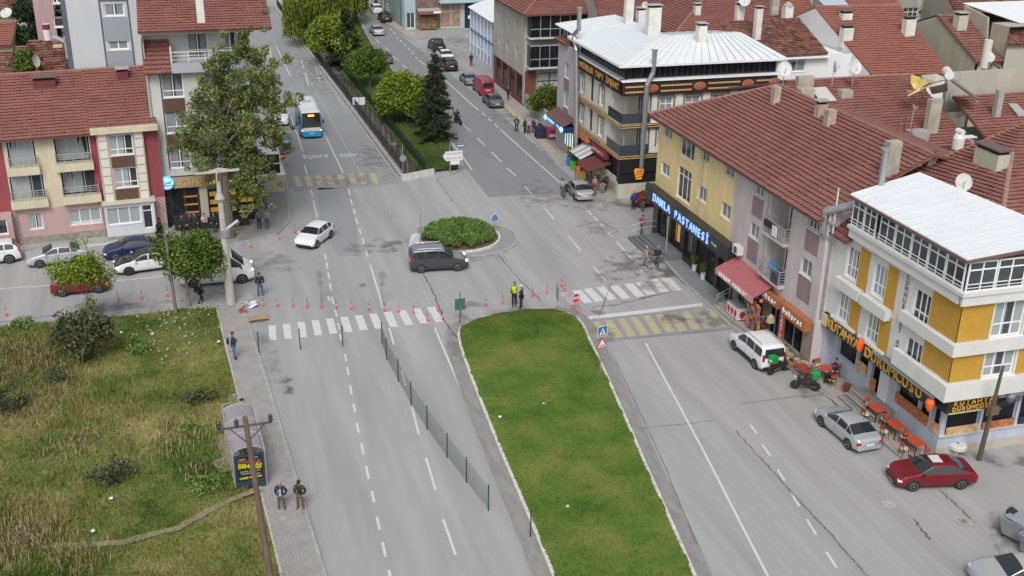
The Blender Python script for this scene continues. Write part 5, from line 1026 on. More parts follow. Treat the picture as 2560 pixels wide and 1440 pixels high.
# ================================================================== grey building with dark glazed balconies, blue-white cottages, blue shop row
YG = 126.0; bg_ = building('apartment_block', 'grey rendered block with dark glazed balconies and a red hip roof', 'apartment building', (38.6, YG)); gr = plaster('stained_grey_render', (.42, .41, .36), .15); bric = P('dark_red_brick', (.17, .055, .045), .9, var=.2, vs=3)
f1 = Fac(bg_, (38.6, 139.6), -math.pi/2); f2 = Fac(bg_, (38.6, YG), 0); sh = [[1+i*3.1, 3.5+i*3.1, .5, 3.4] for i in range(4)]
sw = [[2+i*4, 2.9+i*4, z, z+1.2] for i in range(3) for z in (5.3, 8.3)]; f1.wall(0, 13.6, 3.6, 11, sw, gr); f1.wall(0, 13.6, 0, 3.6, sh, bric, name='shop_front')
for h in sh: f1.window(h, 2, 0, frame=P('dark_frame', (.03, .03, .04), .5), pane=glass_d, sill=False)
for h in sw: f1.window(h, 1, 0, frame=gr, pane=P('pale_pane', (.33, .34, .31), .4), sill=False)
f2.wall(0, 12, 0, 11, [[1.6, 8.0, .9, 3.9]], gr); f2.panel(.1, 1.5, 0, 4.2, bric)
f2.window([1.6, 8.0, .9, 3.9], 4, .66, frame=black, pane=P('blinds', (.42, .45, .44), .5, var=.35, vs=3, aniso=(8, 1, .2)), sill=False, fw=.12)
for z in (4.85, 8.35):
    f2.add(MB().box(.15, 11, -1.35, 0, z-.2, z), 'balcony_slab', plaster('slab_grey', (.5, .5, .5)));
    mb = MB().box(.3, 11, -1.2, -1.1, z+.9, z+1.0).box(.3, 11, -1.2, -1.1, z+2.45, z+2.6)
    f2.add(mb, 'rail', offw)
    for i in range(9): f2.add(MB().box(.3+i*1.2, .38+i*1.2, -1.2, -1.12, z, z+2.5), 'mullion', offw); f2.add(MB().box(.38+i*1.2, 1.5+i*1.2, -1.16, -1.14, z, z+.9), 'pane', glass_d); [f2.add(MB().box(.38+i*1.2+k*.6, .96+i*1.2+k*.6, -1.17, -1.15, z+1.0, z+2.45), 'pane', glass_d) for k in (0, 1)]
    f2.add(MB().box(.3, .36, -1.2, 0, z, z+2.5), 'pane', glass_d)
roof(bg_, [(37.9, 124.2, 11.05), (56, 124.2, 11.05), (56, 133, 13.4), (43.8, 133, 13.4)], eave=(0, 1)); r_ = roof(bg_, [(37.9, 141, 11.05), (37.9, 124.2, 11.05), (43.8, 133, 13.4), (43.8, 141, 13.4)], eave=(0, 1)); ridge(r_, bg_, (37.9, 124.2, 11.1), (43.8, 133, 13.4)); body(bg_, 40, 56, 127, 139, 0, 11, gr)
f1.add(MB().pipe([(13.6, -.1, 11), (13.6, -.1, .3)], .06, 6), 'downpipe', offw)
for i, (y0, y1, h, c, lab) in enumerate(((147.4, 160.5, 6.3, (.36, .44, .56), 'pale blue cottage with white striped window bays along the side street corner'), (140.2, 147.2, 5.6, (.40, .41, .40), 'low grey cottage with a red roof squeezed beside the glazed block'))):
    b = building('cottage', lab, 'house', (40.8, y1)); f = Fac(b, (40.8, y1), -math.pi/2); L = y1-y0; n = int(L/1.9)
    ww = [[.5+k*1.9, 1.6+k*1.9, 1.3, 2.7] for k in range(n)]+[[.5+k*1.9, 1.6+k*1.9, 3.6, 5.0] for k in range(n)]
    pm = plaster('cottage_%d' % i, c); f.wall(0, L, 0, h, ww, pm); [f.window(w_, 2, 0, pane=glass if i else P('blue_glass', (.12, .25, .45), .2)) for w_ in ww]; f.add(MB().box(0, L, -.08, 0, 3.05, 3.2), 'string_course', P('blue_trim', (.05, .12, .3), .6)); [f.add(MB().box(k*1.9, k*1.9+.3, -.06, 0, 0, h), 'pilaster', white) for k in range(n+1)] if not i else None
    body(b, 41.6, 49, y0+.1, y1-.1, 0, h, pm); Fac(b, (40.8, y0), 0).wall(0, 8, 0, h, [], pm)
    roof(b, [(40.4, y1, h), (40.4, y0, h), (45, y0, h+1.6), (45, y1, h+1.6)], eave=(0, 1), mat=tile_new if i else metalroof, tiles=bool(i))
SB = 2.6; bb = building('shop_row', 'pale blue street corner shop with a lit display window and black door', 'shop', (32, 176)); fq = Fac(bb, (34.4, 177.6), 0); pb = plaster('light_blue_render', (.33, .43, .47)); hq = [[.3, 1.6, .4, 2.8], [5.9, 9.2, .3, 4.0], [9.8, 11.2, .1, 4.1]]
fq.wall(0, 16, 0, 9, hq, pb, deep=1.5); fq.window(hq[0], 2, 0); fq.window(hq[1], 2, .7, frame=P('cream_frame', (.6, .56, .5), .5), pane=P('goods_window', (.35, .28, .12), .4, var=.6, vs=2.5, col2=(.45, .3, .25))); fq.add(MB().box(9.8, 11.2, -.02, .05, .1, 4.1), 'door', blackp); fq.add(MB().box(10.35, 10.75, -.04, -.021, 1.6, 2.1), 'notice', white)
fq.panel(1.75, 5.8, 0, 8.9, P('brown_shopfront', (.17, .12, .10), .9, var=.5, vs=1.5), d=.015); fq.add(MB().ext([(2.0, 0, 3.4), (5.7, 0, 3.4), (5.7, -1.4, 3.0), (2.0, -1.4, 3.0)], (0, 0, .06)), 'awning', P('awn_g', (.3, .31, .32), .8)); fq.add(MB().box(2, 5.7, -1.45, -1.4, 2.7, 3.2), 'sign_board', P('board_rust', (.22, .09, .07), .7)); fq.add(MB().box(4.4, 5.6, -1.47, -1.451, 2.85, 3.15), 'sign_plate', white)
fq.add(MB().box(2.4, 5.0, -.9, -.1, .3, 1.1).box(2.4, 5, -.3, -.1, 1.1, 2.2), 'goods_rack', P('goods', (.2, .08, .06), .8, var=.9, vs=4, col2=(.35, .22, .12))); fq.add(MB().box(5.5, 16, -1.3, 0, 4.3, 4.5), 'balcony_slab', pb); body(bb, 34.5, 50.3, 179.4, 191, 0, 9, pb)
b = building('shop_row', 'teal and brown low shops receding behind the parked white car', 'shop', (30, 190)); f = Fac(b, (33.2, 215), -math.radians(88)); ww = [[1+k*3.2, 3.6+k*3.2, .3, 2.7] for k in range(8)]; f.wall(0, 34, 0, 6, ww, plaster('teal_render', (.25, .33, .32))); [f.window(x, 2, 0) for x in ww]; body(b, 36.2, 46, 191, 214, 0, 5.8, pb)
# ================================================================== cream and pink apartment house on the cross street
crw = plaster('cream_render', (.55, .50, .37)); pnk = plaster('pink_render', (.46, .31, .31)); red_ = plaster('burgundy_render', (.26, .065, .075)); mvp = plaster('dusty_rose_render', (.42, .34, .31)); brn = P('brown_panel', (.10, .055, .04), .8, var=.2, vs=3, streak=3); stone = P('plinth_stone', (.26, .24, .21), .9, var=.35, vs=2.5)
AC = R_(5); O_ = (-2.55-26*math.cos(AC), 91.7-26*math.sin(AC)); bc = building('apartment_house', 'cream, pink and burgundy apartment house with a long red roof and a glazed white porch', 'apartment building', O_); fc_ = Fac(bc, O_, AC); LU = 26.0; ze = 8.85
def rr4(a, c, pad=0): return fc_.rect(a, c)
B_t1, B_t2, B_m1, B_m2 = rr4((12, 338), (92, 405)), rr4((131, 334), (228, 402)), rr4((20, 428), (115, 496)), rr4((150, 424), (248, 488))
def lv(h, z0, z1): return [h[0], h[1], z0, z1]
B_t1, B_t2, B_m1, B_m2 = lv(B_t1, 6.55, 8.55), lv(B_t2, 6.55, 8.55), lv(B_m1, 3.85, 5.75), lv(B_m2, 3.85, 5.75)
W1, W2 = rr4((268, 327), (334, 377)), rr4((284, 416), (347, 467)); W1, W2 = lv(W1, 6.85, 8.5), lv(W2, 4.15, 5.75)
G1, G2 = rr4((66, 520), (109, 562)), rr4((168, 511), (255, 555)); G1, G2 = lv(G1, 1.3, 2.6), lv(G2, 1.3, 2.6)
uS = fc_.px(240, 420)[0]+.1; uE = LU
bay0, bay1 = W1[0]-.9, W1[1]+.85
fc_.wall(0, uS-.3, 2.95, ze, [B_t1, B_t2, B_m1, B_m2], crw, deep=1.2); fc_.wall(uS-.3, bay0, 2.95, ze, [], red_); fc_.wall(bay1, uE, 2.95, ze, [], red_)
fc_.wall(bay0, bay1, 2.95, ze+.1, [W1, W2], mvp, d=.35); fc_.wall(0, uE, .7, 2.95, [G1, G2], pnk); fc_.wall(0, uE, 0, .7, [], stone, name='plinth', d=.06)
for (h, n) in ((W1, 3), (W2, 3)): fc_.window(h, n, .28, cur=curt, d=.35)
for h in (G1,): fc_.window(h, 2, 0, cur=curt)
fc_.window(G2, 3, .15, cur=curt)
for k, h in enumerate((B_t1, B_t2, B_m1, B_m2)):
    fc_.window([h[0]+.1, h[1]-.1, h[2], h[3]], 3, 0, frame=offw, d=-.5 if k in (1, 3) else 0, cur=curt, sill=False, pane=glass)
    fc_.add(MB().box(h[0]-.15, h[1]+.15, -.5, -.003, h[2]-.65, h[2]-.02), 'balcony_parapet', crw); fc_.railing(h[0]-.05, h[1]+.05, h[2], h[2]+.75, .46, bars=4, posts=4)
for z in range(2): fc_.panel(W1[0], W1[1], (5.85, 3.1)[z], (6.8, 4.05)[z], brn, d=.39)
for cx in (bay0+.45, bay1-.4):
    for k in range(8): fc_.panel(cx-.3, cx+.3, 3.1+k*.72, 3.1+k*.72+.62, P('quoin_white', (.62, .6, .54), .85), name='quoin', d=.40)
fc_.add(MB().box(bay0-.4, uE+.0, -.75, -.0, ze-.12, ze+.3), 'eave_fascia', crw)
# glazed porch
pu0, pu1 = rr4((257, 497), (391, 578))[:2]; pwh = plaster('porch_white', (.55, .57, .6)); pz = [pu0+.15, pu1-1.1, 1.35, 2.75]; pd_ = [pu1-.95, pu1-.2, .75, 2.75]
fc_.wall(pu0, pu1, .35, 3.05, [pz, pd_], pwh, d=1.1, deep=.8, name='porch_wall'); fc_.window(pz, 3, 0, d=1.1, cur=curt); fc_.window(pd_, 1, .75, d=1.1, sill=False); fc_.add(MB().box(pu0, pu1, -1.09, 0, 0, .35), 'plinth', stone); fc_.add(MB().box(pu0-.15, pu1+.15, -1.3, 0, 3.05, 3.15), 'porch_roof', P('porch_ledge', (.5, .48, .4), .8))
lp = rr4((-60, 525), (35, 568)); fc_.wall(lp[0]-3, lp[1], .35, 3.0, [[lp[0]-2, lp[1]-.4, 1.4, 2.6]], pnk, d=.8, deep=.6, name='porch_wall'); fc_.window([lp[0]-2, lp[1]-.4, 1.4, 2.6], 3, 0, d=.8, cur=curt); fc_.panel(lp[1]-.6, lp[1]+.0, 2.95, 5.9, red_, d=.05) if 0 else None
ul = rr4((0, 400), (38, 520)); fc_.wall(ul[1]-2.2, ul[1]-.2, 2.95, ze, [], red_, d=.05, name='red_strip')
for u in (ul[1]+.0, pu0-.2): fc_.add(MB().pipe([(u, -.12, 8.7 if u < 10 else 3), (u, -.12, .2)], .05, 6), 'downpipe', offw)
ca, sa = math.cos(AC), math.sin(AC)
def cw(u, d, z): return Vector((O_[0]+u*ca-d*sa, O_[1]+u*sa+d*ca, z))
zr_ = 11.9; rc1 = roof(bc, [cw(-1, -.8, ze), cw(uS-.2, -.8, ze), cw(uS-.2, 8.6, zr_), cw(-1, 8.6, zr_)], eave=(0, 1), expo=.45); roof(bc, [cw(uS-.2, -.15, ze+.21), cw(uE, -.15, ze+.21), cw(uE, 8.6, zr_), cw(uS-.2, 8.6, zr_)], eave=(0, 1), expo=.45)
roof(bc, [cw(-1, 8.6, zr_), cw(uE, 8.6, zr_), cw(uE, 16, 9.5), cw(-1, 16, 9.5)], eave=(3, 2), tiles=False); ridge(rc1, bc, cw(-1, 8.6, zr_), cw(uE, 8.6, zr_))
MB().ext([cw(.5, 1.5, 0)-bc.location, cw(uE-.02, 1.5, 0)-bc.location, cw(uE-.02, 15, 0)-bc.location, cw(.5, 15, 0)-bc.location], (0, 0, ze-.2)).build('wall_core', crw, bc).location.z = 0 if 0 else .0
fc_.wall(uE-.01, uE, 0, 9, [], crw); c_r = P('chimney_burgundy', (.14, .035, .04), .9, var=.2, vs=2)
q = onplane(112, 215, cw(5, -.8, ze), (-(zr_-ze)/9.4*-0-(-sa)*((zr_-ze)/9.4), -ca*((zr_-ze)/9.4), 1)); chimney(rc1, bc, q, 1.7, 1.0, .55, c_r, P('cap_brown', (.13, .09, .09), .8), .08, rz=AC)
q = onplane(307, 195, cw(5, -.8, ze), (sa*((zr_-ze)/9.4), -ca*((zr_-ze)/9.4), 1)); chimney(rc1, bc, q, .9, .9, .6, c_r, concrete, .08, rz=AC)

# ================================================================== white block behind the autumn tree, with the jeweller style shop
YW = 92.5; bwt = building('apartment_block', 'tall white block with brown panels and a roof balcony behind the autumn tree', 'apartment building', (-3, YW)); fw = Fac(bwt, (-3.0, YW), 0); ww_ = plaster('white_block_render', (.50, .51, .49)); gb = P('blue_grey_render', (.30, .33, .37), .9, var=.08, vs=1)
wl = [fw.rect((401, 182), (451, 242)), fw.rect((414, 279), (462, 335)), fw.rect((427, 370), (478, 424))]; wl = [[wl[0][0], wl[0][0]+1.65, z, z+2.0] for z in (10.95, 8.0, 5.05)]
w2_ = [[4.4, 5.7, z, z+1.9] for z in (10.9, 8.0, 5.0)]+[[6.4, 7.5, z, z+1.9] for z in (10.9, 8.0, 5.0)]
fw.wall(0, 8.2, 4.4, 13.1, wl+w2_, ww_);
for h in wl+w2_: fw.window(h, 2, .26, cur=curt2)
for z in (9.75, 6.85): fw.panel(wl[0][0], wl[0][1], z, z+1.1, brn, d=.03)
fw.panel(wl[0][0]-.12, wl[0][0]-.02, 4.9, 13.0, P('dark_trim', (.07, .06, .06), .7), d=.04)
tw = [[3.4, 5.0, 13.75, 16.0], [6.3, 7.2, 13.9, 15.9]]; fw.wall(0, 8.2, 13.1, 16.2, tw, ww_, d=-1.2); [fw.window(h, 2, .3, d=-1.2, sill=False, cur=curt2) for h in tw]
fw.add(MB().box(2.0, 9.9, -.6, 1.2, 13.0, 13.75), 'balcony_parapet', P('pale_grey_render', (.36, .39, .42), .9)); fw.railing(2.1, 9.8, 13.75, 14.65, .55, mat=white, bars=3, posts=6); fw.add(MB().box(2.0, 2.15, -.6, 1.2, 13.75, 15.0), 'side_wall', ww_)
roof(bwt, [(-3.1, 91.8, 13.05), (-1.0, 91.8, 13.05), (-1.0, 93.7, 15.3), (-3.1, 93.7, 15.3)], eave=(0, 1), expo=.4); roof(bwt, [(-3.2, 91.6, 16.35), (7.0, 91.6, 16.35), (7.0, 103, 20.2), (-3.2, 103, 20.2)], eave=(0, 1), expo=.42)
body(bwt, -2.9, 5.15, 94, 103, 0, 16.2, ww_); body(bwt, -2.98, -2.9, 92.6, 94, 0, 16.2, ww_); fw.add(MB().box(0, 8.6, -.6, 0, 16.05, 16.2), 'soffit', ww_); chimney(bwt, bwt, at(500, 22, 18.6), .55, .5, 1.6, whiter, capz=0)
fw.add(MB().pipe([(.12, -.1, 13), (.12, -.1, 4)], .07, 8), 'downpipe', offw)
# shop front
hs_ = [[.9, 3.1, .8, 3.3], [3.9, 6.2, .8, 3.3], [6.4, 7.7, .8, 3.3]]; fw.wall(0, 8.0, 0, 4.4, hs_, blackp, name='shop_front', deep=1.4); [fw.window(h, 2, 0, frame=P('bronze', (.08, .06, .05), .5), pane=glass_t, sill=False, name='shop_window') for h in hs_]
fw.panel(3.2, 3.85, .1, 3.4, P('cream_pillar', (.45, .42, .34), .8), d=.05)
glow = P('lit_shelves', (.3, .18, .04), .6, emis=(1, .5, .1), es=.35, var=.6, vs=5)
for z in (1.2, 1.9, 2.6): fw.add(MB().box(1.9, 3.0, .7, 1.0, z-.35, z-.3), 'shelf', glow); fw.add(MB().box(4.0, 7.6, .7, 1.0, z-.4, z-.1), 'shelf', glow)
t_, g_ = lsign('beige shop sign with raised gold capitals behind the street lamp', fw, 1.2, 6.3, 3.45, 4.3, .35, P('board_beige', (.35, .28, .2), .6), '', 0, None); letters(g_, 'ÇINAR', .6, 3.0, 3.87, .75, goldl, .36, bold=.015); letters(g_, 'KURUYEMİŞ', 3.0, 5.0, 3.8, .34, P('gold_lit', (.8, .5, .1), .5, emis=(1, .65, .15), es=.8), .36)
t_ = thing('round_sign', 'round blue lit emblem at the corner of the shop beside the burgundy wall', 'sign', (-2.3, YW-.4, 4.0)); MB().cyl((0, 0, 0), (0, -.12, 0), .58, n=24).build('disc', P('blue_disc', (.12, .35, .6), .4, emis=(.2, .55, .9), es=.5), t_); MB().cyl((0, -.122, 0), (0, -.13, 0), .46, n=24).build('disc', P('blue_disc2', (.35, .6, .75), .4, emis=(.4, .75, 1), es=.5), t_); text('Çınar', .36, P('blue_ink', (.02, .1, .35), .5), 'letter', .01, t_, (0, -.14, 0), (R_(90), R_(-12), 0), bold=.008); MB().box(-.55, .55, -.15, -.125, -.26, -.2).build('stripe', P('blue_ink', (.02, .1, .35), .5), t_)
# raised terrace at its street corner, glass shelter rails
b_ = thing('terrace_wall', 'cream terrace wall with a white ledge at the street corner', 'wall', (6.6, 99.5, 0)); MB().box(-1.6, 1.2, 0, 7, 0, 1.7).build('wall', plaster('terrace_cream', (.42, .38, .27)), b_); MB().box(-1.8, 1.3, -.12, 7.1, 1.7, 1.82).build('ledge', white, b_); MB().box(-1.2, .9, .3, 6.6, 1.83, 3.6).build('glazing', glass_d, b_); MB().box(-1.25, .95, .25, 6.7, 3.6, 3.7).box(.9, .98, .25, .35, 1.82, 3.6).box(-1.25, .98, .25, .3, 2.7, 2.78).build('frame', white, b_)
# tall pale wall further back
b3 = building('apartment_block', 'blank pale grey wall with one framed column of windows behind the long red roof', 'apartment building', (-9.2, 100.5)); f3 = Fac(b3, (-9.2, 100.5), 0); pg = plaster('pale_blue_grey_wall', (.47, .50, .53), .04)
hh = [f3.rect((247, 10), (289, 40)), f3.rect((262, 86), (302, 124)), f3.rect((273, 166), (310, 205))]; hh = [[hh[0][0]+.35, hh[0][0]+1.95, h[2], h[3]] for h in hh]
f3.wall(0, 6.2, 0, 22, hh, pg); u0 = hh[0][0]-.25; f3.add(MB().box(u0-.14, u0, -.05, 0, 0, hh[0][3]+.35).box(hh[0][1]+.25, hh[0][1]+.39, -.05, 0, 0, hh[0][3]+.35).box(u0, hh[0][1]+.25, -.05, 0, hh[0][3]+.2, hh[0][3]+.35), 'window_surround', P('anthracite_trim', (.09, .11, .14), .8))
for h in hh: f3.window(h, 2, 0, cur=curt2, fw=.1); f3.panel(h[0]-.2, h[1]+.2, h[2]-2.1, h[2]-.12, P('blue_grey_panel', (.27, .30, .34), .85), d=.02)
f3.panel(-.12, .28, 0, 22, P('anthracite_trim', (.09, .11, .14), .8), d=.02); body(b3, -9.1, -3.1, 101.9, 112, 0, 22, pg)
def house(lab, quad, mat=tile_red, wall=soil_g, cat='house', name='tiled_house', ridge_=True, expo=.45, over=.5, far=True, px=True, tiles=True, base=0):
    """house under one visible roof slope: quad = eave left, eave right, ridge right, ridge left"""
    q = [at(*p) if px else Vector(p) for p in quad]
    if px:
        e_ = (q[1]-q[0]); e_.z = 0; e_.normalize(); d_ = Vector((-e_.y, e_.x, 0)); k_ = .36; z_ = (q[0].z+q[1].z)/2; q[0].z = q[1].z = z_; q[1] = at(quad[1][0], quad[1][1], z_); q[0] = at(quad[0][0], quad[0][1], z_); q[2] = onplane(quad[2][0], quad[2][1], q[0], (-k_*d_.x, -k_*d_.y, 1)); q[3] = onplane(quad[3][0], quad[3][1], q[0], (-k_*d_.x, -k_*d_.y, 1))
    b = building(name, lab, cat, q[0])
    s_ = roof(b, q, mat=mat, eave=(0, 1), expo=expo, tiles=tiles);
    if ridge_ and tiles: ridge(s_, b, q[3], q[2], w=.24)
    in_ = (q[3]-q[0]); in_.z = 0; in_.normalize(); fp = [q[0]+in_*over, q[1]+in_*over, q[2], q[3]]; zt_ = min(q[0].z, q[1].z)+.1
    if far:
        dn = q[3]-q[0]; bk_ = [q[3]+Vector((dn.x, dn.y, -dn.z)), q[2]+Vector((dn.x, dn.y, -dn.z))]; roof(b, [q[3], q[2], bk_[1], bk_[0]], mat=mat, eave=(3, 2), tiles=False); fp = [fp[0], fp[1], bk_[1], bk_[0]]
    mb = MB().prism([(p.x-b.location.x, p.y-b.location.y) for p in fp], base-b.location.z, zt_-b.location.z); mb.build('wall', wall, b)
    if far:
        for a, c, r_ in ((fp[0], bk_[0], q[3]), (fp[1], bk_[1], q[2])): MB().ext([Vector((a.x, a.y, zt_))-b.location, Vector((c.x, c.y, zt_))-b.location, r_-b.location-Vector((0, 0, .1))], (.05, 0, 0)).build('gable', wall, b)
    return b, s_, q
pkw = plaster('old_pink_render', (.42, .29, .31)); dk = P('murky_pane', (.06, .055, .055), .15, spec=.7)
bp = building('apartment_house', 'faded pink house wall with two white framed windows behind the bushy tree', 'house', (-19.5, 122)); fp_ = Fac(bp, (-21, 122), 0); hp_ = [fp_.rect((126, -30), (155, 9)), fp_.rect((131, 43), (166, 68))]; fp_.wall(fp_.px(90, 60)[0], 9, 0, 19, hp_, pkw); [fp_.window(h, 1 if i else 2, 0, pane=dk, fw=.14) for i, h in enumerate(hp_)]; body(bp, -21+fp_.px(90, 60)[0], -12.1, 123, 132, 0, 19, pkw)
house('old mossy red roof with a stubby grey chimney below the pale windowless wall', [(35, 190, 8.6), (222, 176, 8.9), (203, 100, 12.0), (72, 104, 12.0)], tile_old, soil_g)
house('low faded red roof behind the dark green bush', [(-80, 190, 8.0), (48, 190, 8.2), (72, 118, 10.6), (-60, 122, 10.6)], tile_old, soil_g)
q_ = house('small bright red roof with a bare cream gable beyond the mossy roof', [(-60, 116, 10.4), (28, 113, 10.4), (42, 57, 13.2), (-50, 57, 13.2)], tile_new, plaster('cream_gable', (.42, .38, .32)))
house('weathered red roof at the frame corner beyond the bushy tree', [(-80, 40, 12), (60, 36, 12), (85, -20, 16), (-60, -20, 16)], tile_old, soil_g)
t = thing('solar_heater', 'leaning solar panel with a maroon and white tank beside the pink wall', 'solar heater', at(120, 100, 12)); MB().cyl((0, 0, 0), (0, 0, 1.5), .32, n=12).build('tank', P('tank_white', (.68, .68, .68), .4), t); MB().cyl((0, 0, 1.0), (0, 0, 1.48), .33, n=12).build('tank_band', c_r, t); MB().ext([(.2, 0, .4), (2.4, -.6, -.8), (2.6, .3, -.8), (.4, .8, .4)], (0, 0, .06)).build('collector', P('collector_silver', (.45, .46, .48), .3), t)
t = thing('roof_hatch', 'small pale yellow roof hatch on the mossy red roof', 'roof hatch', at(145, 118, 11.6)); MB().box(-.4, .4, -.35, .35, 0, .2).build('hatch_lid', P('hatch_yellow', (.5, .45, .28), .7), t)
t = thing('chimney_stack', 'round shouldered grey chimney on the mossy red roof', 'chimney', at(173, 132, 11.2)); MB().box(-.3, .3, -.25, .25, -.5, 1.3).build('stack', soot, t); MB().lathe((0, 0, 1.3), [(.42, 0), (.42, .08), (.1, .25)], 10).build('cap', concrete, t)
dish(0, 0, 0, at(92, 178, 11), .5, 120, 10, 'tilted satellite dish at the ridge of the cream house roof', .9)
q = at(18, 45, 14); dish(0, 0, 0, q, .55, 200, 50, 'white dish lying flat at the edge of the weathered corner roof', .4)
# ---- roofs beyond the right-hand row
whg = plaster('white_gable_render', (.70, .71, .72), .03)
b, s_, q = house('clean new red roof with white chimneys beside a blank white gable', [(62.4, 91.2, 10.0), (70.6, 90.6, 10.0), (71.8, 102.4, 14.6), (62.4, 102.8, 14.6)], tile_new, whg, px=False, expo=.42)
MB().ext([(62.3-b.location.x, y-b.location.y, z-10) for y, z in ((91.0, 0), (91.0, 9.9), (102.8, 14.5), (112, 11.2), (112, 0))], (.25, 0, 0)).build('gable', whg, b)
MB().bar((61.6-62.4, -.1, .02), (61.6-62.4, 11.6, 4.6), .1).build('verge', ridge_m, b) if 0 else None
for (x, y, z, h_) in ((2113, 50, 13.6, .7), (2115, 92, 12.6, .9), (2272, 65, 13.4, .7)): chimney(s_, b, at(x, y, z), 1.1, .8, h_, whiter, P('cap_brown', (.13, .09, .09), .8), .07)
b = building('tiled_house', 'mossy brown red roof wedged between the white gable and the metal roof', 'house', (52, 95.2)); s_ = roof(b, [(51, 94.6, 11.5), (59.6, 94.8, 11.6), (59.9, 101.5, 13.8), (51, 101.5, 13.8)], tile_old, eave=(0, 1)); f_ = Fac(b, (51.5, 95.1), 0); h = f_.rect((1973, 143), (2012, 178)); f_.wall(0, 10.9, 0, 11.4, [h], whg); f_.window(h, 2, .7, cur=curt2); body(b, 51.6, 62.2, 96, 104, 0, 11.2, whg); f_.add(MB().box(-.2, 8.2, -.6, 0, 11.2, 11.35), 'eave_fascia', white)
b, s_, q = house('red hip roof with pale chimneys rising behind the white metal roof', [(47.6, 104.2, 12), (60, 104.2, 12), (58.2, 112.6, 14.5), (55, 112.8, 14.5)], tile_red, soil_g, px=False, far=False)
s2_ = roof(b, [(47.4, 122, 12), (47.6, 104.2, 12), (55, 112.8, 14.5), (55, 122, 14.5)], eave=(0, 1)); ridge(s2_, b, (47.6, 104.2, 12), (55, 112.8, 14.5)); chimney(s_, b, at(1742, 38, 13.2), .6, .6, 1.0, whiter, P('cap_metal', (.35, .37, .4), .4), .05); dish(0, 0, 0, at(1858, 40, 13.8), .6, 205, 20, 'grey dish standing on a capped chimney of the hip roof', 1.6)
FR = [('wide red roof at the top of the picture between two white chimneys', [(1512, 95, 10.5), (1700, 75, 10.5), (1712, -20, 14.5), (1480, -20, 14.5)], tile_red),
      ('faded red roof with a square grey chimney left of the domed white vent', [(1868, 90, 11), (1960, 80, 11), (1930, -30, 15.5), (1820, -30, 15.5)], tile_red),
      ('small red roof above the white gable peak', [(1960, 60, 12), (2040, 50, 12), (2020, -15, 15), (1935, -15, 15)], tile_new),
      ('red roof ending at the pale corrugated sheet near the top edge', [(2120, 30, 12.5), (2260, 30, 12.5), (2225, -30, 15.5), (2080, -30, 15.5)], tile_new),
      ('old red roof strewn with rubble above the cream gable', [(2400, 50, 13), (2640, 45, 13), (2620, -25, 16), (2360, -25, 16)], tile_old),
      ('red roof patch past the glazed balconies at the top edge', [(1500, 35, 11), (1600, 25, 11), (1580, -25, 14), (1470, -20, 14)], tile_red),
      ('dark red roof sloping at the far edge above the solar tank', [(2520, 110, 12.6), (2660, 110, 12.6), (2640, 60, 14), (2520, 60, 14)], tile_old)]
for lab, qd, mt in FR: house(lab, qd, mt, soil_g)
t = thing('chimney_stack', 'square grey chimney on the faded red roof by the domed vent', 'chimney', at(1935, 24, 13.5)); MB().box(-.4, .4, -.3, .3, -.5, 1.5).build('stack', soot, t)
t = thing('roof_vent', 'white vent box with a domed cap beside the ridge of the white gable house', 'roof vent', at(1968, 38, 13.6)); MB().box(-.45, .45, -.4, .4, -.5, .9).build('stack', whiter, t); MB().lathe((0, 0, .9), [(.5, 0), (.5, .08), (.3, .35), (.05, .45)], 12).build('dome', kerbd, t)
t = thing('sheet_roof', 'pale blue corrugated lean-to sheet at the top edge', 'shed', at(2050, 10, 14));
for k in range(7): MB().ext([at(2042+k*9, -5, 14)-t.location, at(2050+k*9, -5, 14)-t.location, at(2072+k*9, 18, 13.4)-t.location, at(2064+k*9, 18, 13.4)-t.location], (0, 0, .05)).build('roof_panel', P('blue_sheet', (.42, .5, .55), .5), t)
# cream house on the right edge
crg = plaster('cream_house_render', (.40, .375, .30)); SX = 74.0
A_, C_ = onX(2345, 36, SX), onX(2440, 152, SX); L_ = onX(2282, 62, SX); b = building('house', 'cream rendered house with a blank gable and dark shuttered windows by the solar tanks', 'house', (SX, C_.y)); o = b.location
MB().ext([(0, C_.y-o.y, 0), (0, C_.y-o.y, C_.z), (0, A_.y-o.y, A_.z), (0, A_.y+9-o.y, A_.z-3.2), (0, A_.y+9-o.y, 0)], (.3, 0, 0)).build('gable', crg, b)
s_ = roof(b, [(SX-.15, C_.y-.4, C_.z-.1), (SX+3.0, C_.y-.4, C_.z-.1), (SX+3.0, A_.y, A_.z), (SX-.15, A_.y, A_.z)], tile_red, eave=(0, 1)); roof(b, [(SX, A_.y, A_.z), (SX+12, A_.y, A_.z), (SX+12, A_.y+9, A_.z-3.2), (SX, A_.y+9, A_.z-3.2)], tile_red, eave=(3, 2), tiles=False)
f_ = Fac(b, (SX, C_.y), 0); hw = [f_.rect((2457, 158), (2478, 197)), f_.rect((2516, 155), (2530, 190)), f_.rect((2545, 150), (2575, 190))]; f_.wall(0, 16, 0, C_.z, hw, crg); [f_.window(h, 2, 0, pane=dk) for h in hw]; body(b, SX+.3, SX+16, C_.y+.8, A_.y+8, 0, C_.z-.2, crg)
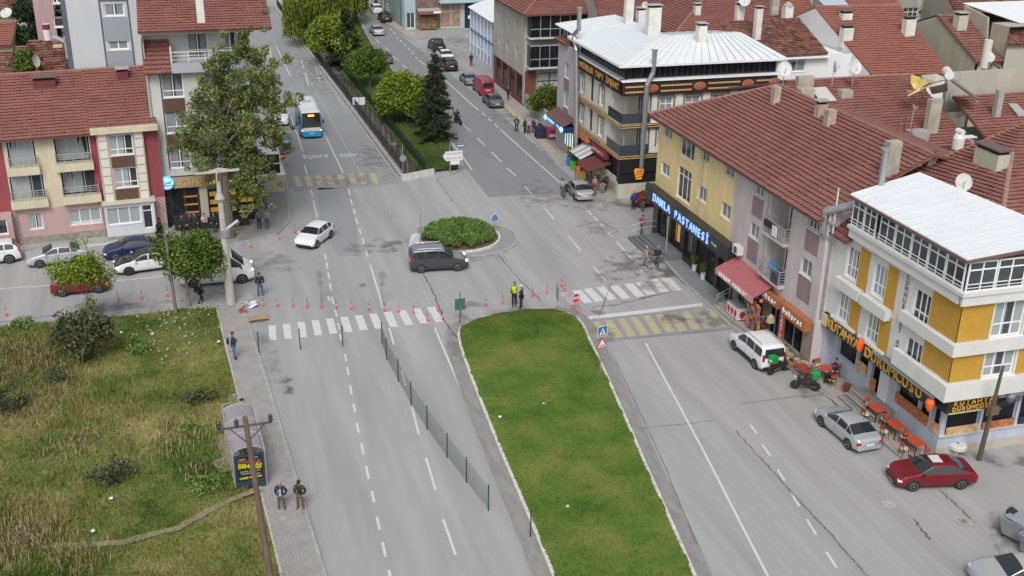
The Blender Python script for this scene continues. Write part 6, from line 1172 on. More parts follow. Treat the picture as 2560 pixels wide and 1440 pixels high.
h = f_.rect((2515, 95), (2600, 120), -3.0); f_.wall(3.2, 16, C_.z-.1, A_.z-.2, [[max(h[0], 6.5), 16, h[2]-.3, h[3]+.5]], crg, d=-2.6); f_.add(MB().ext([(5.5, 1.4, A_.z-.15), (16, 1.4, A_.z-.15), (16, 7.5, A_.z+.9), (3.2, 7.5, A_.z+.9)], (0, 0, .08)), 'metal_roof', metalroof); f_.add(MB().ext([(3.05, 2.5, C_.z), (3.05, 7, C_.z), (3.05, 7, A_.z+.8), (3.05, 3.2, A_.z+.2)], (.2, 0, 0)), 'side_wall', crg); roof(b, [(SX+5.5, C_.y-.4, C_.z-.1), (SX+16, C_.y-.4, C_.z-.1), (SX+16, C_.y+2.5, C_.z+.8), (SX+5.5, C_.y+2.5, C_.z+.8)], tile_old, eave=(0, 1))
f_.add(MB().pipe([(.3, -.1, C_.z), (.1, -.1, C_.z-1.2), (.1, -.1, 3)], .05, 6), 'downpipe', P('brown_gutter', (.14, .09, .08), .6)); chimney(s_, b, at(2400, 60, 13.6), 1.1, .9, .9, P('cream_chimney', (.46, .44, .36), .9, var=.1, vs=2), kerbd, .1)
t = thing('blue_gable', 'pale blue gable wall beside a chimney near the top edge', 'house', onX(2215, 60, 84)); MB().ext([Vector(onX(x, y, 84))-t.location for x, y in ((2302, 62), (2306, 22), (2376, -2), (2392, 32))], (.5, 0, 0)).build('wall', P('sky_blue_render', (.36, .47, .56), .9), t)
t = thing('house', 'plain stained grey house wall with one dark three light window near the top edge', 'house', (88, 112, 0)); g_ = Fac(t, (84, 118), 0); h = g_.rect((2260, 20), (2293, 46)); g_.wall(-6, 8, 0, 16, [h], plaster('stained_wall', (.3, .29, .26), .3)); g_.window(h, 3, .6, pane=dk)
# low boundary walls
t = thing('yard_wall', 'ribbed concrete yard wall beside the sidewalk under the young tree', 'wall', (38.6, 112, 0))
for i in range(12): MB().box(-.08, .08, i*1.1, i*1.1+1.0, 0, 1.7).build('wall_panel', P('panel_concrete', (.36, .35, .31), .9, var=.2, vs=2), t)
t = thing('parapet_wall', 'long pale parapet wall behind the solar heaters', 'wall', at(2480, 235, 11)); a, c = at(2395, 262, 10.5)-t.location, at(2600, 212, 10.5)-t.location; MB().bar(a, c, .3, 2.2).build('wall', soil_g, t)
# ================================================================== trees and plants
bark = P('bark', (.13, .11, .09), .95, var=.3, vs=4, bump=.4, bs=12); bark_g = P('smooth_bark', (.22, .19, .15), .95, var=.3, vs=3)
LQ = np.array([(-.5, -.32, 0), (.5, -.32, .12), (.62, .25, -.05), (0, .5, .1), (-.6, .25, 0)]); LF = [(0, 1, 2, 3, 4)]
def trunk(t, h, r, limbs=6, spread=2.0, hl=.45, m=None, seed=1, top=None, bend=.0):
    rr = random.Random(seed); mb = MB(); p = Vector((0, 0, -.1)); top = top or h*.8; n = 5; pr = r; q0 = p
    for i in range(n):
        q = Vector((bend*(i+1)/n+rr.uniform(-.04, .04)*h*.12, rr.uniform(-.04, .04)*h*.12, top*(i+1)/n)); r2 = r*(1-.75*(i+1)/n); mb.cyl(q0, q, pr, r2, 8, cap=False); q0 = q; pr = r2
    mb.build('trunk', m or bark, t)
    for i in range(limbs):
        a = i*2.4+rr.random(); z = top*(hl+(1-hl)*i/limbs*.85); s = Vector((bend*z/top, 0, z)); e = s+Vector((math.cos(a), math.sin(a), .7))*spread*rr.uniform(.6, 1.05)*(1-.5*i/limbs)
        md = (s+e)/2+Vector((0, 0, spread*.08)); MB().cyl(s, md, r*.4, r*.25, 6, cap=False).cyl(md, e, r*.25, r*.06, 6, cap=False).build('limb', m or bark, t)
def crown(t, mat, clumps, leaf, per, name='crown', rs=.5, flat=1.0):
    """clumps: (x, y, z, radius) foliage masses; leaf-sized faces scattered in every mass, thicker near its surface"""
    P_ = [];
    for (x, y, z, r) in clumps:
        n = int(per*r*r); d = RNG.normal(size=(n, 3)); d /= np.linalg.norm(d, axis=1)[:, None]; rad = r*(RNG.random(n)**.45)
        P_.append(np.array([x, y, z])+d*rad[:, None]*np.array([1, 1, flat]))
    Pp = np.concatenate(P_); n = len(Pp); V, Fc = stamp(LQ, LF, randrot(n, leaf*RNG.uniform(.6, 1.25, n)), Pp)
    me = npmesh(name, V, Fc, mat); o = bpy.data.objects.new(name, me); link(o, t); return o
def shell(cx, cy, cz, rx, ry, rz_, n, r0, seed=0, lo=-.6, zpow=1):
    rr = random.Random(seed); out = []
    while len(out) < n:
        v = Vector((rr.gauss(0, 1), rr.gauss(0, 1), rr.gauss(0, 1))).normalized()
        if v.z < lo: continue
        k = rr.uniform(.55, 1.0); out.append((cx+v.x*rx*k, cy+v.y*ry*k, cz+v.z*rz_*k, r0*rr.uniform(.7, 1.3)))
    return out
aut = leafmat('autumn_leaves', [(.05, .07, .022), (.08, .115, .03), (.135, .175, .05), (.20, .22, .075), (.21, .13, .05)], .4)
grn = leafmat('green_leaves', [(.028, .058, .01), (.052, .095, .014), (.10, .15, .02), (.17, .205, .03)], .8); brt = leafmat('bright_green_leaves', [(.055, .095, .012), (.105, .165, .02), (.18, .235, .025), (.27, .29, .035)], .9)
drk = leafmat('dark_conifer', [(.008, .018, .008), (.014, .03, .012), (.03, .045, .018), (.05, .05, .02)], 1.2); wil = leafmat('willow_leaves', [(.04, .07, .01), (.08, .12, .015), (.15, .18, .02), (.26, .24, .03)], .3)
hed = leafmat('hedge_leaves', [(.055, .11, .022), (.09, .165, .033), (.145, .23, .05), (.21, .28, .08)], 1.6); dry = leafmat('dry_shrub', [(.03, .045, .02), (.05, .065, .03), (.10, .10, .05), (.16, .13, .08)], 1.0)
# big autumn tree in front of the white block
t = thing('tree', 'tall autumn tree turning brown in front of the white block', 'tree', (*at(577, 597)[:2], .1)); trunk(t, 17, .42, 16, 3.6, .3, seed=3, top=15.5); rr = random.Random(4); cl = []
YT = at(577, 597).y
for (x, y, r) in ((590, 100, 1.1), (575, 130, 1.3), (620, 125, 1.2), (560, 175, 1.5), (610, 170, 1.7), (655, 165, 1.3), (535, 215, 1.6), (590, 220, 2.0), (645, 215, 1.7), (690, 205, 1.3), (500, 250, 1.3), (550, 270, 2.1), (610, 270, 2.2), (670, 265, 1.8), (705, 250, .9), (480, 300, 1.4), (520, 320, 2.0), (585, 325, 2.4), (645, 325, 2.1), (695, 320, 1.1), (475, 350, 1.3), (520, 375, 1.9), (580, 380, 2.3), (640, 380, 1.9), (680, 365, .9), (500, 410, 1.1), (545, 425, 1.5), (600, 430, 1.7), (645, 425, 1.1), (600, 470, 1.3), (630, 500, 1.2), (600, 520, 1.0), (640, 470, .9)):
    q = onY(x, y, YT+rr.uniform(-1.6, 1.6)); cl.append((q.x-t.location.x, q.y-t.location.y, q.z-.1, r*.91))
cl2 = [(x+rr.uniform(-.7, .7)*r, y+rr.uniform(-.8, .8)*r, z+rr.uniform(-.6, .6)*r, r*.55) for x, y, z, r in cl for _ in range(3)]
cl2 += [(x+rr.gauss(0, 1)*r, y+rr.gauss(0, 1)*r, z+rr.gauss(0, .8)*r, r*.3) for x, y, z, r in cl for _ in range(4)]; crown(t, aut, cl2, .15, 380, flat=.85)
def rtree(px_, top, lab, cr, leafm, r, leaf=.2, per=260, n=26, squash=.7, tr=.12, lo=-.35, m=None, spread=None, cat='tree', name='tree', clr=.42):
    b = at(*px_); t = thing(name, lab, cat, (b.x, b.y, .1)); H_ = Vector(onY(px_[0], top, b.y)).z; cz = H_-r*squash
    trunk(t, H_, tr, 7, spread or r*.8, .5, m=m, seed=int(px_[0]), top=cz)
    crown(t, leafm, shell(cr[0], cr[1], cz, r*.78, r*.78, r*squash*.75, n, r*clr, int(px_[0]), lo), leaf, per); return t, cz
rtree((472, 768), 583, 'round green street tree beside the concrete lamp post', (.35, .2), grn, 2.45, .16, 330, 34, .72, .16, -.45, bark_g)
rtree((925, 222), 122, 'small round green tree on the grass strip beside the dark hatchback', (-.3, 0), grn, 2.7, .19, 330, 30, .75, .14, -.4)
rtree((1018, 308), 186, 'broad bright yellow green tree against the lower conifer on the strip', (-.4, 0), brt, 3.3, .2, 330, 36, .8, .16, -.4)
rtree((832, 165), 32, 'yellow green tree between the willow and the upper conifer', (0, 0), brt, 3.6, .24, 240, 34, .9, .2, -.5)
rtree((1362, 300), 222, 'young green tree by the yard wall behind the bystanders', (.2, 0), grn, 2.2, .18, 300, 22, .8, .09, -.4)
t, cz = rtree((228, 812), 640, 'wispy young tree with drooping bright leaves before the dark red car', (-.2, 0), brt, 1.8, .13, 280, 22, .7, .07, -.15, bark_g)
crown(t, brt, [(-1.3, 0, cz-.6, .7), (1.4, .2, cz-.5, .7), (-.3, .3, cz+2.0, .45), (.4, .1, cz+2.3, .35), (1.9, 0, cz-.2, .4), (-2.1, .1, cz+.4, .45), (.1, 0, cz-2.2, .5), (-.1, 0, cz-3.0, .55), (.2, 0, 1.6, .5), (-.4, 0, 1.0, .5)], .12, 230, name='leaves')['kind'] = 'stuff'
b = at(228, 868); t = thing('shrub', 'dark dusty shrub in the vacant lot under the wispy tree', 'shrub', (b.x-.1, b.y-2.4, .3)); crown(t, dry, shell(0, 0, 1.7, 1.6, 1.4, 1.3, 26, .6, 5, -.7)+shell(.1, 0, .7, .6, .6, .7, 6, .4, 3, -1)+[(-1.8, .3, 1.4, .6), (1.6, .4, 2.2, .5), (-1.0, .2, 2.9, .6)], .15, 300, name='crown'); trunk(t, 2, .1, 7, 1.4, .1, seed=8)
b = at(45, 1040); t = thing('shrub', 'grey leaning bush at the edge of the vacant lot', 'shrub', (b.x, b.y, .3)); crown(t, dry, shell(-.5, 0, .9, 1.0, .9, .8, 16, .45, 9, -.7)+[(.2, 0, 1.8, .35), (.3, .2, 2.4, .3), (-1.6, -.3, .6, .5)], .12, 320); trunk(t, 1.6, .06, 5, .9, .1, seed=8)
for i, (x, y, r, m_, lab) in enumerate(((350, 880, .9, hed, 'low green bush in the vacant lot nearest the rubble patch'), (500, 1010, .9, dry, 'dark low bush in the vacant lot near the bus shelter'), (280, 1200, 1.0, dry, 'olive bush in the middle of the dry grass'), (470, 1090, .7, hed, 'small leafy clump beside the bus shelter pad'), (60, 830, .8, hed, 'weedy green clump near the corner of the lot by the kerb'), (520, 1230, .8, hed, 'green clump below the poster shelter in the lot'), (150, 960, .9, dry, 'straw coloured clump in the tall dry grass'))):
    b = at(x, y); t = thing('bush', lab, 'bush', (b.x, b.y, .15)); crown(t, m_, shell(0, 0, r*.3, r, r, r*.45, 10, r*.45, i, -.2), .13, 330)
# tall dry grass tufts
tf = []; rr = random.Random(9)
for (cx, cy, n, s) in ((90, 930, 26, 70), (40, 900, 12, 50), (80, 1390, 20, 90), (400, 1110, 6, 80), (230, 1120, 6, 80)):
    for _ in range(n): q = at(cx+rr.gauss(0, s), cy+rr.gauss(0, s*.5)); tf.append((q.x, q.y))
tf = [q for q in tf if q[0] < 1.5]; n = len(tf)*60; base = np.repeat(np.array(tf), 60, 0)+RNG.normal(0, .5, (n, 2)); h = RNG.uniform(.25, .7, n); a = RNG.random(n)*6.283; ln = np.stack([np.cos(a), np.sin(a)], 1)*h[:, None]*.35
z0 = np.full((n, 1), .22); w_ = np.stack([-np.sin(a), np.cos(a), np.zeros(n)], 1)*.012; p0 = np.hstack([base, z0]); p1 = np.hstack([base+ln*.4, z0+h[:, None]*.7]); p2 = np.hstack([base+ln, z0+h[:, None]])
me = npmesh('grass', np.stack([p0-w_, p0+w_, p1+w_, p2, p1-w_], 1).reshape(-1, 3), (np.arange(n)*5)[:, None]+np.arange(5), leafmat('straw', [(.30, .29, .10), (.48, .42, .20), (.6, .53, .32)], .4)); o = bpy.data.objects.new('tall_grass', me); link(o); tag(o, 'tall straw coloured grass tufts in the vacant lot', 'grass', kind='stuff')
# conifers
def conifer(px_, top, lab, r, seed, wx=1.0, dens=1.0):
    b = at(*px_); t = thing('conifer', lab, 'tree', (b.x, b.y, .1)); H_ = Vector(onY(px_[0], top, b.y)).z; rr = random.Random(seed); MB().cyl((0, 0, -.2), (0, 0, H_*.97), .2, .03, 8).build('trunk', bark, t); PP = []; SS = []
    z = H_*.10; br = MB()
    while z < H_*.985:
        f = (z/H_); R0 = r*(1-f)**.8*(1.0+.12*math.sin(z*3))+.12; nb = 8 if f < .8 else 5
        for k in range(nb):
            a = rr.random()*6.283; L = R0*rr.uniform(.65, 1.1); d = Vector((math.cos(a), math.sin(a), 0)); e = Vector((0, 0, z))+d*L+Vector((0, 0, -.22*L+.05)); br.cyl((0, 0, z), e, .035, .01, 4, cap=False)
            m_ = int(L*46*dens)
            for j in range(m_): u = rr.uniform(.15, 1.0)**.8; c_ = Vector((0, 0, z)).lerp(e, u); wdt = .42*(1-u*.5); PP.append((c_.x+rr.gauss(0, wdt*.5), c_.y+rr.gauss(0, wdt*.5), c_.z-abs(rr.gauss(0, .12))-.05)); SS.append(rr.uniform(.1, .22))
        z += .30+.12*(1-f)
    br.build('branches', bark, t); V, Fc = stamp(LQ*np.array([1.3, .5, 1]), LF, randrot(len(PP), np.array(SS)*1.2), np.array(PP)); me = npmesh('crown', V, Fc, drk); o = bpy.data.objects.new('crown', me); link(o, t); return t
conifer((1088, 352), 128, 'dark spiky conifer on the grass strip in front of the parked cars', 2.9, 3); conifer((868, 168), 18, 'dark dense conifer beside the yellow green tree further up the strip', 3.6, 4, dens=1.1)
b = (*at(403, 612)[:2], .1); t = thing('cypress', 'slim dark cypress in a terracotta pot at the shop corner', 'plant', b); crown(t, drk, [(0, 0, .9+k*.3, .36-.07*k+.05) for k in range(5)], .12, 900); MB().lathe((0, 0, 0), [(.2, 0), (.3, .5), (.28, .5)], 12).build('pot', P('terracotta', (.25, .1, .06), .8), t); MB().cyl((0, 0, .4), (0, 0, 1.2), .04).build('trunk', bark, t)
# willow: curtains of hanging twigs
def willow(x, y, top, lab, r, seed):
    b = at(x, y); t = thing('willow', lab, 'tree', (b.x, b.y, .1)); H_ = Vector(onY(x, top, b.y)).z; trunk(t, H_, .35, 9, r*.9, .4, seed=seed, top=H_*.75); rr = random.Random(seed); PP = []
    for k in range(420):
        a = rr.random()*6.283; q = rr.random()**.5*r; x0, y0 = math.cos(a)*q, math.sin(a)*q; z0_ = H_*(1-.35*(q/r)**2)*rr.uniform(.75, 1); L = rr.uniform(.35, .95)*min(z0_-.5, 8)
        for j in range(int(L*9)): PP.append((x0+rr.gauss(0, .12)+math.cos(a)*.1*j/9, y0+rr.gauss(0, .12), z0_-j/9+rr.gauss(0, .05)))
    V, Fc = stamp(LQ*np.array([.5, 1.7, 1]), LF, rotz(RNG.random(len(PP))*6.283)@np.array([[1, 0, 0], [0, .25, -1], [0, 1, .25]])*.27, np.array(PP)); me = npmesh('crown', V, Fc, wil); o = bpy.data.objects.new('crown', me); link(o, t)
willow(792, 112, -60, 'yellow green weeping willow overhanging the street railing', 4.6, 2); willow(822, 60, -110, 'weeping willow at the top edge behind the yellow green tree', 6.0, 6)
rtree((766, 62), -30, 'dark leafy tree between the willow and the road wall', (0, 0), grn, 2.8, .24, 200, 30, 1.1, .2, -.6); rtree((868, 25), -60, 'green tree at the top edge behind the upper conifer', (0, 0), wil, 4.0, .24, 200, 30, 1.1, .2, -.6)
# hedge dome on the roundabout
t = thing('hedge', 'low dense green hedge filling the roundabout island', 'hedge', (rc.x, rc.y, .12)); rr = random.Random(2); cl = []
for k in range(260): a = rr.random()*6.283; q = rr.random()**.5*2.85; cl.append((q*math.cos(a), q*math.sin(a), 1.05*(1-(q/3.9)**2)+rr.uniform(-.03, .03), rr.uniform(.26, .32)))
crown(t, hed, cl, .085, 1300, name='foliage').__setitem__('kind', 'stuff')
b = at(1360, 310); t = thing('bush', 'leafy bush behind the fruit stand next to the blue sign', 'bush', (b.x+1.6, b.y, .12)); crown(t, grn, shell(0, 0, .8, 1, .8, .7, 12, .5, 2, -.5), .16, 260)
# distant greenery
for (x, y, z, r, lab, m_) in ((95, 62, 11.6, 2.5, 'dark bushy tree in front of the pink wall', drk), (60, 172, 9.6, 1.5, 'dark green bush behind the cream house ridge', grn), (2300, 45, 10, 1.8, 'dark green tree squeezed between grey walls near the top edge', drk)):
    b = at(x, y, z); t = thing('tree', lab, 'tree', (b.x, b.y, 0)); MB().cyl((0, 0, 0), (0, 0, b.z), .25, .1).build('trunk', bark, t); crown(t, m_ if m_ is not drk else leafmat('deep_green', [(.01, .022, .01), (.02, .04, .018), (.035, .06, .025)], .8), shell(0, 0, b.z, r, r, r*.9, 26, r*.4, int(x), -.9), .24, 240)
# ================================================================== vehicles: a body surface S(x, s) swept along the car; glass is cut as patches lying on it
def lin(tab, x):
    if x <= tab[0][0]: return tab[0][1]
    for (a, b), (c, d) in zip(tab, tab[1:]):
        if x <= c: return b+(d-b)*(x-a)/max(1e-6, c-a)
    return tab[-1][1]
def sm(tab, x, r=.07): return sum(lin(tab, x+r*k) for k in (-1, -.5, 0, .5, 1))/5
rubber = P('tyre_rubber', (.018, .018, .018), .8); rimm = P('rim_silver', (.42, .43, .44), .35, metal=.6); trimb = P('black_trim', (.02, .02, .022), .6); carg = P('car_glass', (.02, .026, .03), .06, spec=.9)
lampw = P('headlight_glass', (.6, .62, .64), .15, spec=.8); lampon = P('headlight_on', (.9, .9, .9), .2, emis=(1, .97, .9), es=1.2); lampr = P('tail_light', (.35, .02, .02), .25); plate_m = P('number_plate', (.62, .62, .6), .5)
def paint_(n, c, mt=.0, r=.28): return P('car_paint_'+n, c, r, metal=mt, spec=.6, var=.04, vs=2)
SH = {
 'sedan': dict(L=4.35, W=1.72, top=[(-2.17, .74), (-2.12, .96), (-1.62, 1.02), (-.95, 1.36), (-.35, 1.42), (.25, 1.40), (1.02, 1.0), (1.75, .87), (2.08, .72), (2.17, .48)], belt=[(-2.17, .72), (-1.9, .93), (0, .93), (1.02, .92), (1.75, .82), (2.17, .45)], ws=(.28, .98), rw=(-1.6, -.98), sw=[(-1.42, -.98), (-.92, -.12), (-.04, .85)], wh=(-1.33, 1.3), wr=.31),
 'hatch': dict(L=3.95, W=1.72, top=[(-1.97, .62), (-1.93, 1.0), (-1.62, 1.3), (-1.2, 1.44), (-.4, 1.49), (.3, 1.43), (1.0, 1.02), (1.6, .90), (1.88, .76), (1.97, .5)], belt=[(-1.97, .6), (-1.85, .98), (0, .95), (1.0, .93), (1.6, .84), (1.97, .48)], ws=(.34, .96), rw=(-1.90, -1.5), sw=[(-1.5, -.98), (-.9, -.1), (-.02, .85)], wh=(-1.22, 1.25), wr=.32),
 'suv': dict(L=4.35, W=1.80, top=[(-2.17, .7), (-2.12, 1.1), (-1.85, 1.45), (-1.5, 1.60), (-.4, 1.66), (.3, 1.60), (1.0, 1.14), (1.75, 1.0), (2.08, .82), (2.17, .55)], belt=[(-2.17, .68), (-2.0, 1.08), (0, 1.06), (1.0, 1.04), (1.75, .94), (2.17, .52)], ws=(.35, .97), rw=(-2.05, -1.7), sw=[(-1.72, -1.12), (-1.04, -.14), (-.06, .88)], wh=(-1.33, 1.33), wr=.36),
 'mpv': dict(L=4.45, W=1.83, top=[(-2.22, .62), (-2.19, 1.1), (-2.08, 1.66), (-1.9, 1.80), (-.4, 1.85), (.35, 1.78), (1.12, 1.14), (1.85, .98), (2.12, .8), (2.22, .55)], belt=[(-2.22, .6), (-2.15, 1.06), (0, 1.08), (1.12, 1.02), (1.85, .92), (2.22, .52)], ws=(.42, 1.1), rw=(-2.165, -2.1), sw=[(-2.0, -1.15), (-1.07, -.12), (-.04, .98)], wh=(-1.42, 1.38), wr=.33),
 'van': dict(L=5.3, W=2.0, top=[(-2.65, .6), (-2.63, 1.3), (-2.56, 2.2), (-2.35, 2.32), (0, 2.36), (1.05, 2.28), (1.95, 1.38), (2.4, 1.18), (2.58, .95), (2.65, .6)], belt=[(-2.65, .55), (-2.55, 1.25), (0, 1.28), (1.95, 1.22), (2.4, 1.1), (2.65, .58)], ws=(1.12, 1.93), rw=(9, 9), sw=[(.62, 1.75)], wh=(-1.7, 1.72), wr=.36),
 'oldvan': dict(L=4.7, W=1.8, top=[(-2.35, .55), (-2.33, 1.2), (-2.24, 1.92), (-2.05, 2.02), (0, 2.05), (1.25, 1.98), (1.95, 1.25), (2.2, 1.05), (2.32, .8), (2.35, .55)], belt=[(-2.35, .5), (-2.28, 1.15), (0, 1.16), (1.95, 1.12), (2.35, .55)], ws=(1.3, 1.92), rw=(-2.3, -2.2), sw=[(.85, 1.75)], wh=(-1.4, 1.5), wr=.31),
 'pickup': dict(L=5.0, W=1.82, top=[(-2.5, .62), (-2.48, 1.08), (-.95, 1.1), (-.85, 1.15), (-.72, 1.6), (-.5, 1.72), (.35, 1.70), (1.05, 1.16), (1.95, 1.06), (2.4, .92), (2.5, .6)], belt=[(-2.5, .6), (-2.4, 1.05), (0, 1.08), (1.05, 1.08), (1.95, 1.0), (2.5, .58)], ws=(.42, 1.02), rw=(-.88, -.7), sw=[(-.66, -.05), (.02, .92)], wh=(-1.55, 1.55), wr=.38),
 'bus': dict(L=7.6, W=2.3, top=[(-3.8, .6), (-3.78, 1.5), (-3.72, 2.75), (-3.5, 2.95), (0, 3.0), (3.3, 2.95), (3.58, 2.6), (3.72, 1.4), (3.8, .9), (3.8, .5)], belt=[(-3.8, .5), (-3.7, 1.35), (0, 1.38), (3.65, 1.35), (3.8, .55)], ws=(9, 9), rw=(9, 9), sw=[(-3.3, -2.3), (-2.25, -1.2), (-1.15, -.1), (-.05, 1.0), (1.05, 2.1), (2.15, 3.2)], wh=(-2.1, 2.4), wr=.42)}
def bodyS(sp, x, s):
    L, W = sp['L'], sp['W']; hw = W/2; top = sm(sp['top'], x); belt = min(sm(sp['belt'], x), top-.01); e = abs(x)/(L/2); box_ = sp.get('boxy', 0)
    k = 1-(.16 if x > 0 else .10)*max(0, (e-.78)/.22)**2.2; w = hw*k; zb = .20+.10*max(0, (e-.8)/.2); h = max(top-belt, .01)
    tall = sp['L'] > 4.6 or sp is SH['mpv']; inset = (.10 if tall else .27)*min(h, .6)*(1.2 if tall else 1.6)/.6*.6
    pts = [(0, zb), (.78*w, zb), (.95*w, zb+.05), (w, zb+.3*(belt-zb)), (w, zb+.6*(belt-zb)), (.99*w, zb+.88*(belt-zb)), (.965*w, belt), (.965*w-inset*.33, belt+.30*h), (.965*w-inset*.66, belt+.62*h), (.965*w-inset, belt+.88*h), ((.965*w-inset)*.9, belt+.97*h), ((.965*w-inset)*.5, top), (0, top+.015)]
    i = min(int(s), 11); f = s-i; a, b = pts[i], pts[i+1]; return (a[0]+(b[0]-a[0])*f, a[1]+(b[1]-a[1])*f)
CARM = {}
def car_meshes(kind):
    if kind in CARM: return CARM[kind]
    sp = SH[kind]; L = sp['L']; N = 46; xs = [-L/2+L*(.5-.5*math.cos(math.pi*i/N))*.35+L*(i/N)*.65 for i in range(N+1)]
    V = []; S = 13
    for x in xs:
        r = [bodyS(sp, x, min(s, 12)) for s in range(S)]; V += [(x, -y, z) for y, z in r[::-1]]+[(x, y, z) for y, z in r[1:-1]]
    R = 2*S-2; Fc = []; mi = []
    # ring order: top centre ... down the -y side ... bottom ... up the +y side
    ring = [12-k for k in range(13)]+[k for k in range(1, 12)]
    for i in range(N):
        for j in range(R):
            l = (j+1) % R; Fc.append((i*R+j, i*R+l, (i+1)*R+l, (i+1)*R+j)); sj = min(ring[j], ring[l]); mi.append(1 if sj < 2 else (2 if sj >= 9 else 0))
    Fc.append(tuple(range(R))[::-1]); mi.append(0); Fc.append(tuple(N*R+k for k in range(R))); mi.append(0)
    me = bpy.data.meshes.new('body'); me.from_pydata(V, [], Fc); me.polygons.foreach_set('material_index', mi); me.polygons.foreach_set('use_smooth', [True]*len(Fc))
    for _ in range(3): me.materials.append(trimb)
    me.update(); bm = bmesh.new(); bm.from_mesh(me); bmesh.ops.recalc_face_normals(bm, faces=bm.faces); bm.to_mesh(me); bm.free()
    def off(x, s, sgn, d):
        y, z = bodyS(sp, x, s); y2, z2 = bodyS(sp, x, min(12, s+.1)); y1, z1 = bodyS(sp, x, s-.1); ty, tz = y2-y1, z2-z1; xa, xb = bodyS(sp, x+.03, s), bodyS(sp, x-.03, s)
        t1 = Vector((0, ty, tz)); t2 = Vector((.06, xa[0]-xb[0], xa[1]-xb[1])); n = t2.cross(t1); n = n.normalized() if n.length > 1e-9 else Vector((0, 1, 0))
        if n.y*1 < 0 and s < 9.5: n = -n
        if s >= 9.5 and n.z < 0: n = -n
        p = Vector((x, y, z))+n*d; return (p.x, p.y*sgn, p.z)
    def patch(x0, x1, s0, s1, sgn, nx=7, ns=3, d=.012, name='side_window', mat=carg, sh=None):
        mb = MB(); n0 = len(mb.v); g = [[off(x0+(x1-x0)*i/nx, s0+(s1-s0)*j/ns, sgn, d) for j in range(ns+1)] for i in range(nx+1)]
        for i in range(nx):
            for j in range(ns): q = [g[i][j], g[i+1][j], g[i+1][j+1], g[i][j+1]]; mb.poly(q if sgn > 0 else q[::-1])
        return mb.mesh(name, mat, True)
    parts = []
    for (a, c) in sp['sw']:
        for sg_ in (-1, 1): parts.append(('side_window', patch(a, c, 6.35 if kind != 'bus' else 6.0, 8.75, sg_)))
    def full(x0, x1, name):
        mb = MB(); ss = [9.15, 10, 11, 12]; ns = 8; nx = 5
        rows = [[off(x0+(x1-x0)*i/nx, s, -1, .012) for s in ss]+[off(x0+(x1-x0)*i/nx, s, 1, .012) for s in ss[::-1][1:]] for i in range(nx+1)]
        for a, c in zip(rows, rows[1:]):
            for k in range(len(a)-1): mb.poly([a[k], a[k+1], c[k+1], c[k]])
        return mb.mesh(name, carg, True)
    if sp['ws'][0] < 5: parts.append(('windscreen', full(*sp['ws'], 'windscreen')))
    if sp['rw'][0] < 5 and kind in ('sedan', 'pickup', 'hatch', 'suv'): parts.append(('rear_window', full(*sp['rw'], 'rear_window')))
    wr = sp['wr']; hw = sp['W']/2
    ty = MB().lathe((0, 0, 0), [(wr*.68, -.09), (wr*.95, -.095), (wr, -.05), (wr, .05), (wr*.95, .095), (wr*.68, .09)], 20).mesh('wheel', rubber, True)
    rm = MB().lathe((0, 0, 0), [(wr*.70, .03), (wr*.70, .085), (wr*.6, .095), (wr*.55, .06), (wr*.2, .075), (wr*.1, .095)], 14).mesh('rim', rimm)
    mb = MB(); n = 14; a0, a1 = -.25, math.pi+.25; R1 = wr+.075
    mb.ext([(R1*math.cos(a0+(a1-a0)*k/n), 0, R1*math.sin(a0+(a1-a0)*k/n)) for k in range(n+1)], (0, .05, 0)); arch = mb.mesh('wheel_arch', trimb)
    CARM[kind] = (me, parts, ty, rm, arch, off, patch); return CARM[kind]
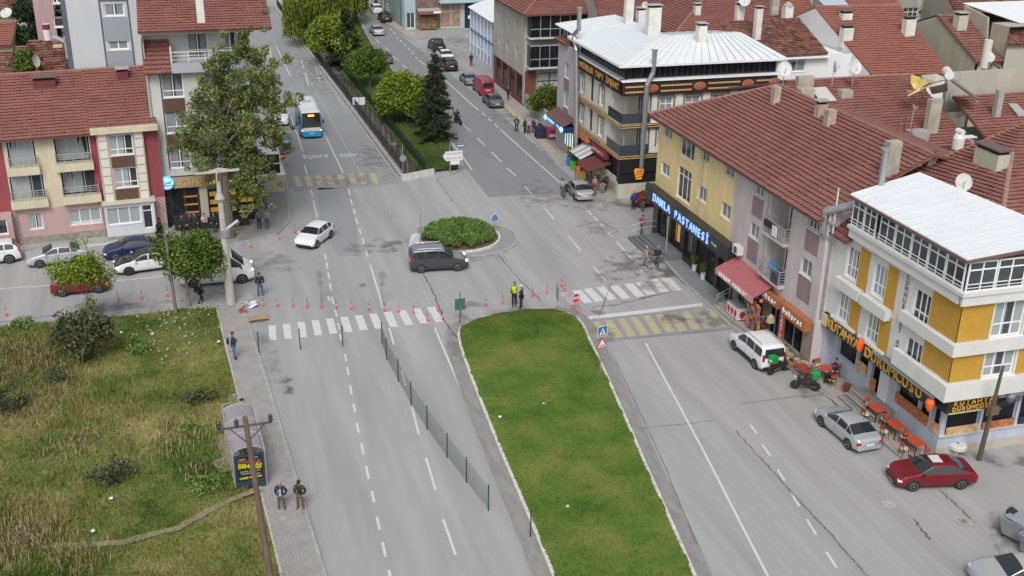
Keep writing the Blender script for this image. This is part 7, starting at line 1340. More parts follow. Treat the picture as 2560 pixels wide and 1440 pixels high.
def car(kind, px_, ang, label, pm, roofm=None, lowm=None, on=False, group=None, name=None, cat='car', sc_=1.0, extra=(), z=0, world=None, rimmat=None):
    """px_: picture point of the middle of the car on the ground; ang: world heading of its nose in degrees (0 = +X, 90 = away along the street)"""
    sp = SH[kind]; me, parts, ty, rm, arch, off, patch = car_meshes(kind); q = Vector(world) if world else at(*px_)
    t = thing(name or {'van': 'van', 'oldvan': 'van', 'pickup': 'pickup_truck', 'bus': 'minibus'}.get(kind, 'parked_car'), label, cat, (q.x, q.y, z), R_(ang), group); t.scale = (sc_,)*3
    b = bpy.data.objects.new('body', me); link(b, t)
    for i, m_ in enumerate((pm, lowm or trimb, roofm or pm)): b.material_slots[i].link = 'OBJECT'; b.material_slots[i].material = m_
    for nm, pmh in parts:
        if kind == 'oldvan' and nm == 'rear_window': continue
        inst(pmh, nm, t, (0, 0, 0))
    L, W = sp['L'], sp['W']; hw = W/2; wr = sp['wr']
    for x in sp['wh']:
        for s_ in (-1, 1):
            inst(arch, 'wheel_arch', t, (x, s_*(hw-.032) - (.05 if s_ < 0 else 0)+(0 if s_ < 0 else -.0)+(.05-.0 if s_ < 0 else -.02), wr), (0, 0, 0)) if 0 else inst(arch, 'wheel_arch', t, (x, (hw-.040) if s_ > 0 else -(hw+.010), wr))
            w_ = inst(ty, 'wheel', t, (x, s_*(hw-.065), wr), (R_(-90)*s_, 0, 0)); r_ = inst(rm, 'rim', w_, (0, 0, 0));
            if rimmat: r_.material_slots[0].link = 'OBJECT'; r_.material_slots[0].material = rimmat
    fz = lin(sp['belt'], L/2-.12); z1 = {'sedan': .60, 'hatch': .66, 'suv': .78, 'mpv': .82, 'van': 1.0, 'oldvan': .85, 'pickup': .85, 'bus': .95}[kind]; fx = L/2-.13; rx = -L/2+.02; kf = .78
    for s_ in (-1, 1):
        MB().obox((fx-.02, s_*hw*kf, z1), (.10, -.07*s_, 0), (.04, .12*s_, 0), (0, 0, .06)).build('headlight', lampon if on else lampw, t, bevel=.02)
        zt_ = z1+.12 if kind in ('sedan', 'hatch', 'pickup') else z1+.25; hh_ = .09 if kind in ('sedan', 'pickup') else (.24 if kind != 'hatch' else .13)
        MB().obox((rx+.03, s_*hw*.82, zt_), (.06, .0, 0), (0, .13 if kind in ('sedan', 'hatch') else .07, 0), (0, 0, hh_)).build('tail_light', lampr, t, bevel=.02)
        mx = {'sedan': .82, 'hatch': .82, 'suv': .85, 'mpv': .95, 'van': 1.72, 'oldvan': 1.7, 'pickup': .9, 'bus': 3.72}[kind]; mz = lin(sp['belt'], mx)+(.08 if kind != 'bus' else .9)
        MB().obox((mx, s_*(hw+.09), mz), (.06, 0, 0), (0, .09, 0), (0, 0, .07 if kind != 'bus' else .2)).build('mirror', pm if kind not in ('van', 'bus') else trimb, t, bevel=.02)
        if kind not in ('bus',):
            for dx in ((.35, -.65) if kind not in ('van', 'oldvan') else (.75,)): yy, zz = bodyS(sp, dx-.3, 5.1); MB().box(dx-.38, dx-.2, s_*yy-.015, s_*yy+.02*s_+.0, zz-.015, zz+.015).build('door_handle', pm, t)
    cx, cz = L/2-.02, z1-.22; MB().box(cx-.10, cx+.012, -hw*.5, hw*.5, cz-.09, cz+.05).build('grille', trimb, t); MB().box(cx+.0, cx+.03, -.26, .26, cz-.15, cz-.04).build('number_plate', plate_m, t); MB().box(-L/2-.03, -L/2+.02, -.26, .26, z1-.06 if kind != 'bus' else .6, z1+.05 if kind != 'bus' else .72).build('number_plate', plate_m, t)
    MB().obox((L/2-.05, 0, .36), (.07, 0, 0), (0, hw*.8, 0), (0, 0, .09)).build('bumper', lowm or pm, t, bevel=.04); MB().obox((-L/2+.05, 0, .38), (.07, 0, 0), (0, hw*.86, 0), (0, 0, .10)).build('bumper', lowm or pm, t, bevel=.04)
    # door gaps
    for (a, c) in sp['sw'][-2:] if kind not in ('van', 'oldvan', 'bus') else sp['sw'][-1:]:
        for s_ in (-1, 1): inst_ = patch(a-.045, a-.03, 2.6, 6.3, s_, 1, 6, .006, 'door_gap', trimb); inst(inst_, 'door_gap', t, (0, 0, 0))
    if kind in ('mpv', 'oldvan'):
        zt_, yb = (1.62, .70) if kind == 'mpv' else (1.75, .68); x_ = -L/2
        mb = MB().ext([(x_-.0, -yb, zt_-.5), (x_-.0, yb, zt_-.5), (x_+.11, yb*.9, zt_+.02), (x_+.11, -yb*.9, zt_+.02)], (-.035, 0, 0)); mb.build('rear_window', carg, t)
    if 'rails' in extra:
        for s_ in (-1, 1): MB().pipe([(-1.7, s_*.72, 1.83), (-1.6, s_*.70, 1.90), (.1, s_*.70, 1.90), (.25, s_*.72, 1.80)], .025, 6).build('roof_rail', offw, t)
    if 'cladding' in extra:
        for s_ in (-1, 1): inst(patch(-1.0, .95, 2.0, 3.2, s_, 6, 2, .012, 'side_cladding', trimb), 'side_cladding', t, (0, 0, 0))
    if 'sunroof' in extra: MB().box(-.35, .2, -.35, .35, lin(sp['top'], 0)+.015, lin(sp['top'], 0)+.03).build('sunroof', P('open_white', (.6, .6, .62), .4), t)
    return t
pw_ = paint_('white', (.66, .67, .69)); ps_ = paint_('silver', (.47, .49, .52), .4, .3); pg_ = paint_('graphite', (.07, .075, .085), .4); pr_ = paint_('dark_red', (.15, .008, .015)); pk_ = paint_('black', (.014, .015, .02)); pn_ = paint_('navy', (.012, .025, .08)); pmb = paint_('steel_blue', (.12, .2, .32), .3); prd = paint_('red', (.27, .03, .045)); pdb = paint_('deep_blue', (.02, .08, .17), .2); pgrey = paint_('lead_grey', (.13, .145, .17), .4)
# the near ones
car('sedan', None, 92.5, 'silver sedan parked beside the red cafe tables', ps_, name='parked_car', world=(34.3, 47.75, 0))
car('sedan', None, 169, 'dark red sedan with an open sunroof turning past the cafe corner', pr_, extra=('sunroof',), lowm=trimb, world=(36.0, 42.3, 0))
car('mpv', None, 91, 'white people carrier with roof rails and black rear window by the spice shop', pw_, extra=('rails', 'cladding'), lowm=trimb, name='parked_car', world=(33.95, 58.0, 0))
car('sedan', (2545, 1462), 165, 'silver car cut off by the bottom edge of the picture', ps_)
car('mpv', None, -6, 'grey people carrier driving round the hedge island', pg_, on=True, extra=('rails',), name='moving_car', roofm=paint_('grey_roof', (.24, .26, .3), .4), world=(17.35, 78.15, 0))
car('hatch', None, -124, 'white small hatchback crossing the junction', pw_, on=True, lowm=trimb, name='moving_car', world=(8.85, 86.1, 0))
car('van', (545, 702), 0, 'white panel van behind the concrete lamp post', pw_, on=True, lowm=trimb, name='van', cat='van')
car('sedan', (368, 672), 188, 'white sedan with a dark glass roof on the cross street', pw_, roofm=carg, name='moving_car', rimmat=trimb, sc_=1.08, on=True)
car('sedan', (146, 655), 187, 'silver sedan parked before the pink house', ps_, sc_=1.02)
car('sedan', (334, 638), 186, 'navy blue sedan parked before the glazed porch', pn_, sc_=1.02)
car('hatch', (203, 727), 2, 'dark red hatchback half hidden by the wispy tree', paint_('wine', (.17, .015, .028)), name='moving_car')
car('suv', (-22, 655), 187, 'white car nose just entering at the picture edge', pw_)
bus = car('bus', (772, 325), -91, 'blue and white minibus with lit headlights coming down the street', paint_('bus_blue', (.02, .34, .58)), roofm=pw_, lowm=paint_('bus_blue', (.02, .34, .58)), on=True, cat='bus')
MB().ext([(3.60, -1.0, 1.25), (3.60, 1.0, 1.25), (3.44, .93, 2.78), (3.44, -.93, 2.78)], (.16, 0, 0)).build('windscreen', carg, bus); MB().box(3.58, 3.64, -.32, .32, 2.42, 2.62).build('route_display', P('route_orange', (.8, .2, .02), .5, emis=(1, .3, .03), es=2.2), bus)
text('YENİBOSNA' if 0 else '43 EVLER', .16, P('route_text', (1, .6, .3), .5, emis=(1, .6, .2), es=3), 'letter', .005, bus, (3.65, 0, 2.52), (R_(90), 0, R_(90))); MB().box(-1.2, .6, -.6, .6, 2.98, 3.12).build('roof_unit', pw_, bus); MB().box(-.9, -.7, -.5, .5, 3.121, 3.125).box(-.2, 0, -.5, .5, 3.121, 3.125).build('roof_vent', trimb, bus)
car('sedan', (703, 355), -93, 'blue old sedan parked beneath the no entry sign', pmb)
car('suv', (655, 25), -95, 'white off-roader coming down at the top edge', pw_, name='moving_car')
car('suv', (700, 305), -92, 'white car mostly hidden behind the autumn tree', pw_)
NE = 90
car('sedan', (1447, 488), NE-3, 'silver sedan with tail lights on at the dark corner shop', paint_('warm_silver', (.42, .43, .43), .4), rimmat=rimm)
car('sedan', (1232, 262), NE, 'grey sedan at the end of the row, behind the red van', pgrey)
car('oldvan', (1208, 232), NE, 'red boxy van parked between two sedans', prd, cat='van', lowm=prd)
car('sedan', (1171, 207), NE, 'light blue grey old sedan parked ahead of the red van', paint_('pale_blue', (.2, .27, .33), .3), sc_=.95)
car('suv', (1121, 172), NE, 'black compact off-roader parked behind the white sedan', pk_, lowm=trimb)
car('sedan', (1112, 148), NE, 'white sedan squeezed between the pickup and the black off-roader', pw_)
car('pickup', (1092, 125), NE, 'black pickup truck with an open load bed at the side street', pk_, cat='pickup truck', name='pickup_truck')
MB().box(-2.35, -1.0, -.72, .72, 1.125, 1.13).build('load_bed', dark, bpy.data.objects['pickup_truck']); MB().pipe([(-1.0, -.7, 1.1), (-1.05, -.68, 1.75), (-1.05, .68, 1.75), (-1.0, .7, 1.1)], .04, 6).build('roll_bar', trimb, bpy.data.objects['pickup_truck'])
car('hatch', (962, 155), 91, 'dark grey hatchback driving away beside the grass strip', pgrey, name='moving_car', sc_=.98)
car('sedan', (942, 85), 91, 'silver sedan driving away past the conifer', ps_, name='moving_car')
car('suv', (962, 53), NE, 'black off-roader parked behind the white one near the blue shop', pk_, lowm=trimb)
car('suv', (940, 32), NE, 'white off-roader parked at the top by the sidewalk', pw_)
car('hatch', (1632, 512), 172, 'dark red small car behind the man in the blue jacket', pr_)
# motorcycles with green delivery boxes
def moto(px_, ang, lab, boxm=True, z=0):
    q = at(*px_); t = thing('motorcycle', lab, 'motorcycle', (q.x, q.y, z), R_(ang), 'delivery motorcycles'); gb_ = P('delivery_green', (.01, .22, .05), .5)
    for x in (-.62, .62):
        w_ = MB().lathe((0, 0, 0), [(.2, -.05), (.29, -.05), (.3, 0), (.29, .05), (.2, .05)], 16).build('wheel', rubber, t, loc=(x, 0, .3)); w_.rotation_euler = (R_(90), 0, 0); MB().lathe((0, 0, 0), [(.2, -.02), (.2, .02), (.05, .04)], 10).build('rim', rimm, w_)
    MB().obox((.05, 0, .52), (.34, 0, .05), (0, .14, 0), (0, 0, .16)).obox((-.35, 0, .62), (.3, 0, .03), (0, .12, 0), (0, 0, .1)).obox((.42, 0, .72), (.08, 0, -.14), (0, .17, 0), (.03, 0, .2)).build('fairing', P('moto_dark', (.03, .02, .022), .4), t, bevel=.03)
    MB().obox((-.2, 0, .79), (.36, 0, .01), (0, .14, 0), (0, 0, .05)).build('seat', black, t, bevel=.03); MB().bar((.62, -.07, .3), (.42, -.07, .95), .04).bar((.62, .07, .3), (.42, .07, .95), .04).bar((.4, -.32, 1.02), (.4, .32, 1.02), .035).bar((-.62, .1, .3), (0, .1, .45), .05).bar((-.5, -.12, .35), (.1, -.12, .4), .07).build('frame', P('moto_metal', (.2, .2, .2), .4, metal=.6), t)
    if boxm: MB().box(-.78, -.33, -.24, .24, .86, 1.3).build('delivery_box', gb_, t, bevel=.03); MB().box(-.79, -.32, -.25, .25, 1.22, 1.33).build('box_lid', P('delivery_green_lid', (.015, .28, .06), .5), t, bevel=.03); MB().box(-.782, -.78, -.14, .14, 1.0, 1.1).build('box_band', lw_, t)
    MB().cyl((.66, 0, .85), (.74, 0, .85), .08, n=10).build('headlight', lampw, t)
    return t
moto((1945, 932), 15, 'motorcycle with a green delivery box right behind the white people carrier'); moto((2012, 975), 150, 'motorcycle with a green delivery box standing alone by the crowded table')
MOT = moto((1145, 310), 284, 'moving motorcycle with a big green box passing the conifer')
# ================================================================== people: one skinned body each, clothes as separate skinned garments
def skin_obj(name, verts, edges, radii, root=0, sub=1):
    me = bpy.data.meshes.new(name); me.from_pydata(verts, edges, []); o = bpy.data.objects.new(name, me); COL.objects.link(o)
    md = o.modifiers.new('skin', 'SKIN'); md.use_smooth_shade = True
    for i, r in enumerate(radii): sv = me.skin_vertices[0].data[i]; sv.radius = r if isinstance(r, tuple) else (r, r); sv.use_root = (i == root)
    s = o.modifiers.new('sub', 'SUBSURF'); s.levels = sub; s.render_levels = sub; return o
def joints(pose, rr=random):
    J = dict(pel=(0, 0, .95), sp=(0, 0, 1.12), ch=(0, 0, 1.32), nk=(.0, 0, 1.50), hd=(.02, 0, 1.60))
    for s, n in ((1, 'l'), (-1, 'r')):
        J['sh'+n] = (0, .17*s, 1.42); J['el'+n] = (-.02, .235*s, 1.14); J['wr'+n] = (.05, .24*s, .90); J['hp'+n] = (0, .09*s, .92); J['kn'+n] = (.02, .10*s, .50); J['an'+n] = (0, .11*s, .09); J['to'+n] = (.16, .12*s, .05)
    if pose == 'walk':
        J.update(knl=(.16, .09, .52), anl=(.20, .10, .10), tol=(.36, .11, .07), knr=(-.02, -.09, .50), anr=(-.26, -.10, .14), tor=(-.12, -.10, .05), ell=(-.16, .23, 1.16), wrl=(-.14, .25, .93), elr=(.10, -.23, 1.15), wrr=(.26, -.22, .97))
    if pose == 'pockets': J.update(ell=(-.1, .29, 1.15), wrl=(.06, .19, .97), elr=(-.1, -.29, 1.15), wrr=(.06, -.19, .97), knl=(.02, .13, .5), knr=(.02, -.12, .5), anl=(0, .16, .09), anr=(0, -.15, .09), tol=(.15, .19, .05), tor=(.15, -.18, .05))
    if pose == 'phone': J.update(elr=(.06, -.24, 1.17), wrr=(.28, -.13, 1.25), ell=(.04, .24, 1.16), wrl=(.27, .10, 1.22), knl=(.02, .11, .5))
    if pose == 'ear': J.update(elr=(.12, -.28, 1.25), wrr=(.12, -.12, 1.55))
    if pose == 'behind': J.update(ell=(-.10, .24, 1.15), wrl=(-.16, .06, .95), elr=(-.10, -.24, 1.15), wrr=(-.16, -.05, .94))
    if pose == 'lean': J.update(sp=(.08, 0, 1.08), ch=(.26, 0, 1.24), nk=(.40, 0, 1.36), hd=(.48, 0, 1.42), shl=(.28, .17, 1.32), shr=(.28, -.17, 1.32), ell=(.42, .24, 1.1), wrl=(.62, .2, 1.06), elr=(.40, -.22, 1.08), wrr=(.6, -.18, 1.04))
    if pose == 'talk': J.update(elr=(.05, -.25, 1.16), wrr=(.30, -.16, 1.12), ell=(-.02, .24, 1.15), wrl=(.18, .10, 1.05))
    if pose == 'sit':
        for k in ('pel', 'sp', 'ch', 'nk', 'hd', 'shl', 'shr'): x, y, z = J[k]; J[k] = (x+(z-.95)*.10, y, z-.47)
        J.update(hpl=(0, .09, .46), hpr=(0, -.09, .46), knl=(.42, .12, .48), knr=(.42, -.12, .48), anl=(.40, .12, .08), anr=(.42, -.13, .08), tol=(.56, .13, .05), tor=(.57, -.14, .05), ell=(.18, .24, .72), wrl=(.40, .12, .78), elr=(.18, -.24, .72), wrr=(.40, -.12, .78))
    return J
BE = [('pel', 'sp'), ('sp', 'ch'), ('ch', 'nk'), ('nk', 'hd')]+[(a+n, b+n) for n in 'lr' for a, b in (('sh', 'el'), ('el', 'wr'), ('hp', 'kn'), ('kn', 'an'), ('an', 'to'))]+[('ch', 'shl'), ('ch', 'shr'), ('pel', 'hpl'), ('pel', 'hpr')]
RAD = dict(pel=(.14, .10), sp=(.13, .095), ch=(.155, .105), nk=.055, hd=.075, sh=.065, el=.045, wr=.032, hp=.085, kn=.058, an=.04, to=.035)
SKN = [P('skin_light', (.42, .24, .17), .6), P('skin_tan', (.33, .18, .12), .6)]
headmb = MB(); headmb.lathe((0, 0, 0), [(.03, -.14), (.055, -.115), (.07, -.07), (.082, -.01), (.086, .04), (.08, .08), (.055, .112), (.01, .125)], 12, 0, 1.12, .9)
headmb.obox((.095, 0, -.005), (.02, 0, -.006), (0, .013, 0), (0, 0, .024));
for s in (-1, 1): headmb.obox((.0, s*.08, 0), (.018, 0, 0), (0, .01, 0), (0, 0, .03)); headmb.obox((.083, s*.032, .022), (.008, 0, 0), (0, .014, 0), (0, 0, .007), 1)
headmb.obox((.079, 0, -.06), (.006, 0, 0), (0, .024, 0), (0, 0, .006), 2)
HEAD = [headmb.mesh('head', [k, P('eye_dark', (.03, .025, .02), .4), P('lips', (.3, .1, .09), .6)], True) for k in SKN]
hb_ = MB(); hb_.lathe((-.012, 0, 0), [(.075, -.06), (.092, -.01), (.098, .05), (.09, .1), (.06, .13), (.01, .14)], 12, 0, 1.05, .98); hv = [(x if z > .055 or x < .02 else x*.2-.02, y, z) for x, y, z in hb_.v]; hb_.v = hv; HAIR = hb_.mesh('hair', SKN[0], True)
hl = MB(); hl.lathe((-.012, 0, 0), [(.13, -.3), (.12, -.16), (.10, -.04), (.105, .05), (.092, .1), (.06, .135), (.01, .145)], 12, 0, 1.0, 1.0); hl.v = [(x if z > .06 or x < .03 else x*.1-.0, y, z) for x, y, z in hl.v]; SCARF = hl.mesh('headscarf', SKN[0], True)
hc = MB(); hc.lathe((0, 0, 0), [(.1, .05), (.104, .1), (.085, .14), (.02, .15)], 12, 0, 1.05, .95); hc.ext([(.06, -.07, .06), (.18, -.05, .05), (.18, .05, .05), (.06, .07, .06)], (0, 0, .012)); CAPM = hc.mesh('cap', SKN[0], True)
hm = MB().obox((0, 0, -.045), (.014, 0, 0), (0, .04, 0), (0, 0, .045))
for k in range(4): y = -.03+.02*k; L_ = (.05, .06, .065, .052)[k]; hm.cyl((0, -y, -.085), (.014, -y, -.085-L_*.6), .009, .008, 6).cyl((.014, -y, -.085-L_*.6), (.034, -y, -.085-L_), .008, .006, 6)
hm.cyl((.005, .038, -.03), (.022, .062, -.06), .011, .009, 6).cyl((.022, .062, -.06), (.03, .058, -.085), .009, .007, 6); HANDS = [hm.mesh('hand', k) for k in SKN]
POSE = {}
def pose_meshes(pose):
    if pose in POSE: return POSE[pose]
    J = joints(pose); names = sorted({n for e in BE for n in e}); idx = {n: i for i, n in enumerate(names)}
    def rad(n, k=1.0, add=0.0):
        r = RAD.get(n) or RAD[n[:2]]; r = r if isinstance(r, tuple) else (r, r); return (r[0]*k+add, r[1]*k+add)
    def mk(nm, ed, k, add, fix={}, Jx=J):
        ns = [];
        for e in ed:
            for n in e:
                if n not in ns: ns.append(n)
        o = skin_obj(nm, [Jx[n] for n in ns], [(ns.index(a), ns.index(b)) for a, b in ed], [fix.get(n) or rad(n, k, add) for n in ns], 0); return o
    b = mk('body', BE, .92, 0, {'pel': (.10, .075), 'sp': (.09, .07), 'ch': (.105, .075), 'shl': (.045, .045), 'shr': (.045, .045), 'ell': (.034, .034), 'elr': (.034, .034), 'hpl': (.06, .06), 'hpr': (.06, .06)})
    up = [('ch', 'sp'), ('sp', 'pel'), ('ch', 'nk')]+[('ch', 'sh'+n) for n in 'lr']+[(a+n, c+n) for n in 'lr' for a, c in (('sh', 'el'), ('el', 'wr'))]
    J2 = dict(J); J2['nk'] = tuple(Vector(J['ch']).lerp(Vector(J['nk']), .75));
    for n in 'lr': J2['wr'+n] = tuple(Vector(J['el'+n]).lerp(Vector(J['wr'+n]), .93))
    J2['pel'] = (J['pel'][0], 0, J['pel'][2]-.06); ja = mk('jacket', up, 1.0, .03, {'pel': (.175, .13), 'wrl': (.045, .045), 'wrr': (.045, .045), 'nk': (.07, .07)}, J2)
    lo = [('pel', 'hp'+n) for n in 'lr']+[(a+n, c+n) for n in 'lr' for a, c in (('hp', 'kn'), ('kn', 'an'))]; J3 = dict(J); tr = mk('trousers', lo, 1.0, .016, {'anl': (.055, .055), 'anr': (.055, .055)}, J3)
    sh = mk('shoes', [('anl', 'tol')], 1, .018, {}, J); sh2 = mk('shoes', [('anr', 'tor')], 1, .018, {}, J)
    bpy.context.view_layer.update(); dg = bpy.context.evaluated_depsgraph_get(); out = []
    for o in (b, ja, tr, sh, sh2):
        me = bpy.data.meshes.new_from_object(o.evaluated_get(dg)); me.name = o.name; me.materials.clear(); me.materials.append(SKN[0]); me.polygons.foreach_set('use_smooth', [True]*len(me.polygons)); out.append(me); md = o.data; bpy.data.objects.remove(o); bpy.data.meshes.remove(md)
    POSE[pose] = (out, J); return POSE[pose]
def cloth(c): return P('cloth_%02d_%02d_%02d' % tuple(int(x*100) for x in c), c, .9, var=.12, vs=6)
def person(px_, face, label, top, legs, pose='stand', hair=(.03, .025, .02), head='hair', h=1.0, shoes=(.03, .03, .03), group=None, z=0, world=None, extra=None, sk=0, inner=None):
    (b, ja, tr, s1, s2), J = pose_meshes(pose); q = Vector(world) if world else at(*px_, z)
    t = thing('person', label, 'person', (q.x, q.y, z), R_(face), group); t.scale = (h,)*3
    def put(me, nm, m, loc=(0, 0, 0), rot=(0, 0, 0)):
        o = inst(me, nm, t, loc, rot); o.material_slots[0].link = 'OBJECT'; o.material_slots[0].material = m; return o
    put(b, 'body', SKN[sk]); put(ja, 'jacket', cloth(top)); put(tr, 'trousers', cloth(legs)); put(s1, 'shoe', cloth(shoes)); put(s2, 'shoe', cloth(shoes))
    hd = Vector(J['hd'])+Vector((.012, 0, .055)); o = inst(HEAD[sk], 'head', t, hd, (0, R_(10) if pose != 'lean' else R_(30), random.uniform(-.3, .3)))
    {'hair': lambda: put(HAIR, 'hair', cloth(hair), hd, o.rotation_euler), 'scarf': lambda: put(SCARF, 'headscarf', cloth(hair), hd), 'cap': lambda: put(CAPM, 'cap', cloth(hair), hd, o.rotation_euler)}[head]()
    for n in 'lr':
        w_, e_ = Vector(J['wr'+n]), Vector(J['el'+n]); d = (w_-e_).normalized(); r_ = (-d).to_track_quat('Z', 'X' if n == 'l' else 'X').to_euler(); inst(HANDS[sk], 'hand', t, w_, r_, (1, 1 if n == 'l' else -1, 1) if 0 else None)
    if extra == 'vest':
        o2 = put(ja, 'vest', P('hi_vis_yellow', (.45, .62, .02), .6, emis=None)); o2.scale = (1.06, 1.04, 1.0); t.children[1].scale = (.97, .97, 1)
    if inner: MB().obox((J['ch'][0]+.125, 0, J['ch'][2]-.14), (.02, 0, 0), (0, .055, 0), (0, 0, .2)).build('shirt', cloth(inner), t)
    return t
def bag(p, lab, size=(.14, .3, .4), col=(.02, .02, .02), z=1.0, rz=0):
    t = thing('backpack', lab, 'backpack', (p[0], p[1], z), R_(rz)); a, b, c = size; MB().box(-a/2, a/2, -b/2, b/2, 0, c).build('pack', cloth(col), t, bevel=.05); MB().box(a/2, a/2+.04, -b/2+.04, b/2-.04, .05, c*.5).build('pocket', cloth(col), t, bevel=.02)
BK = (.02, .02, .024); DN = (.06, .10, .19); GY = (.10, .10, .11)
CAMD = -107  # facing the drone
person((1285, 766), -80, 'traffic officer in a bright yellow jacket and black trousers on the median tip', BK, (.015, .015, .02), 'behind', extra='vest', h=1.06)
person((1303, 772), 150, 'traffic officer in a white cap and dark uniform beside the yellow jacket', (.02, .02, .03), (.015, .015, .02), 'talk', hair=(.6, .6, .62), head='cap', h=1.02, inner=None)
person((705, 1278), CAMD, 'man in a dark jacket over a light blue shirt walking on the sidewalk', (.015, .02, .045), (.09, .09, .075), 'pockets', hair=(.3, .29, .27), inner=(.25, .4, .62))
person((752, 1276), CAMD-5, 'man in black cap and jacket walking with a stick at the curb', (.022, .02, .018), (.10, .085, .075), 'pockets', hair=(.02, .02, .02), head='cap')
t = thing('walking_stick', 'wooden walking stick of the man in the black cap', 'walking stick', (*at(750, 1284)[:2], .12)); MB().cyl((0, .1, .9), (.12, -.35, 0), .015).build('shaft', P('stick_wood', (.3, .17, .08), .6), t); MB().cyl((0, .1, .9), (0, .2, .93), .016).build('grip', P('stick_wood', (.3, .17, .08), .6), t)
q = at(586, 898); person((586, 898), 0, 'man looking at a phone with a backpack on the sidewalk', (.035, .03, .04), (.07, .15, .27), 'phone', h=1.08, z=.12, shoes=(.02, .03, .06)); bag((q.x-.30, q.y, 0), 'black backpack worn by the man looking at a phone', z=1.12, rz=180)
person((652, 741), 95, 'man in a black jacket and blue jeans seen from behind at the post row', (.018, .018, .022), DN, 'pockets', h=1.05, hair=(.05, .05, .05))
q = at(503, 762); person((503, 762), 20, 'person in long black clothes and grey scarf walking under the round tree', BK, BK, 'walk', hair=(.2, .2, .2), head='scarf', shoes=(.5, .5, .5)); bag((q.x-.3, q.y-.1, 0), 'black shoulder bag of the walker under the round tree', (.2, .25, .35), z=1.05)
person((1583, 525), -120, 'man in a bright blue jacket by the cream plinth wall', (.01, .05, .32), BK, 'stand', hair=(.25, .2, .18)); person((1606, 528), -90, 'man in grey trousers walking beside the dark red small car', (.10, .03, .04), (.13, .13, .15), 'lean', hair=(.03, .03, .03))
person((1605, 588), -150, 'man in a red vest holding a hand to his face by the corner steps', (.30, .03, .045), (.06, .055, .055), 'ear', hair=(.03, .02, .02));
person((1614, 668), CAMD+5, 'man in a brown suit walking down the road', (.20, .16, .13), (.19, .16, .13), 'walk', hair=(.4, .38, .36), inner=(.4, .3, .25)); person((1642, 668), CAMD-8, 'man in a navy jacket walking beside the brown suit', (.012, .018, .04), (.08, .08, .085), 'walk', hair=(.3, .28, .26))
person((1411, 498), 10, 'man in a black jacket leaning into the silver sedan window', BK, (.09, .10, .13), 'lean', shoes=(.4, .4, .4)); person((1404, 492), 0, 'person half hidden beside the man leaning on the silver sedan', (.3, .29, .27), GY, 'stand')
person((1291, 330), -100, 'lone man in a black coat standing apart from the group by the lane line', (.018, .018, .022), BK, 'pockets', inner=(.3, .3, .3))
for (x, y, f, lab, c, l, hd, hc_, ps) in ((1312, 336, -60, 'woman in black with a dark headscarf at the road side of the group', BK, BK, 'scarf', BK, 'stand'), (1322, 336, -100, 'person in a pale top in the middle of the waiting group', (.36, .34, .40), BK, 'scarf', (.3, .3, .33), 'stand'), (1333, 336, -120, 'woman with long dark hair on the shop side of the pale top', BK, BK, 'scarf', (.03, .02, .02), 'stand'), (1343, 347, -140, 'person stepping forward with pale shoes at the group edge', (.03, .03, .035), (.03, .03, .04), 'hair', (.05, .04, .03), 'walk'), (1349, 341, -100, 'person in black next to the navy cloth stand', BK, BK, 'hair', (.04, .03, .03), 'stand')):
    person((x, y), f, lab, c, l, ps, hair=hc_, head=hd, shoes=(.35, .35, .35), group='group of bystanders near the fruit stand')
for (x, y, f, lab, c, l, hd, hc_, ps) in ((1486, 486, -90, 'woman in a long grey coat beside the silver sedan', (.26, .24, .21), (.26, .24, .21), 'scarf', (.2, .05, .05), 'stand'), (1492, 474, -60, 'man in dark clothes behind the grey coat under the maroon awning', BK, BK, 'hair', BK, 'stand'), (1506, 483, -110, 'man in a black jacket and beige trousers near the plinth corner', BK, (.25, .22, .18), 'hair', BK, 'stand'), (1512, 478, -120, 'person in dark coat closest to the plinth corner', (.03, .03, .035), BK, 'hair', BK, 'talk'), (1479, 492, -80, 'person bending at the tail of the silver sedan', (.10, .03, .03), BK, 'scarf', (.3, .1, .1), 'lean')):
    person((x, y), f, lab, c, l, ps, hair=hc_, head=hd, group='crowd under the maroon awning')
person((1178, 165), -110, 'man in black walking on the sidewalk near the cottages', (.018, .018, .02), BK, 'stand', z=.12); person((1270, 250), -130, 'man in a dark jacket walking on the sidewalk by the glazed block', (.03, .035, .05), (.025, .025, .03), 'walk', z=.12); person((940, 22), -90, 'dark figure standing at the top of the street', BK, BK, 'stand')
person((649, 572), -100, 'man with a pale vest over black standing at the corner', (.16, .15, .14), BK, 'stand', z=.13); person((669, 572), -80, 'man in a grey jumper and jeans at the corner kerb', (.22, .21, .18), DN, 'talk', z=.13)
for (x, y, f, lab, c, l) in ((459, 588, -90, 'first dark figure before the shop window by the potted cypress', BK, BK), (478, 584, -70, 'second dark figure before the shop window', BK, BK), (490, 582, -110, 'third dark figure with a bright shoe before the shop window', (.03, .03, .03), BK), (514, 584, -60, 'person in a light pink shirt behind the lamp post', (.45, .36, .36), BK), (538, 582, -120, 'dark figure partly behind the lamp post', BK, BK)):
    person((x, y), f, lab, c, l, 'talk' if c[0] > .3 else 'stand', z=.13, group='men in front of the shop with the beige sign')
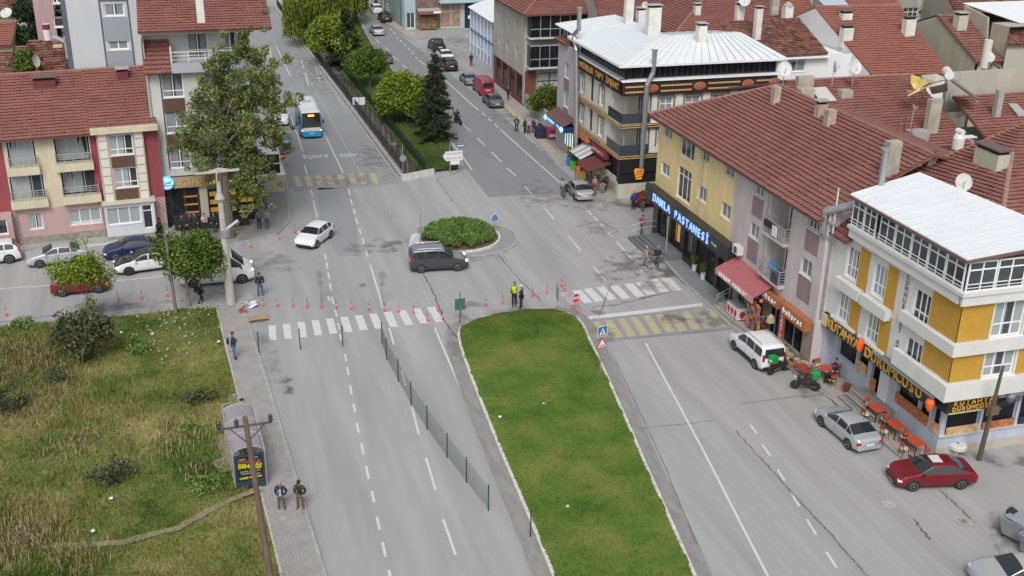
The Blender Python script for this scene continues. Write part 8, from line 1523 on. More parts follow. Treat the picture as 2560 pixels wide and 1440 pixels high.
# seated at the cafe and shoppers
c = at(2064, 928, .75)
person(None, -20, 'person in a black and white top seated at the crowded cafe table', (.20, .2, .2), BK, 'sit', world=(c.x-.85, c.y+.3, .2), z=.2); person(None, 160, 'person in dark red seated at the crowded cafe table', (.10, .02, .03), BK, 'sit', world=(c.x+.85, c.y+.1, .2), z=.2); person(None, 100, 'person with black hair seated with back to the road at the cafe table', (.03, .02, .03), BK, 'sit', world=(c.x-.1, c.y-.95, .2), z=.2)
for k, (dx, dy, r_) in enumerate(((-.85, .3, 70), (.85, .1, -110), (-.1, -.95, 180), (.1, 1.0, 0))): chair((c.x+dx, c.y+dy, .2), ('chair under the black and white top', 'chair under the dark red sitter', 'chair under the black haired sitter', 'empty chair at the crowded cafe table')[k], R_(r_))
q = Vector((36.6, 81-23.5, 0)); person(None, -120, 'person in black bending over goods inside the spice shop window', (.02, .02, .02), BK, 'lean', head='scarf', hair=(.15, .02, .03), world=(37.4, 81-23.2, .3), z=.3)
person(None, 180, 'shopkeeper in black at the dark entrance of the pastry shop', BK, BK, 'stand', world=(36.9, 70.8, .13), z=.13)
q = at(1145, 310); person(None, 284, 'helmeted rider on the moving motorcycle by the conifer', (.03, .03, .03), BK, 'sit', head='scarf', hair=(.03, .03, .03), world=(q.x-.03, q.y+.2, .36), z=.36)
# ================================================================== street furniture
# delineator posts (flexible red cones)
cr_ = P('cone_red', (.62, .05, .03), .5); cg_ = P('cone_tip', (.18, .17, .17), .6); cw_ = P('cone_white', (.7, .7, .7), .5)
def cone_proto():
    a = MB().lathe((0, 0, 0), [(.11, 0), (.11, .025), (.05, .04), (.045, .42), (.035, .43)], 10).mesh('post', cr_, True); b = MB().cyl((0, 0, .43), (0, 0, .86), .028, .012, 8).mesh('tip', cg_, True); c = MB().cyl((0, 0, .3), (0, 0, .36), .05, n=10).mesh('reflective_band', cw_); return a, b, c
CP = cone_proto(); CN = [(657, 766, 'beside the blue litter pile'), (694, 767, ''), (732, 768, ''), (769, 769, ''), (804, 770, 'under the grey round sign'), (841, 772, ''), (878, 774, ''), (922, 777, ''), (962, 779, 'under the second grey round sign'), (997, 781, ''), (1034, 783, ''), (1069, 803, 'on the zebra stripe'), (1095, 778, ''), (1106, 800, ''), (1151, 792, 'behind the green board'), (1162, 770, 'past the green board'), (1215, 766, ''), (1256, 760, 'beside the yellow jacket'), (1292, 758, 'between the officers'), (1331, 742, 'past the officers'), (1367, 735, ''), (1393, 729, ''), (1404, 717, ''), (1412, 728, ''), (1434, 770, 'behind the stop sign'), (1445, 784, 'right under the stop sign'), (16, 790, 'in the cross street by the picture edge'), (296, 754, 'below the dark red hatchback'), (354, 748, 'next after the dark red hatchback'), (419, 742, 'below the bare pole'), (560, 737, 'behind the concrete lamp post'), (697, 600, 'at the rounded corner kerb'), (627, 620, 'before the corner tree'), (737, 583, 'nearest the white small hatchback')]
last = ''; cnt = 0; ordn = ['first', 'second', 'third', 'fourth', 'fifth', 'sixth']
for (x, y, w_) in CN:
    if w_: lab = 'red flexible post '+w_; last = w_; cnt = 0
    else: lab = 'red flexible post, %s after the one %s' % (ordn[cnt], last); cnt += 1
    q = at(x, y); t = thing('traffic_post', lab, 'traffic post', q, random.random()*6, 'red flexible posts closing the road'); [inst(me, n, t, (0, 0, 0), (random.uniform(-.03, .03),)*2+(0,)) for me, n in zip(CP, ('post', 'tip', 'reflective_band'))]
# temporary wire fence
fpost = P('fence_post_green', (.02, .045, .035), .5); FPp = [(648, 884), (751, 875), (857, 866), (955, 858), (967, 900), (996, 954), (1028, 1012), (1068, 1074), (1118, 1144), (1166, 1206), (1221, 1277), (1326, 1342)]
ft = thing('wire_fence', 'low wire mesh fence on dark posts closing the carriageway diagonally', 'fence', at(*FPp[0])); FQ = [at(*p)-ft.location for p in FPp]; wires = MB(); wm = P('fence_wire', (.10, .12, .115), .6)
for q in FQ: MB().cyl(q, q+Vector((0, 0, 1.55)), .035, n=6).build('post', fpost, ft)
for a, c in list(zip(FQ, FQ[1:]))[3:-1]:
    d = c-a; n = int(d.length/.15)
    for i in range(n+1): p = a+d*i/max(n, 1); wires.bar(p+Vector((0, 0, .1)), p+Vector((0, 0, 1.4)), .009)
    for k in range(9): z = .12+k*.155; wires.bar(a+Vector((0, 0, z)), c+Vector((0, 0, z)), .009)
o = wires.build('mesh_panel', wm, ft); o['kind'] = 'stuff';
# signs
sgrey = P('sign_back', (.30, .31, .32), .5, metal=.3); sred = P('sign_red', (.50, .02, .025), .5); sblue = P('sign_blue', (.01, .12, .42), .5); swh = P('sign_white', (.7, .7, .7), .5)
def post(t, h, r=.035, m=None, p=(0, 0, 0)): MB().cyl(p, (p[0], p[1], h), r, n=8).build('pole', m or sgrey, t)
def topz(px_, y): q = at(*px_); return Vector(onY(px_[0], y, q.y)).z
def sign(px_, yt, lab): q = at(*px_); t = thing('traffic_sign', lab, 'traffic sign', (q.x, q.y, 0)); H_ = topz(px_, yt); return t, H_
t, H_ = sign((1437, 797), 752, 'red octagonal stop sign with white letters on the median tip'); post(t, 1.75); a = R_(14)
def octo(r, n=8, ph=.3927): return [(r*math.cos(2*math.pi*k/n+ph), 0, r*math.sin(2*math.pi*k/n+ph)) for k in range(n)]
o = MB().ext(octo(.36), (0, .02, 0)).build('plate', swh, t, loc=(0, -.04, 1.6), rz=a); MB().ext(octo(.33), (0, -.01, 0)).build('face', sred, o, loc=(0, -.003, 0)); text('DUR', .27, swh, 'letter', .004, o, (0, -.02, 0), (R_(90), 0, 0), bold=.01)
t, H_ = sign((1497, 990), 835, 'blue pedestrian crossing sign above a red bordered triangle on the lawn edge'); H_ = topz((1497, 935), 832); q = at(1502, 1010); t.location = (at(1500, 935).x, at(1500, 935).y, 0); post(t, 3.2, .04);
o = MB().box(-.38, .38, 0, .02, -.38, .38).build('plate', P('sign_rim_yellow', (.5, .55, .3), .5), t, loc=(0, -.06, 3.0), rz=a); MB().box(-.31, .31, -.01, 0, -.31, .31).build('face', sblue, o); MB().ext([(-.25, -.012, -.24), (.25, -.012, -.24), (0, -.012, .25)], (0, -.004, 0)).build('triangle', swh, o); MB().ext([(-.04, -.018, .08), (.04, -.018, .08), (.03, -.018, -.05), (.1, -.018, -.2), (.05, -.018, -.2), (0, -.018, -.1), (-.06, -.018, -.2), (-.11, -.018, -.2), (-.04, -.018, -.04)], (0, -.003, 0)).build('walker', black, o)
o = MB().ext([(-.42, 0, -.34), (.42, 0, -.34), (0, 0, .40)], (0, .02, 0)).build('plate', sred, t, loc=(0, -.06, 2.2), rz=a); MB().ext([(-.31, -.004, -.28), (.31, -.004, -.28), (0, -.004, .27)], (0, -.006, 0)).build('face', swh, o); MB().ext([(-.2, -.014, -.2), (.2, -.014, -.2), (.2, -.014, -.16), (.1, -.014, -.12), (0, -.014, -.17), (-.1, -.014, -.12), (-.2, -.014, -.16)], (0, -.003, 0)).build('bumps', black, o)
t, H_ = sign((1236, 580), 535, 'blue round sign with white arrows at the hedge rim'); post(t, H_-.1, .03); o = MB().cyl((0, 0, 0), (0, .02, 0), .34, n=20).build('plate', swh, t, loc=(0, -.05, H_-.35), rz=a); MB().cyl((0, -.01, 0), (0, 0, 0), .3, n=20).build('face', sblue, o)
for k in range(3): aa = k*2.094; MB().ext([(.18*math.cos(aa), -.012, .18*math.sin(aa)), (.2*math.cos(aa+.9), -.012, .2*math.sin(aa+.9)), (.08*math.cos(aa+.7), -.012, .08*math.sin(aa+.7))], (0, -.004, 0)).build('arrow', swh, o)
t, H_ = sign((1052, 612), 532, 'tall sign pole with a grey disc and a fallen pale sheet by the hedge'); post(t, H_, .04); MB().cyl((0, .04, 0), (0, .06, 0), .3, n=20).build('plate', sgrey, t, loc=(0, 0, 1.25)); MB().ext([(-1.0, 0, 0), (-.1, 0, .1), (-.2, .1, 1.05), (-.7, .3, .8)], (0, .02, .01)).build('pale_sheet', P('pale_sign_sheet', (.42, .45, .5), .4), t)
for (x, yb, yt, lab) in ((803, 760, 676, 'grey round sign back on a thin pole, closer to the white hatchback'), (957, 765, 679, 'grey round sign back on a thin pole, closer to the grey people carrier')):
    t, H_ = sign((x, yb), yt, lab); post(t, H_, .04); MB().cyl((0, .04, 0), (0, .06, 0), .32, n=20).build('plate', sgrey, t, loc=(0, 0, H_-.3)); MB().cyl((0, .04, 0), (0, .06, 0), .22, n=20).build('lower_plate', sgrey, t, loc=(0, 0, H_-.95))
t, H_ = sign((707, 447), 366, 'red no entry sign with a grey disc above it at the corner sidewalk'); post(t, H_-.1, .04); MB().cyl((0, 0, 0), (0, .02, 0), .36, n=18).build('plate', sgrey, t, loc=(0, .05, H_-.35)); o = MB().box(-.36, .36, 0, .02, -.33, .33).build('plate', sred, t, loc=(0, -.06, H_-.95)); MB().box(-.25, .25, -.01, 0, -.06, .06).build('bar', swh, o)
t, H_ = sign((1142, 808), 742, 'dark green board on a pole at the rounded median corner'); q = at(1150, 808); t.location = (q.x, q.y, 0); post(t, 2.3, .03, fpost); MB().box(-.36, .36, -.03, 0, 1.0, 1.85).build('plate', P('board_green', (.05, .13, .10), .6, var=.2, vs=4), t)
t, H_ = sign((1392, 778), 728, 'thin grey sign seen edge on at the top of the median'); post(t, 1.9, .03); MB().ext([(-.02, -.25, .9), (.02, -.25, .9), (.02, -.3, 1.9), (-.02, -.3, 1.9)], (0, .5, .05)).build('plate', sgrey, t)
t, H_ = sign((1135, 432), 366, 'white arrow direction board with blue lettering on the grass tip'); post(t, 2.9, .05, p=(-.4, 0, 0)); post(t, 2.9, .05, p=(.5, 0, 0)); t.children
MB().ext([(-1.25, -.06, 1.75), (-.85, -.06, 1.25), (.85, -.06, 1.25), (.85, -.06, 2.2), (-.85, -.06, 2.2)], (0, .03, 0)).build('plate', swh, t); MB().ext([(-1.25, -.065, 1.75), (-.85, -.065, 1.25), (-.8, -.065, 1.25), (-1.12, -.065, 1.75), (-.8, -.065, 2.2), (-.85, -.065, 2.2)], (0, -.01, 0)).build('chevron', black, t); MB().box(-.35, .55, -.06, -.03, .85, 1.22).build('lower_plate', swh, t)
text('ALIM SATIM', .3, P('sign_ink', (.08, .18, .4), .5), 'letter', .004, t, (0, -.08, 1.95), (R_(90), 0, 0)); text('KONUTLARI', .3, P('sign_ink', (.08, .18, .4), .5), 'letter', .004, t, (0, -.08, 1.5), (R_(90), 0, 0)); MB().box(.2, 1.1, -.05, -.03, 2.55, 2.85).build('street_plate', P('street_plate', (.02, .12, .25), .5), t); MB().box(.28, 1.02, -.06, -.05, 2.65, 2.75).build('street_plate_text', swh, t)
t, H_ = sign((1008, 440), 360, 'round grey sign back on a pole inside the channel railing'); post(t, H_, .04); MB().cyl((0, -.05, 0), (0, -.03, 0), .32, n=18).build('plate', P('sign_back_teal', (.22, .28, .28), .5), t, loc=(0, 0, H_-1.4))
q = at(898, 275); t = thing('traffic_sign', 'two blank white boards mounted over the stream channel', 'sign', (q.x, q.y, 0)); MB().box(-.72, -.03, 0, .03, .6, 1.5).build('plate', swh, t); MB().box(.03, .72, 0, .03, .6, 1.5).build('plate', swh, t); post(t, 1.5)
# lamp posts and poles
q = at(578, 762); t = thing('street_lamp', 'thick tapering concrete post with a worn wooden crossarm and cables', 'utility pole', (q.x, q.y, .05)); conc_p = P('pole_concrete', (.40, .38, .36), .85, var=.15, vs=2); Hc = topz((578, 762), 425)
MB().cyl((0, 0, 0), (-.12, 0, Hc), .34, .13, 10).build('pole', conc_p, t); MB().obox((-.12, 0, Hc-.1), (1.45, 0, .06), (0, .1, .0), (0, 0, .06)).ext([(-.9, 0, Hc-.1), (.9, 0, Hc-.05), (0, 0, Hc+.15)], (0, .12, 0)).build('crossarm', P('arm_pale', (.42, .40, .37), .8), t); MB().lathe((-.12, 0, Hc-2.0), [(.16, -.3), (.34, 0), (.2, .35)], 8).build('collar', conc_p, t)
for x in (-.95, -.1, .1): MB().cyl((x, -.08, Hc-.2), (x, -.08, Hc-.75), .08, n=8).build('insulator', P('insulator', (.10, .05, .04), .4), t)
MB().cyl((0, 0, Hc*.52), (0, 0, Hc*.52+.5), .34, n=10).build('clamp', sgrey, t); MB().obox((.55, 0, Hc*.6), (.42, 0, .28), (0, .1, 0), (-.04, 0, .07)).build('lamp_head', P('lamp_pale', (.5, .5, .5), .4), t, bevel=.05)
cb = MB();
for k in range(5):
    a, c = Vector((0, 0, Hc*.55-.15*k+.3)), Vector((-4.6, 13.5, 4.6-.35*k)); pr = a
    for j in range(1, 9): f = j/8; p = a.lerp(c, f)+Vector((0, 0, -.9*math.sin(math.pi*f)*.6)); cb.cyl(pr, p, .02, n=4, cap=False); pr = p
cb.build('cable', black, t)
wood = P('pole_wood', (.13, .095, .07), .9, var=.3, vs=5, streak=.2)
def pole_px(pb, pt, tz, name, lab, cat, r0, r1, mat, **k):
    t = thing(name, lab, cat, (*at(*pb)[:2], 0)); top = Vector(onY(*pt, t.location.y+k.get('dy', 0)))-t.location; MB().cyl((0, 0, 0), top, r0, r1, 10).build('pole', mat, t); return t, top
t, top = pole_px((690, 1530), (612, 1042), 0, 'utility_pole', 'tall wooden pole with a steel crossarm and three dark insulators', 'utility pole', .16, .10, wood)
cz_ = top-Vector((0, 0, .45)); stl = P('arm_steel', (.08, .07, .065), .5); MB().bar(cz_-Vector((1.05, 0, 0)), cz_+Vector((1.05, 0, .06)), .07).bar(cz_-Vector((.65, 0, 0)), cz_-Vector((0, 0, .75)), .04).bar(cz_+Vector((.75, 0, 0)), cz_-Vector((0, 0, .75)), .04).build('crossarm', stl, t)
for dx, dz in ((-1.05, .0), (-.35, .02), (1.0, .06)): MB().lathe(cz_+Vector((dx, -.02, .04+dz)), [(.05, 0), (.09, .06), (.09, .14), (.06, .17), (.09, .2), (.08, .3), (.03, .36)], 10).build('insulator', P('insulator_dark', (.02, .02, .025), .25, spec=.8), t)
t, top = pole_px((441, 790), (415, 600), 0, 'utility_pole', 'bare thin grey pole leaning at the edge of the vacant lot', 'utility pole', .13, .09, P('pole_grey', (.17, .155, .14), .8)); t, top = pole_px((2447, 1150), (2508, 915), 0, 'utility_pole', 'leaning wooden pole with cable bundles before the cafe side window', 'utility pole', .15, .08, wood, dy=-1.6)
MB().obox(top*.56+Vector((0, -.1, 0)), (.25, 0, 0), (0, .18, 0), (0, 0, .22)).build('junction_box', P('box_rust', (.13, .09, .06), .8), t); cb = MB()
for k in range(4): a = top*(.55+.02*k); cb.cyl(a, a+Vector((5, .5, .6-.1*k)), .02, n=4)
cb.build('cable', black, t); MB().lathe(Vector((1.15, -.1, 3.9)), [(.1, -.4), (.22, -.2), (.26, 0), (.15, .2)], 10).build('cable_coil', P('coil', (.25, .24, .28), .7, var=.5, vs=10), t)
# bus shelter
q = at(628, 1205); A0 = at(640, 1222); t = thing('bus_shelter', 'bus shelter with a curved translucent roof and a dark poster wall', 'bus shelter', (A0.x-.22, A0.y, .12), R_(3)); acry = P('smoked_acrylic', (.27, .24, .26), .25, spec=.6); n = 8; Ls = 4.7; SW = .84
for s in range(3):
    mb = MB(); y0, y1 = s*Ls/3+.02, (s+1)*Ls/3-.02
    for k in range(n): a0, a1 = math.pi*(.08+.84*k/n), math.pi*(.08+.84*(k+1)/n); mb.poly([(-.82*math.cos(a0), y0, 2.0+.42*math.sin(a0)), (-.82*math.cos(a0), y1, 2.0+.42*math.sin(a0)), (-.82*math.cos(a1), y1, 2.0+.42*math.sin(a1)), (-.82*math.cos(a1), y0, 2.0+.42*math.sin(a1))])
    mb.build('roof_panel', acry, t)
for s in range(4):
    mb = MB(); y = s*Ls/3
    for k in range(n): a0, a1 = math.pi*(.08+.84*k/n), math.pi*(.08+.84*(k+1)/n); mb.bar((-.84*math.cos(a0), y, 2.02+.42*math.sin(a0)), (-.84*math.cos(a1), y, 2.02+.42*math.sin(a1)), .05)
    mb.bar((-.8, y, 0), (-.8, y, 2.15), .06);
    if s in (0, 3): mb.bar((.8, y, 0), (.8, y, 2.15), .06)
    mb.build('frame', offw, t)
MB().bar((-.81, 0, 2.13), (-.81, Ls, 2.13), .05).bar((.81, 0, 2.13), (.81, Ls, 2.13), .07).bar((-.81, 0, .2), (-.81, Ls, .2), .04).build('frame', offw, t); MB().box(-.78, -.76, .1, Ls-.1, .25, 2.1).build('glass_wall', P('shelter_glass', (.4, .45, .45), .1, alpha=.25, spec=.8), t); MB().box(-.7, -.25, .6, Ls-.6, .42, .46).build('bench_seat', offw, t)
pst = MB().box(-.76, .76, -.09, .02, .05, 2.0).build('poster_wall', P('poster_navy', (.03, .045, .07), .5), t); MB().box(-.66, .66, -.1, -.091, .5, 1.92).build('poster', P('poster_dark', (.012, .02, .035), .4), t)
yl_ = P('poster_yellow', (.62, .48, .02), .5); rd_ = P('poster_red', (.40, .08, .04), .5)
text('UCUZLUK', .26, rd_, 'letter', .004, t, (0, -.108, 1.62), (R_(90), R_(8), 0), bold=.01); text('ŞENLİĞİ', .3, yl_, 'letter', .004, t, (0, -.108, 1.34), (R_(90), R_(8), 0), bold=.015); text('CUMA 21 EKİM', .15, yl_, 'letter', .004, t, (0, -.108, 1.05), (R_(90), 0, 0)); text('ÇARŞI MEYDANI', .15, yl_, 'letter', .004, t, (0, -.108, .68), (R_(90), 0, 0), bold=.008)
for (x, z, w) in ((-.35, 1.8, .3), (.3, 1.82, .3), (-.2, .93, .5), (.35, .85, .3)): MB().box(x-w/2, x+w/2, -.104, -.1, z-.02, z+.02).build('text_line', P('poster_pale', (.35, .38, .4), .5), t)
q = at(608, 1040); t = thing('litter_bin', 'small pale teal litter bin on the sidewalk before the bus shelter', 'litter bin', (q.x, q.y, .12)); MB().cyl((0, 0, .25), (0, 0, .95), .17, n=12).build('drum', P('bin_teal', (.25, .36, .37), .5), t); MB().cyl((0, 0, .95), (0, 0, .97), .15, n=12).build('opening', dark, t); MB().bar((-.24, 0, 0), (-.24, 0, 1.1), .04).bar((.24, 0, 0), (.24, 0, 1.1), .04).bar((-.24, 0, 1.1), (.24, 0, 1.1), .04).build('frame', offw, t)
q = at(478 if 0 else 545, 1075); t = thing('railing', 'bent steel handrail on the pale pad behind the bus shelter', 'railing', (q.x+.35, q.y-.4, .12)); MB().pipe([(0, 1.2, 0), (0, 1.2, 1.0), (0, -1.0, 1.0), (0, -1.0, 0)], .03, 6).pipe([(0, 1.2, .55), (0, -1.0, .55)], .025, 6).pipe([(0, 1.2, 1), (.5, 1.4, 1.0)], .025, 6).build('rail', offw, t)
# litter by the zebra crossing
q = at(630, 768); t = thing('litter_pile', 'blue and white plastic litter heaped at the sidewalk end', 'litter', (q.x, q.y, .05)); rr = random.Random(6)
for k in range(9): MB().obox((rr.uniform(-.3, .3), rr.uniform(-.3, .3), rr.uniform(.05, .35)), Vector((rr.uniform(-1, 1), rr.uniform(-1, 1), .3)).normalized()*.22, Vector((rr.uniform(-1, 1), rr.uniform(-1, 1), .2)).normalized()*.12, (0, 0, .02)).build('wrapping', P('plastic_blue', (.05, .18, .5), .4) if k % 3 == 0 else P('plastic_white', (.62, .65, .68), .4), t)
q = at(643, 800); t = thing('cardboard', 'flattened brown cardboard lying at the zebra crossing', 'cardboard', (q.x, q.y, .05), R_(4)); MB().ext([(-.8, -.35, .02), (.75, -.35, .02), (.8, .35, .05), (-.75, .4, .05)], (0, 0, .03)).ext([(-.8, -.36, .05), (.75, -.36, .05), (.6, -.5, .2), (-.3, -.55, .22)], (0, 0, .02)).build('sheet', P('cardboard', (.36, .22, .13), .9, var=.1, vs=3), t); q = at(607, 783); t = thing('litter_pile', 'reddish wooden scrap beside the flattened cardboard', 'litter', (q.x, q.y, .12)); MB().bar((-.25, 0, .1), (.25, .1, .4), .08).bar((-.1, .1, 0), (.1, -.1, .45), .08).bar((-.2, -.2, .05), (.3, -.1, .1), .1).build('scrap', P('scrap_red', (.3, .08, .05), .8), t)
for (x, y, lab) in ((1418, 1275, 'white scrap of paper low on the median lawn'), (1358, 1018, 'small white scrap in the middle of the median lawn'), (1250, 1050, 'pale scrap on the lawn beside its kerb'), (382, 848, 'white plastic bag near the rubble in the vacant lot'), (305, 845, 'white bag scrap in the lot below the bush'), (235, 1345, 'white bag flattened on the lot path'), (280, 1318 - 55, 'pale plastic cup lying in the lot grass'), (548, 868, 'pale carton at the lot kerb')):
    q = at(x, y); t = thing('litter', lab, 'litter', (q.x, q.y, .22 if x > 1000 else .42)); MB().obox((0, 0, 0), (.08, .02, .01), (-.02, .05, .02), (0, 0, .02)).build('scrap', P('plastic_white', (.62, .65, .68), .4), t)
# waste containers
for (x, y, lab, rz_, op) in ((2523, 1352, 'grey waste container with a half closed lid and black sack', 20, 0), (2572, 1398, 'open grey waste container filled with yellow boards', 20, 1)):
    q = at(x, y); t = thing('waste_container', lab, 'waste container', (q.x+.45, q.y, 0), R_(rz_)); gm = P('container_grey', (.30, .33, .35), .5, metal=.3, var=.1, vs=2); s_ = 1.0
    mb = MB(); a, c = [(-.42, -.62, .2), (.42, -.62, .2), (.42, .62, .2), (-.42, .62, .2)], [(-.58, -.78, 1.15), (.58, -.78, 1.15), (.58, .78, 1.15), (-.58, .78, 1.15)]
    for i in range(4): j = (i+1) % 4; mb.poly([a[i], a[j], c[j], c[i]])
    mb.poly(a[::-1]); mb.poly([(x_*.92, y_*.94, .75) for x_, y_, _ in c], 1) if op else mb.poly(c); mb.build('bin_body', [gm, dark], t)
    mb = MB()
    for i in range(4): j = (i+1) % 4; mb.bar(c[i], c[j], .07)
    mb.build('rim', gm, t)
    for i in range(4): MB().lathe((a[i][0]*.9, a[i][1]*.9, 0), [(.05, 0), (.08, .05), (.05, .12), (.03, .2)], 8).build('caster', black, t)
    if op:
        for k in range(4): MB().obox((-.2+.15*k, .1*k-.1, .95+.05*k), (.05, .5, .1*(k-1)), (.12, 0, .02), (0, 0, .02)).build('board', P('yellow_board_wood', (.5, .38, .16), .8), t)
    else: MB().ext([(-.6, -.8, 1.18), (.6, -.8, 1.18), (.6, .55, 1.28), (-.6, .55, 1.28)], (0, 0, .05)).build('bin_lid', gm, t); MB().obox((.05, .55, 1.3), (.25, 0, 0), (0, .2, .05), (0, 0, .08)).build('sack', cloth(BK), t, bevel=.05)
# round white drum on the cafe corner, satellite-like
q = at(2398, 1142); t = thing('drum', 'flat round white drum behind the dark red sedan', 'drum', (q.x, q.y+.3, 0)); MB().lathe((0, 0, 0), [(.42, .35), (.5, .42), (.5, .62), (.44, .68), (.12, .7)], 20).cyl((0, 0, 0), (0, 0, .36), .12).build('shell', P('drum_white', (.58, .57, .53), .6), t, smooth=False); MB().cyl((0, 0, .701), (0, 0, .72), .07).build('cap', black, t)
# barrel grills by the corner shop
for (x, y, lab) in ((650, 462, 'black framed round table of the pair nearer the no entry sign'), (651, 490, 'black framed round table of the pair nearer the two men')):
    q = at(x, y, .9); t = thing('standing_table', lab, 'table', (q.x, q.y, .13), 0, 'round standing tables on the corner sidewalk'); MB().cyl((0, 0, .86), (0, 0, .9), .36, n=18).build('tabletop', P('table_white', (.6, .6, .57), .4), t); MB().cyl((0, 0, .9), (0, 0, .93), .08).build('ashtray', black, t)
    for a_ in range(4): aa = a_*1.57+.78; MB().bar((.32*math.cos(aa), .32*math.sin(aa), .86), (.34*math.cos(aa), .34*math.sin(aa), 0), .05).build('leg', black, t)
q = at(655, 530); t = thing('chair_frame', 'dark steel frame stand between the round tables and the two men', 'stand', (q.x, q.y, .13)); MB().pipe([(-.3, 0, 0), (-.3, 0, 1.2), (.4, 0, 1.2), (.4, 0, 0)], .03, 6).pipe([(-.3, .5, 0), (-.3, .5, .8), (.4, .5, .8), (.4, .5, 0)], .03, 6).build('frame', black, t)
t = thing('seating_screen', 'low black screen and bench in front of the shop windows', 'screen', (-2.0, 90.9, .13)); MB().box(0, 6.0, 0, .06, .1, 1.0).build('screen_panel', P('screen_black', (.02, .02, .02), .7), t); MB().box(.2, 5.6, .3, .7, .4, .48).build('bench_seat', black, t)
# planters along the corner shop
plc = [('blue', (.02, .15, .42)), ('green', (.06, .36, .04)), ('orange', (.55, .16, .08)), ('yellow', (.55, .42, .04))]
for (nm, c), (x, y) in zip(plc, ((1424, 414), (1434, 424), (1446, 436), (1459, 450))):
    q = at(x, y); t = thing('planter', 'tall %s wooden planter with a green shrub by the dark corner shop' % nm, 'planter', (q.x, q.y, .0), R_(10), 'row of coloured planters'); MB().lathe((0, 0, 0), [(.30, 0), (.40, .95), (.36, .96), (.34, .8)], 4).build('pot', P('planter_'+nm, c, .7, var=.15, vs=4), t); crown(t, grn, [(0, 0, 1.3, .42), (0, 0, 1.7, .3)], .1, 900, 'foliage')
q = at(1463, 415); t = thing('crate_stand', 'red and blue draped crates next to the yellow planter', 'stand', (q.x, q.y, 0)); MB().box(-.6, .2, -.5, .5, .5, 1.2).build('red_cover', P('cover_red', (.35, .03, .05), .7), t); MB().box(.2, 1.1, -.5, .5, .5, 1.15).build('blue_cover', P('cover_blue', (.02, .12, .35), .7), t)
# fruit stand by the blue sign
q = at(1375, 345); t = thing('cloth_stand', 'navy cloth covered stand behind the bystanders', 'stand', (q.x-1.1, q.y+.1, 0)); MB().box(-.5, .6, -.6, .6, 0, 1.3).build('cover', P('cover_navy', (.015, .02, .07), .8), t, bevel=.05)
t = thing('fruit_stand', 'red and white stand with yellow fruit crates under the blue sign', 'market stall', (q.x+.6, q.y, 0)); MB().box(-1.2, .2, -1.0, .8, .2, 1.1).build('cover', P('stall_red', (.38, .05, .08), .7), t, bevel=.05); MB().box(-1.0, 0, -1.05, -1.0, .4, .7).build('white_stripe', swh, t)
for k in range(4): MB().box(.3, 1.1, -1.2+k*.5, -.75+k*.5, .7, .9).build('crate', P('crate_dark', (.05, .05, .03), .8), t); MB().box(.34, 1.06, -1.16+k*.5, -.79+k*.5, .85, .96).build('fruit', P('fruit_yellow', (.5, .42, .04), .7, var=.4, vs=8) if k % 2 else P('greens', (.04, .12, .02), .7), t)
MB().box(-.2, .5, -1.6, -1.1, 0, .8).build('side_table', P('table_white', (.6, .6, .57), .4), t)
# grocery goods
fz_ = thing('ice_cream_freezer', 'white chest freezer with red pictures beside the grocery steps', 'freezer', (35.45, 81-17.2, .2), R_(0)); MB().box(-.4, .4, -.8, .8, .08, .95).build('cabinet', P('freezer_print', (.62, .6, .62), .4, var=.0), fz_, bevel=.04); MB().box(-.38, .38, -.78, .78, .951, .97).build('glass_lid', P('freezer_glass', (.25, .32, .32), .1, spec=.8), fz_)
for k in range(3): MB().lathe((-.405, -.5+k*.5, .5), [(.02, -.3), (.16, -.1), (.2, .1), (.1, .25)], 8, sx=.1).build('picture', P('freezer_red', (.5, .02, .03), .5), fz_)
MB().lathe((-.0, -.805, .45), [(.02, -.3), (.2, -.1), (.24, .1), (.1, .25)], 8, sy=.05).build('picture', P('freezer_red', (.5, .02, .03), .5), fz_)
gr_ = thing('snack_rack', 'tall racks hung with red and yellow snack bags under the awning', 'display rack', (35.5, 81-19.6, .2)); rr = random.Random(8); MB().bar((0, -.9, 0), (0, -.9, 2.3), .05).bar((0, .9, 0), (0, .9, 2.3), .05).bar((0, -.9, 2.3), (0, .9, 2.3), .05).build('frame', black, gr_)
cols = [(.45, .06, .05), (.5, .32, .04), (.42, .2, .15), (.08, .1, .25), (.5, .15, .03), (.35, .3, .25)]
for i in range(6):
    for j in range(6): y_ = -.8+.3*i; z_ = .35+.33*j; MB().obox((rr.uniform(-.12, .1), y_, z_), (.05, .02, 0), (0, .12, .02), (0, 0, .14)).build('bag', P('snack_%d' % ((i+j*2) % 6), cols[(i+j*2) % 6], .5), gr_, loc=(-.1, 0, 0))
for i in range(5):
    for j in range(4): MB().obox((0, 0, 0), (.12, .0, 0), (0, .04, .02), (0, 0, .13)).build('bag', P('snack_%d' % ((i*2+j) % 6), cols[(i*2+j) % 6], .5), gr_, loc=(-.25+.14*i+.1, -1.0, .4+.32*j))
t = thing('beach_toys', 'bunch of orange and blue balls and toys hanging over the snack racks', 'toys', (35.7, 81-19.9, 2.6));
for k in range(8): MB().lathe((rr.uniform(-.3, .3), rr.uniform(-.4, .4), rr.uniform(-.2, .3)), [(.02, -.14), (.12, -.08), (.15, 0), (.12, .08), (.02, .14)], 8).build('ball', P('toy_%d' % (k % 3), [(.6, .2, .03), (.05, .08, .3), (.45, .04, .05)][k % 3], .5), t)
t = thing('sack', 'beige cloth bag hanging on the post beside the snack racks', 'bag', (35.8, 81-21.2, 1.9)); MB().lathe((0, 0, 0), [(.08, -.45), (.32, -.35), (.25, 0), (.06, .2)], 9).build('cloth', P('jute', (.36, .3, .2), .9), t)
t = thing('crate_stack', 'wooden boxes and baskets of dried goods before the spice shop', 'crates', (35.6, 81-23.6, .2)); rr = random.Random(12)
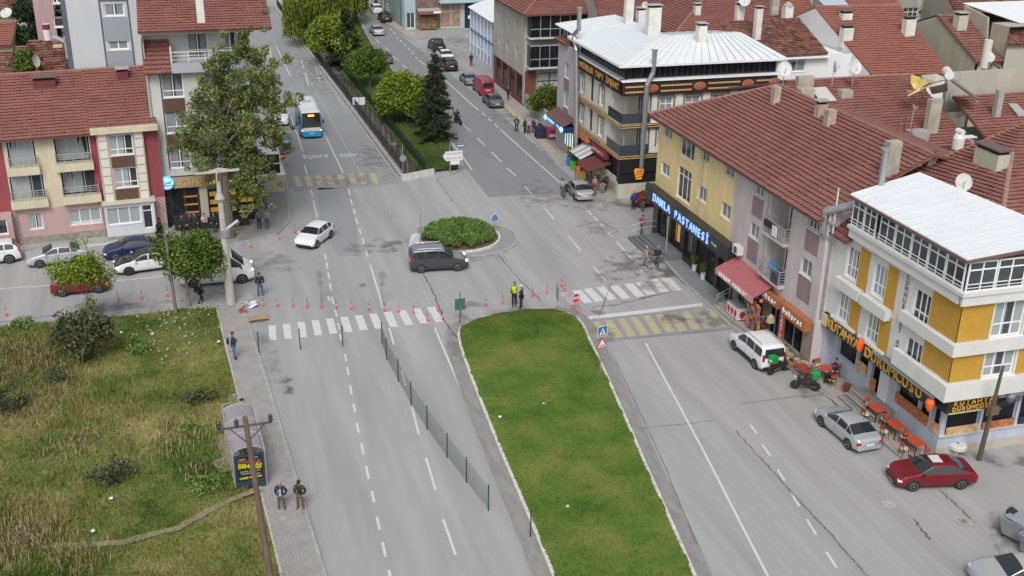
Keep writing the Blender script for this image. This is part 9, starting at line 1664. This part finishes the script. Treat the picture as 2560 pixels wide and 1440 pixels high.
for k in range(14): s_ = rr.uniform(.18, .34); x_, y_ = rr.uniform(-.5, .6), rr.uniform(-2.0, 1.4); MB().obox((x_, y_, s_*.5+.25*(k % 2)), (s_*.7, s_*.2, 0), (-s_*.2, s_, 0), (0, 0, s_*.4)).build('crate', P('goods_%d' % (k % 4), [(.28, .16, .08), (.35, .3, .22), (.2, .05, .04), (.42, .36, .25)][k % 4], .8), t)
t = thing('handcart', 'rusty red handcart frame at the kerb behind the white people carrier', 'handcart', (35.4, 81-26.5, .2)); MB().box(-.35, .35, -.55, .55, .55, .6).pipe([(-.35, -.55, 0), (-.35, -.55, .9), (.35, -.55, .9), (.35, -.55, 0)], .025, 6).pipe([(-.35, .55, 0), (-.35, .55, .9), (.35, .55, .9), (.35, .55, 0)], .025, 6).build('frame', P('cart_red', (.28, .05, .04), .6), t)
t = thing('railing', 'short steel handrail on the grocery steps at the black shop end', 'railing', (35.2, 81-15.0, .2)); MB().pipe([(-.1, .3, 0), (-.1, .3, .6), (.9, .3, 1.1), (.9, .3, 0)], .025, 6).pipe([(.4, .3, 0), (.4, .3, .85)], .025, 6).pipe([(-.1, .3, .35), (.9, .3, .8)], .02, 6).build('rail', offw, t)
t = thing('entrance_steps', 'beige slab steps in front of the grocery', 'steps', (35.5, 81-15.9, .2)); MB().box(-.4, .8, -1.0, .9, 0, .16).build('step', P('beige_slabs', (.33, .29, .25), .9, var=.12, vs=2), t); MB().box(.0, .8, -1.0, .9, .16, .32).build('step', P('beige_slabs', (.33, .29, .25), .9, var=.12, vs=2), t)
for (x, y, lab) in ((1662, 612, 'white pot with a small plant by the corner steps of the pastry shop'), (1735, 680, 'white pot on the slate sidewalk nearer the corner steps'), (1756, 702, 'white pot on the slate sidewalk nearer the red awning')):
    q = at(x, y); t = thing('plant_pot', lab, 'planter', (q.x, q.y, .13)); MB().lathe((0, 0, 0), [(.16, 0), (.2, .5), (.22, .5), (.18, .48)], 12).build('pot', P('pot_white', (.55, .55, .53), .5), t); crown(t, grn, [(0, 0, .95, .38)], .09, 1100, 'foliage')
# balcony things on the lilac wall
t = thing('laundry', 'white cloths hung over the upper balcony railing of the lilac wall', 'laundry', fd.W(b1[0]+1.6, 7.3, .5)); MB().obox((0, 0, .35), (.02, 0, 0), (0, .3, 0), (0, 0, .35)).build('cloth', swh, t); MB().obox((.1, .9, .55), (.15, 0, 0), (0, .5, 0), (0, 0, .2)).build('dark_cloth', cloth(BK), t, bevel=.03)
t = thing('balcony_clutter', 'bright blue chair and covered boxes on the lower lilac balcony', 'chair', fd.W(b2[0]+1.3, 4.2, .15)); MB().obox((0, 0, .8), (.22, 0, 0), (0, .25, 0), (0, 0, .2)).bar((0, -.2, .9), (0, -.2, 1.35), .04).bar((0, .2, .9), (0, .2, 1.35), .04).build('seat', P('chair_blue', (.03, .25, .5), .5), t); MB().box(-.3, .3, -1.2, -.4, 0, .8).build('boxes', cloth((.05, .05, .07)), t)
# water tanks, roof clutter near the mossy roofs
dish(0, 0, 0, at(1612, 20, 15.4), .3, 200, 10, 'small black and white vent cowl dish on the tall white chimney', .3)
for ob in list(bpy.data.objects):
    if ob.type == 'MESH' and ob.users == 0: bpy.data.objects.remove(ob)
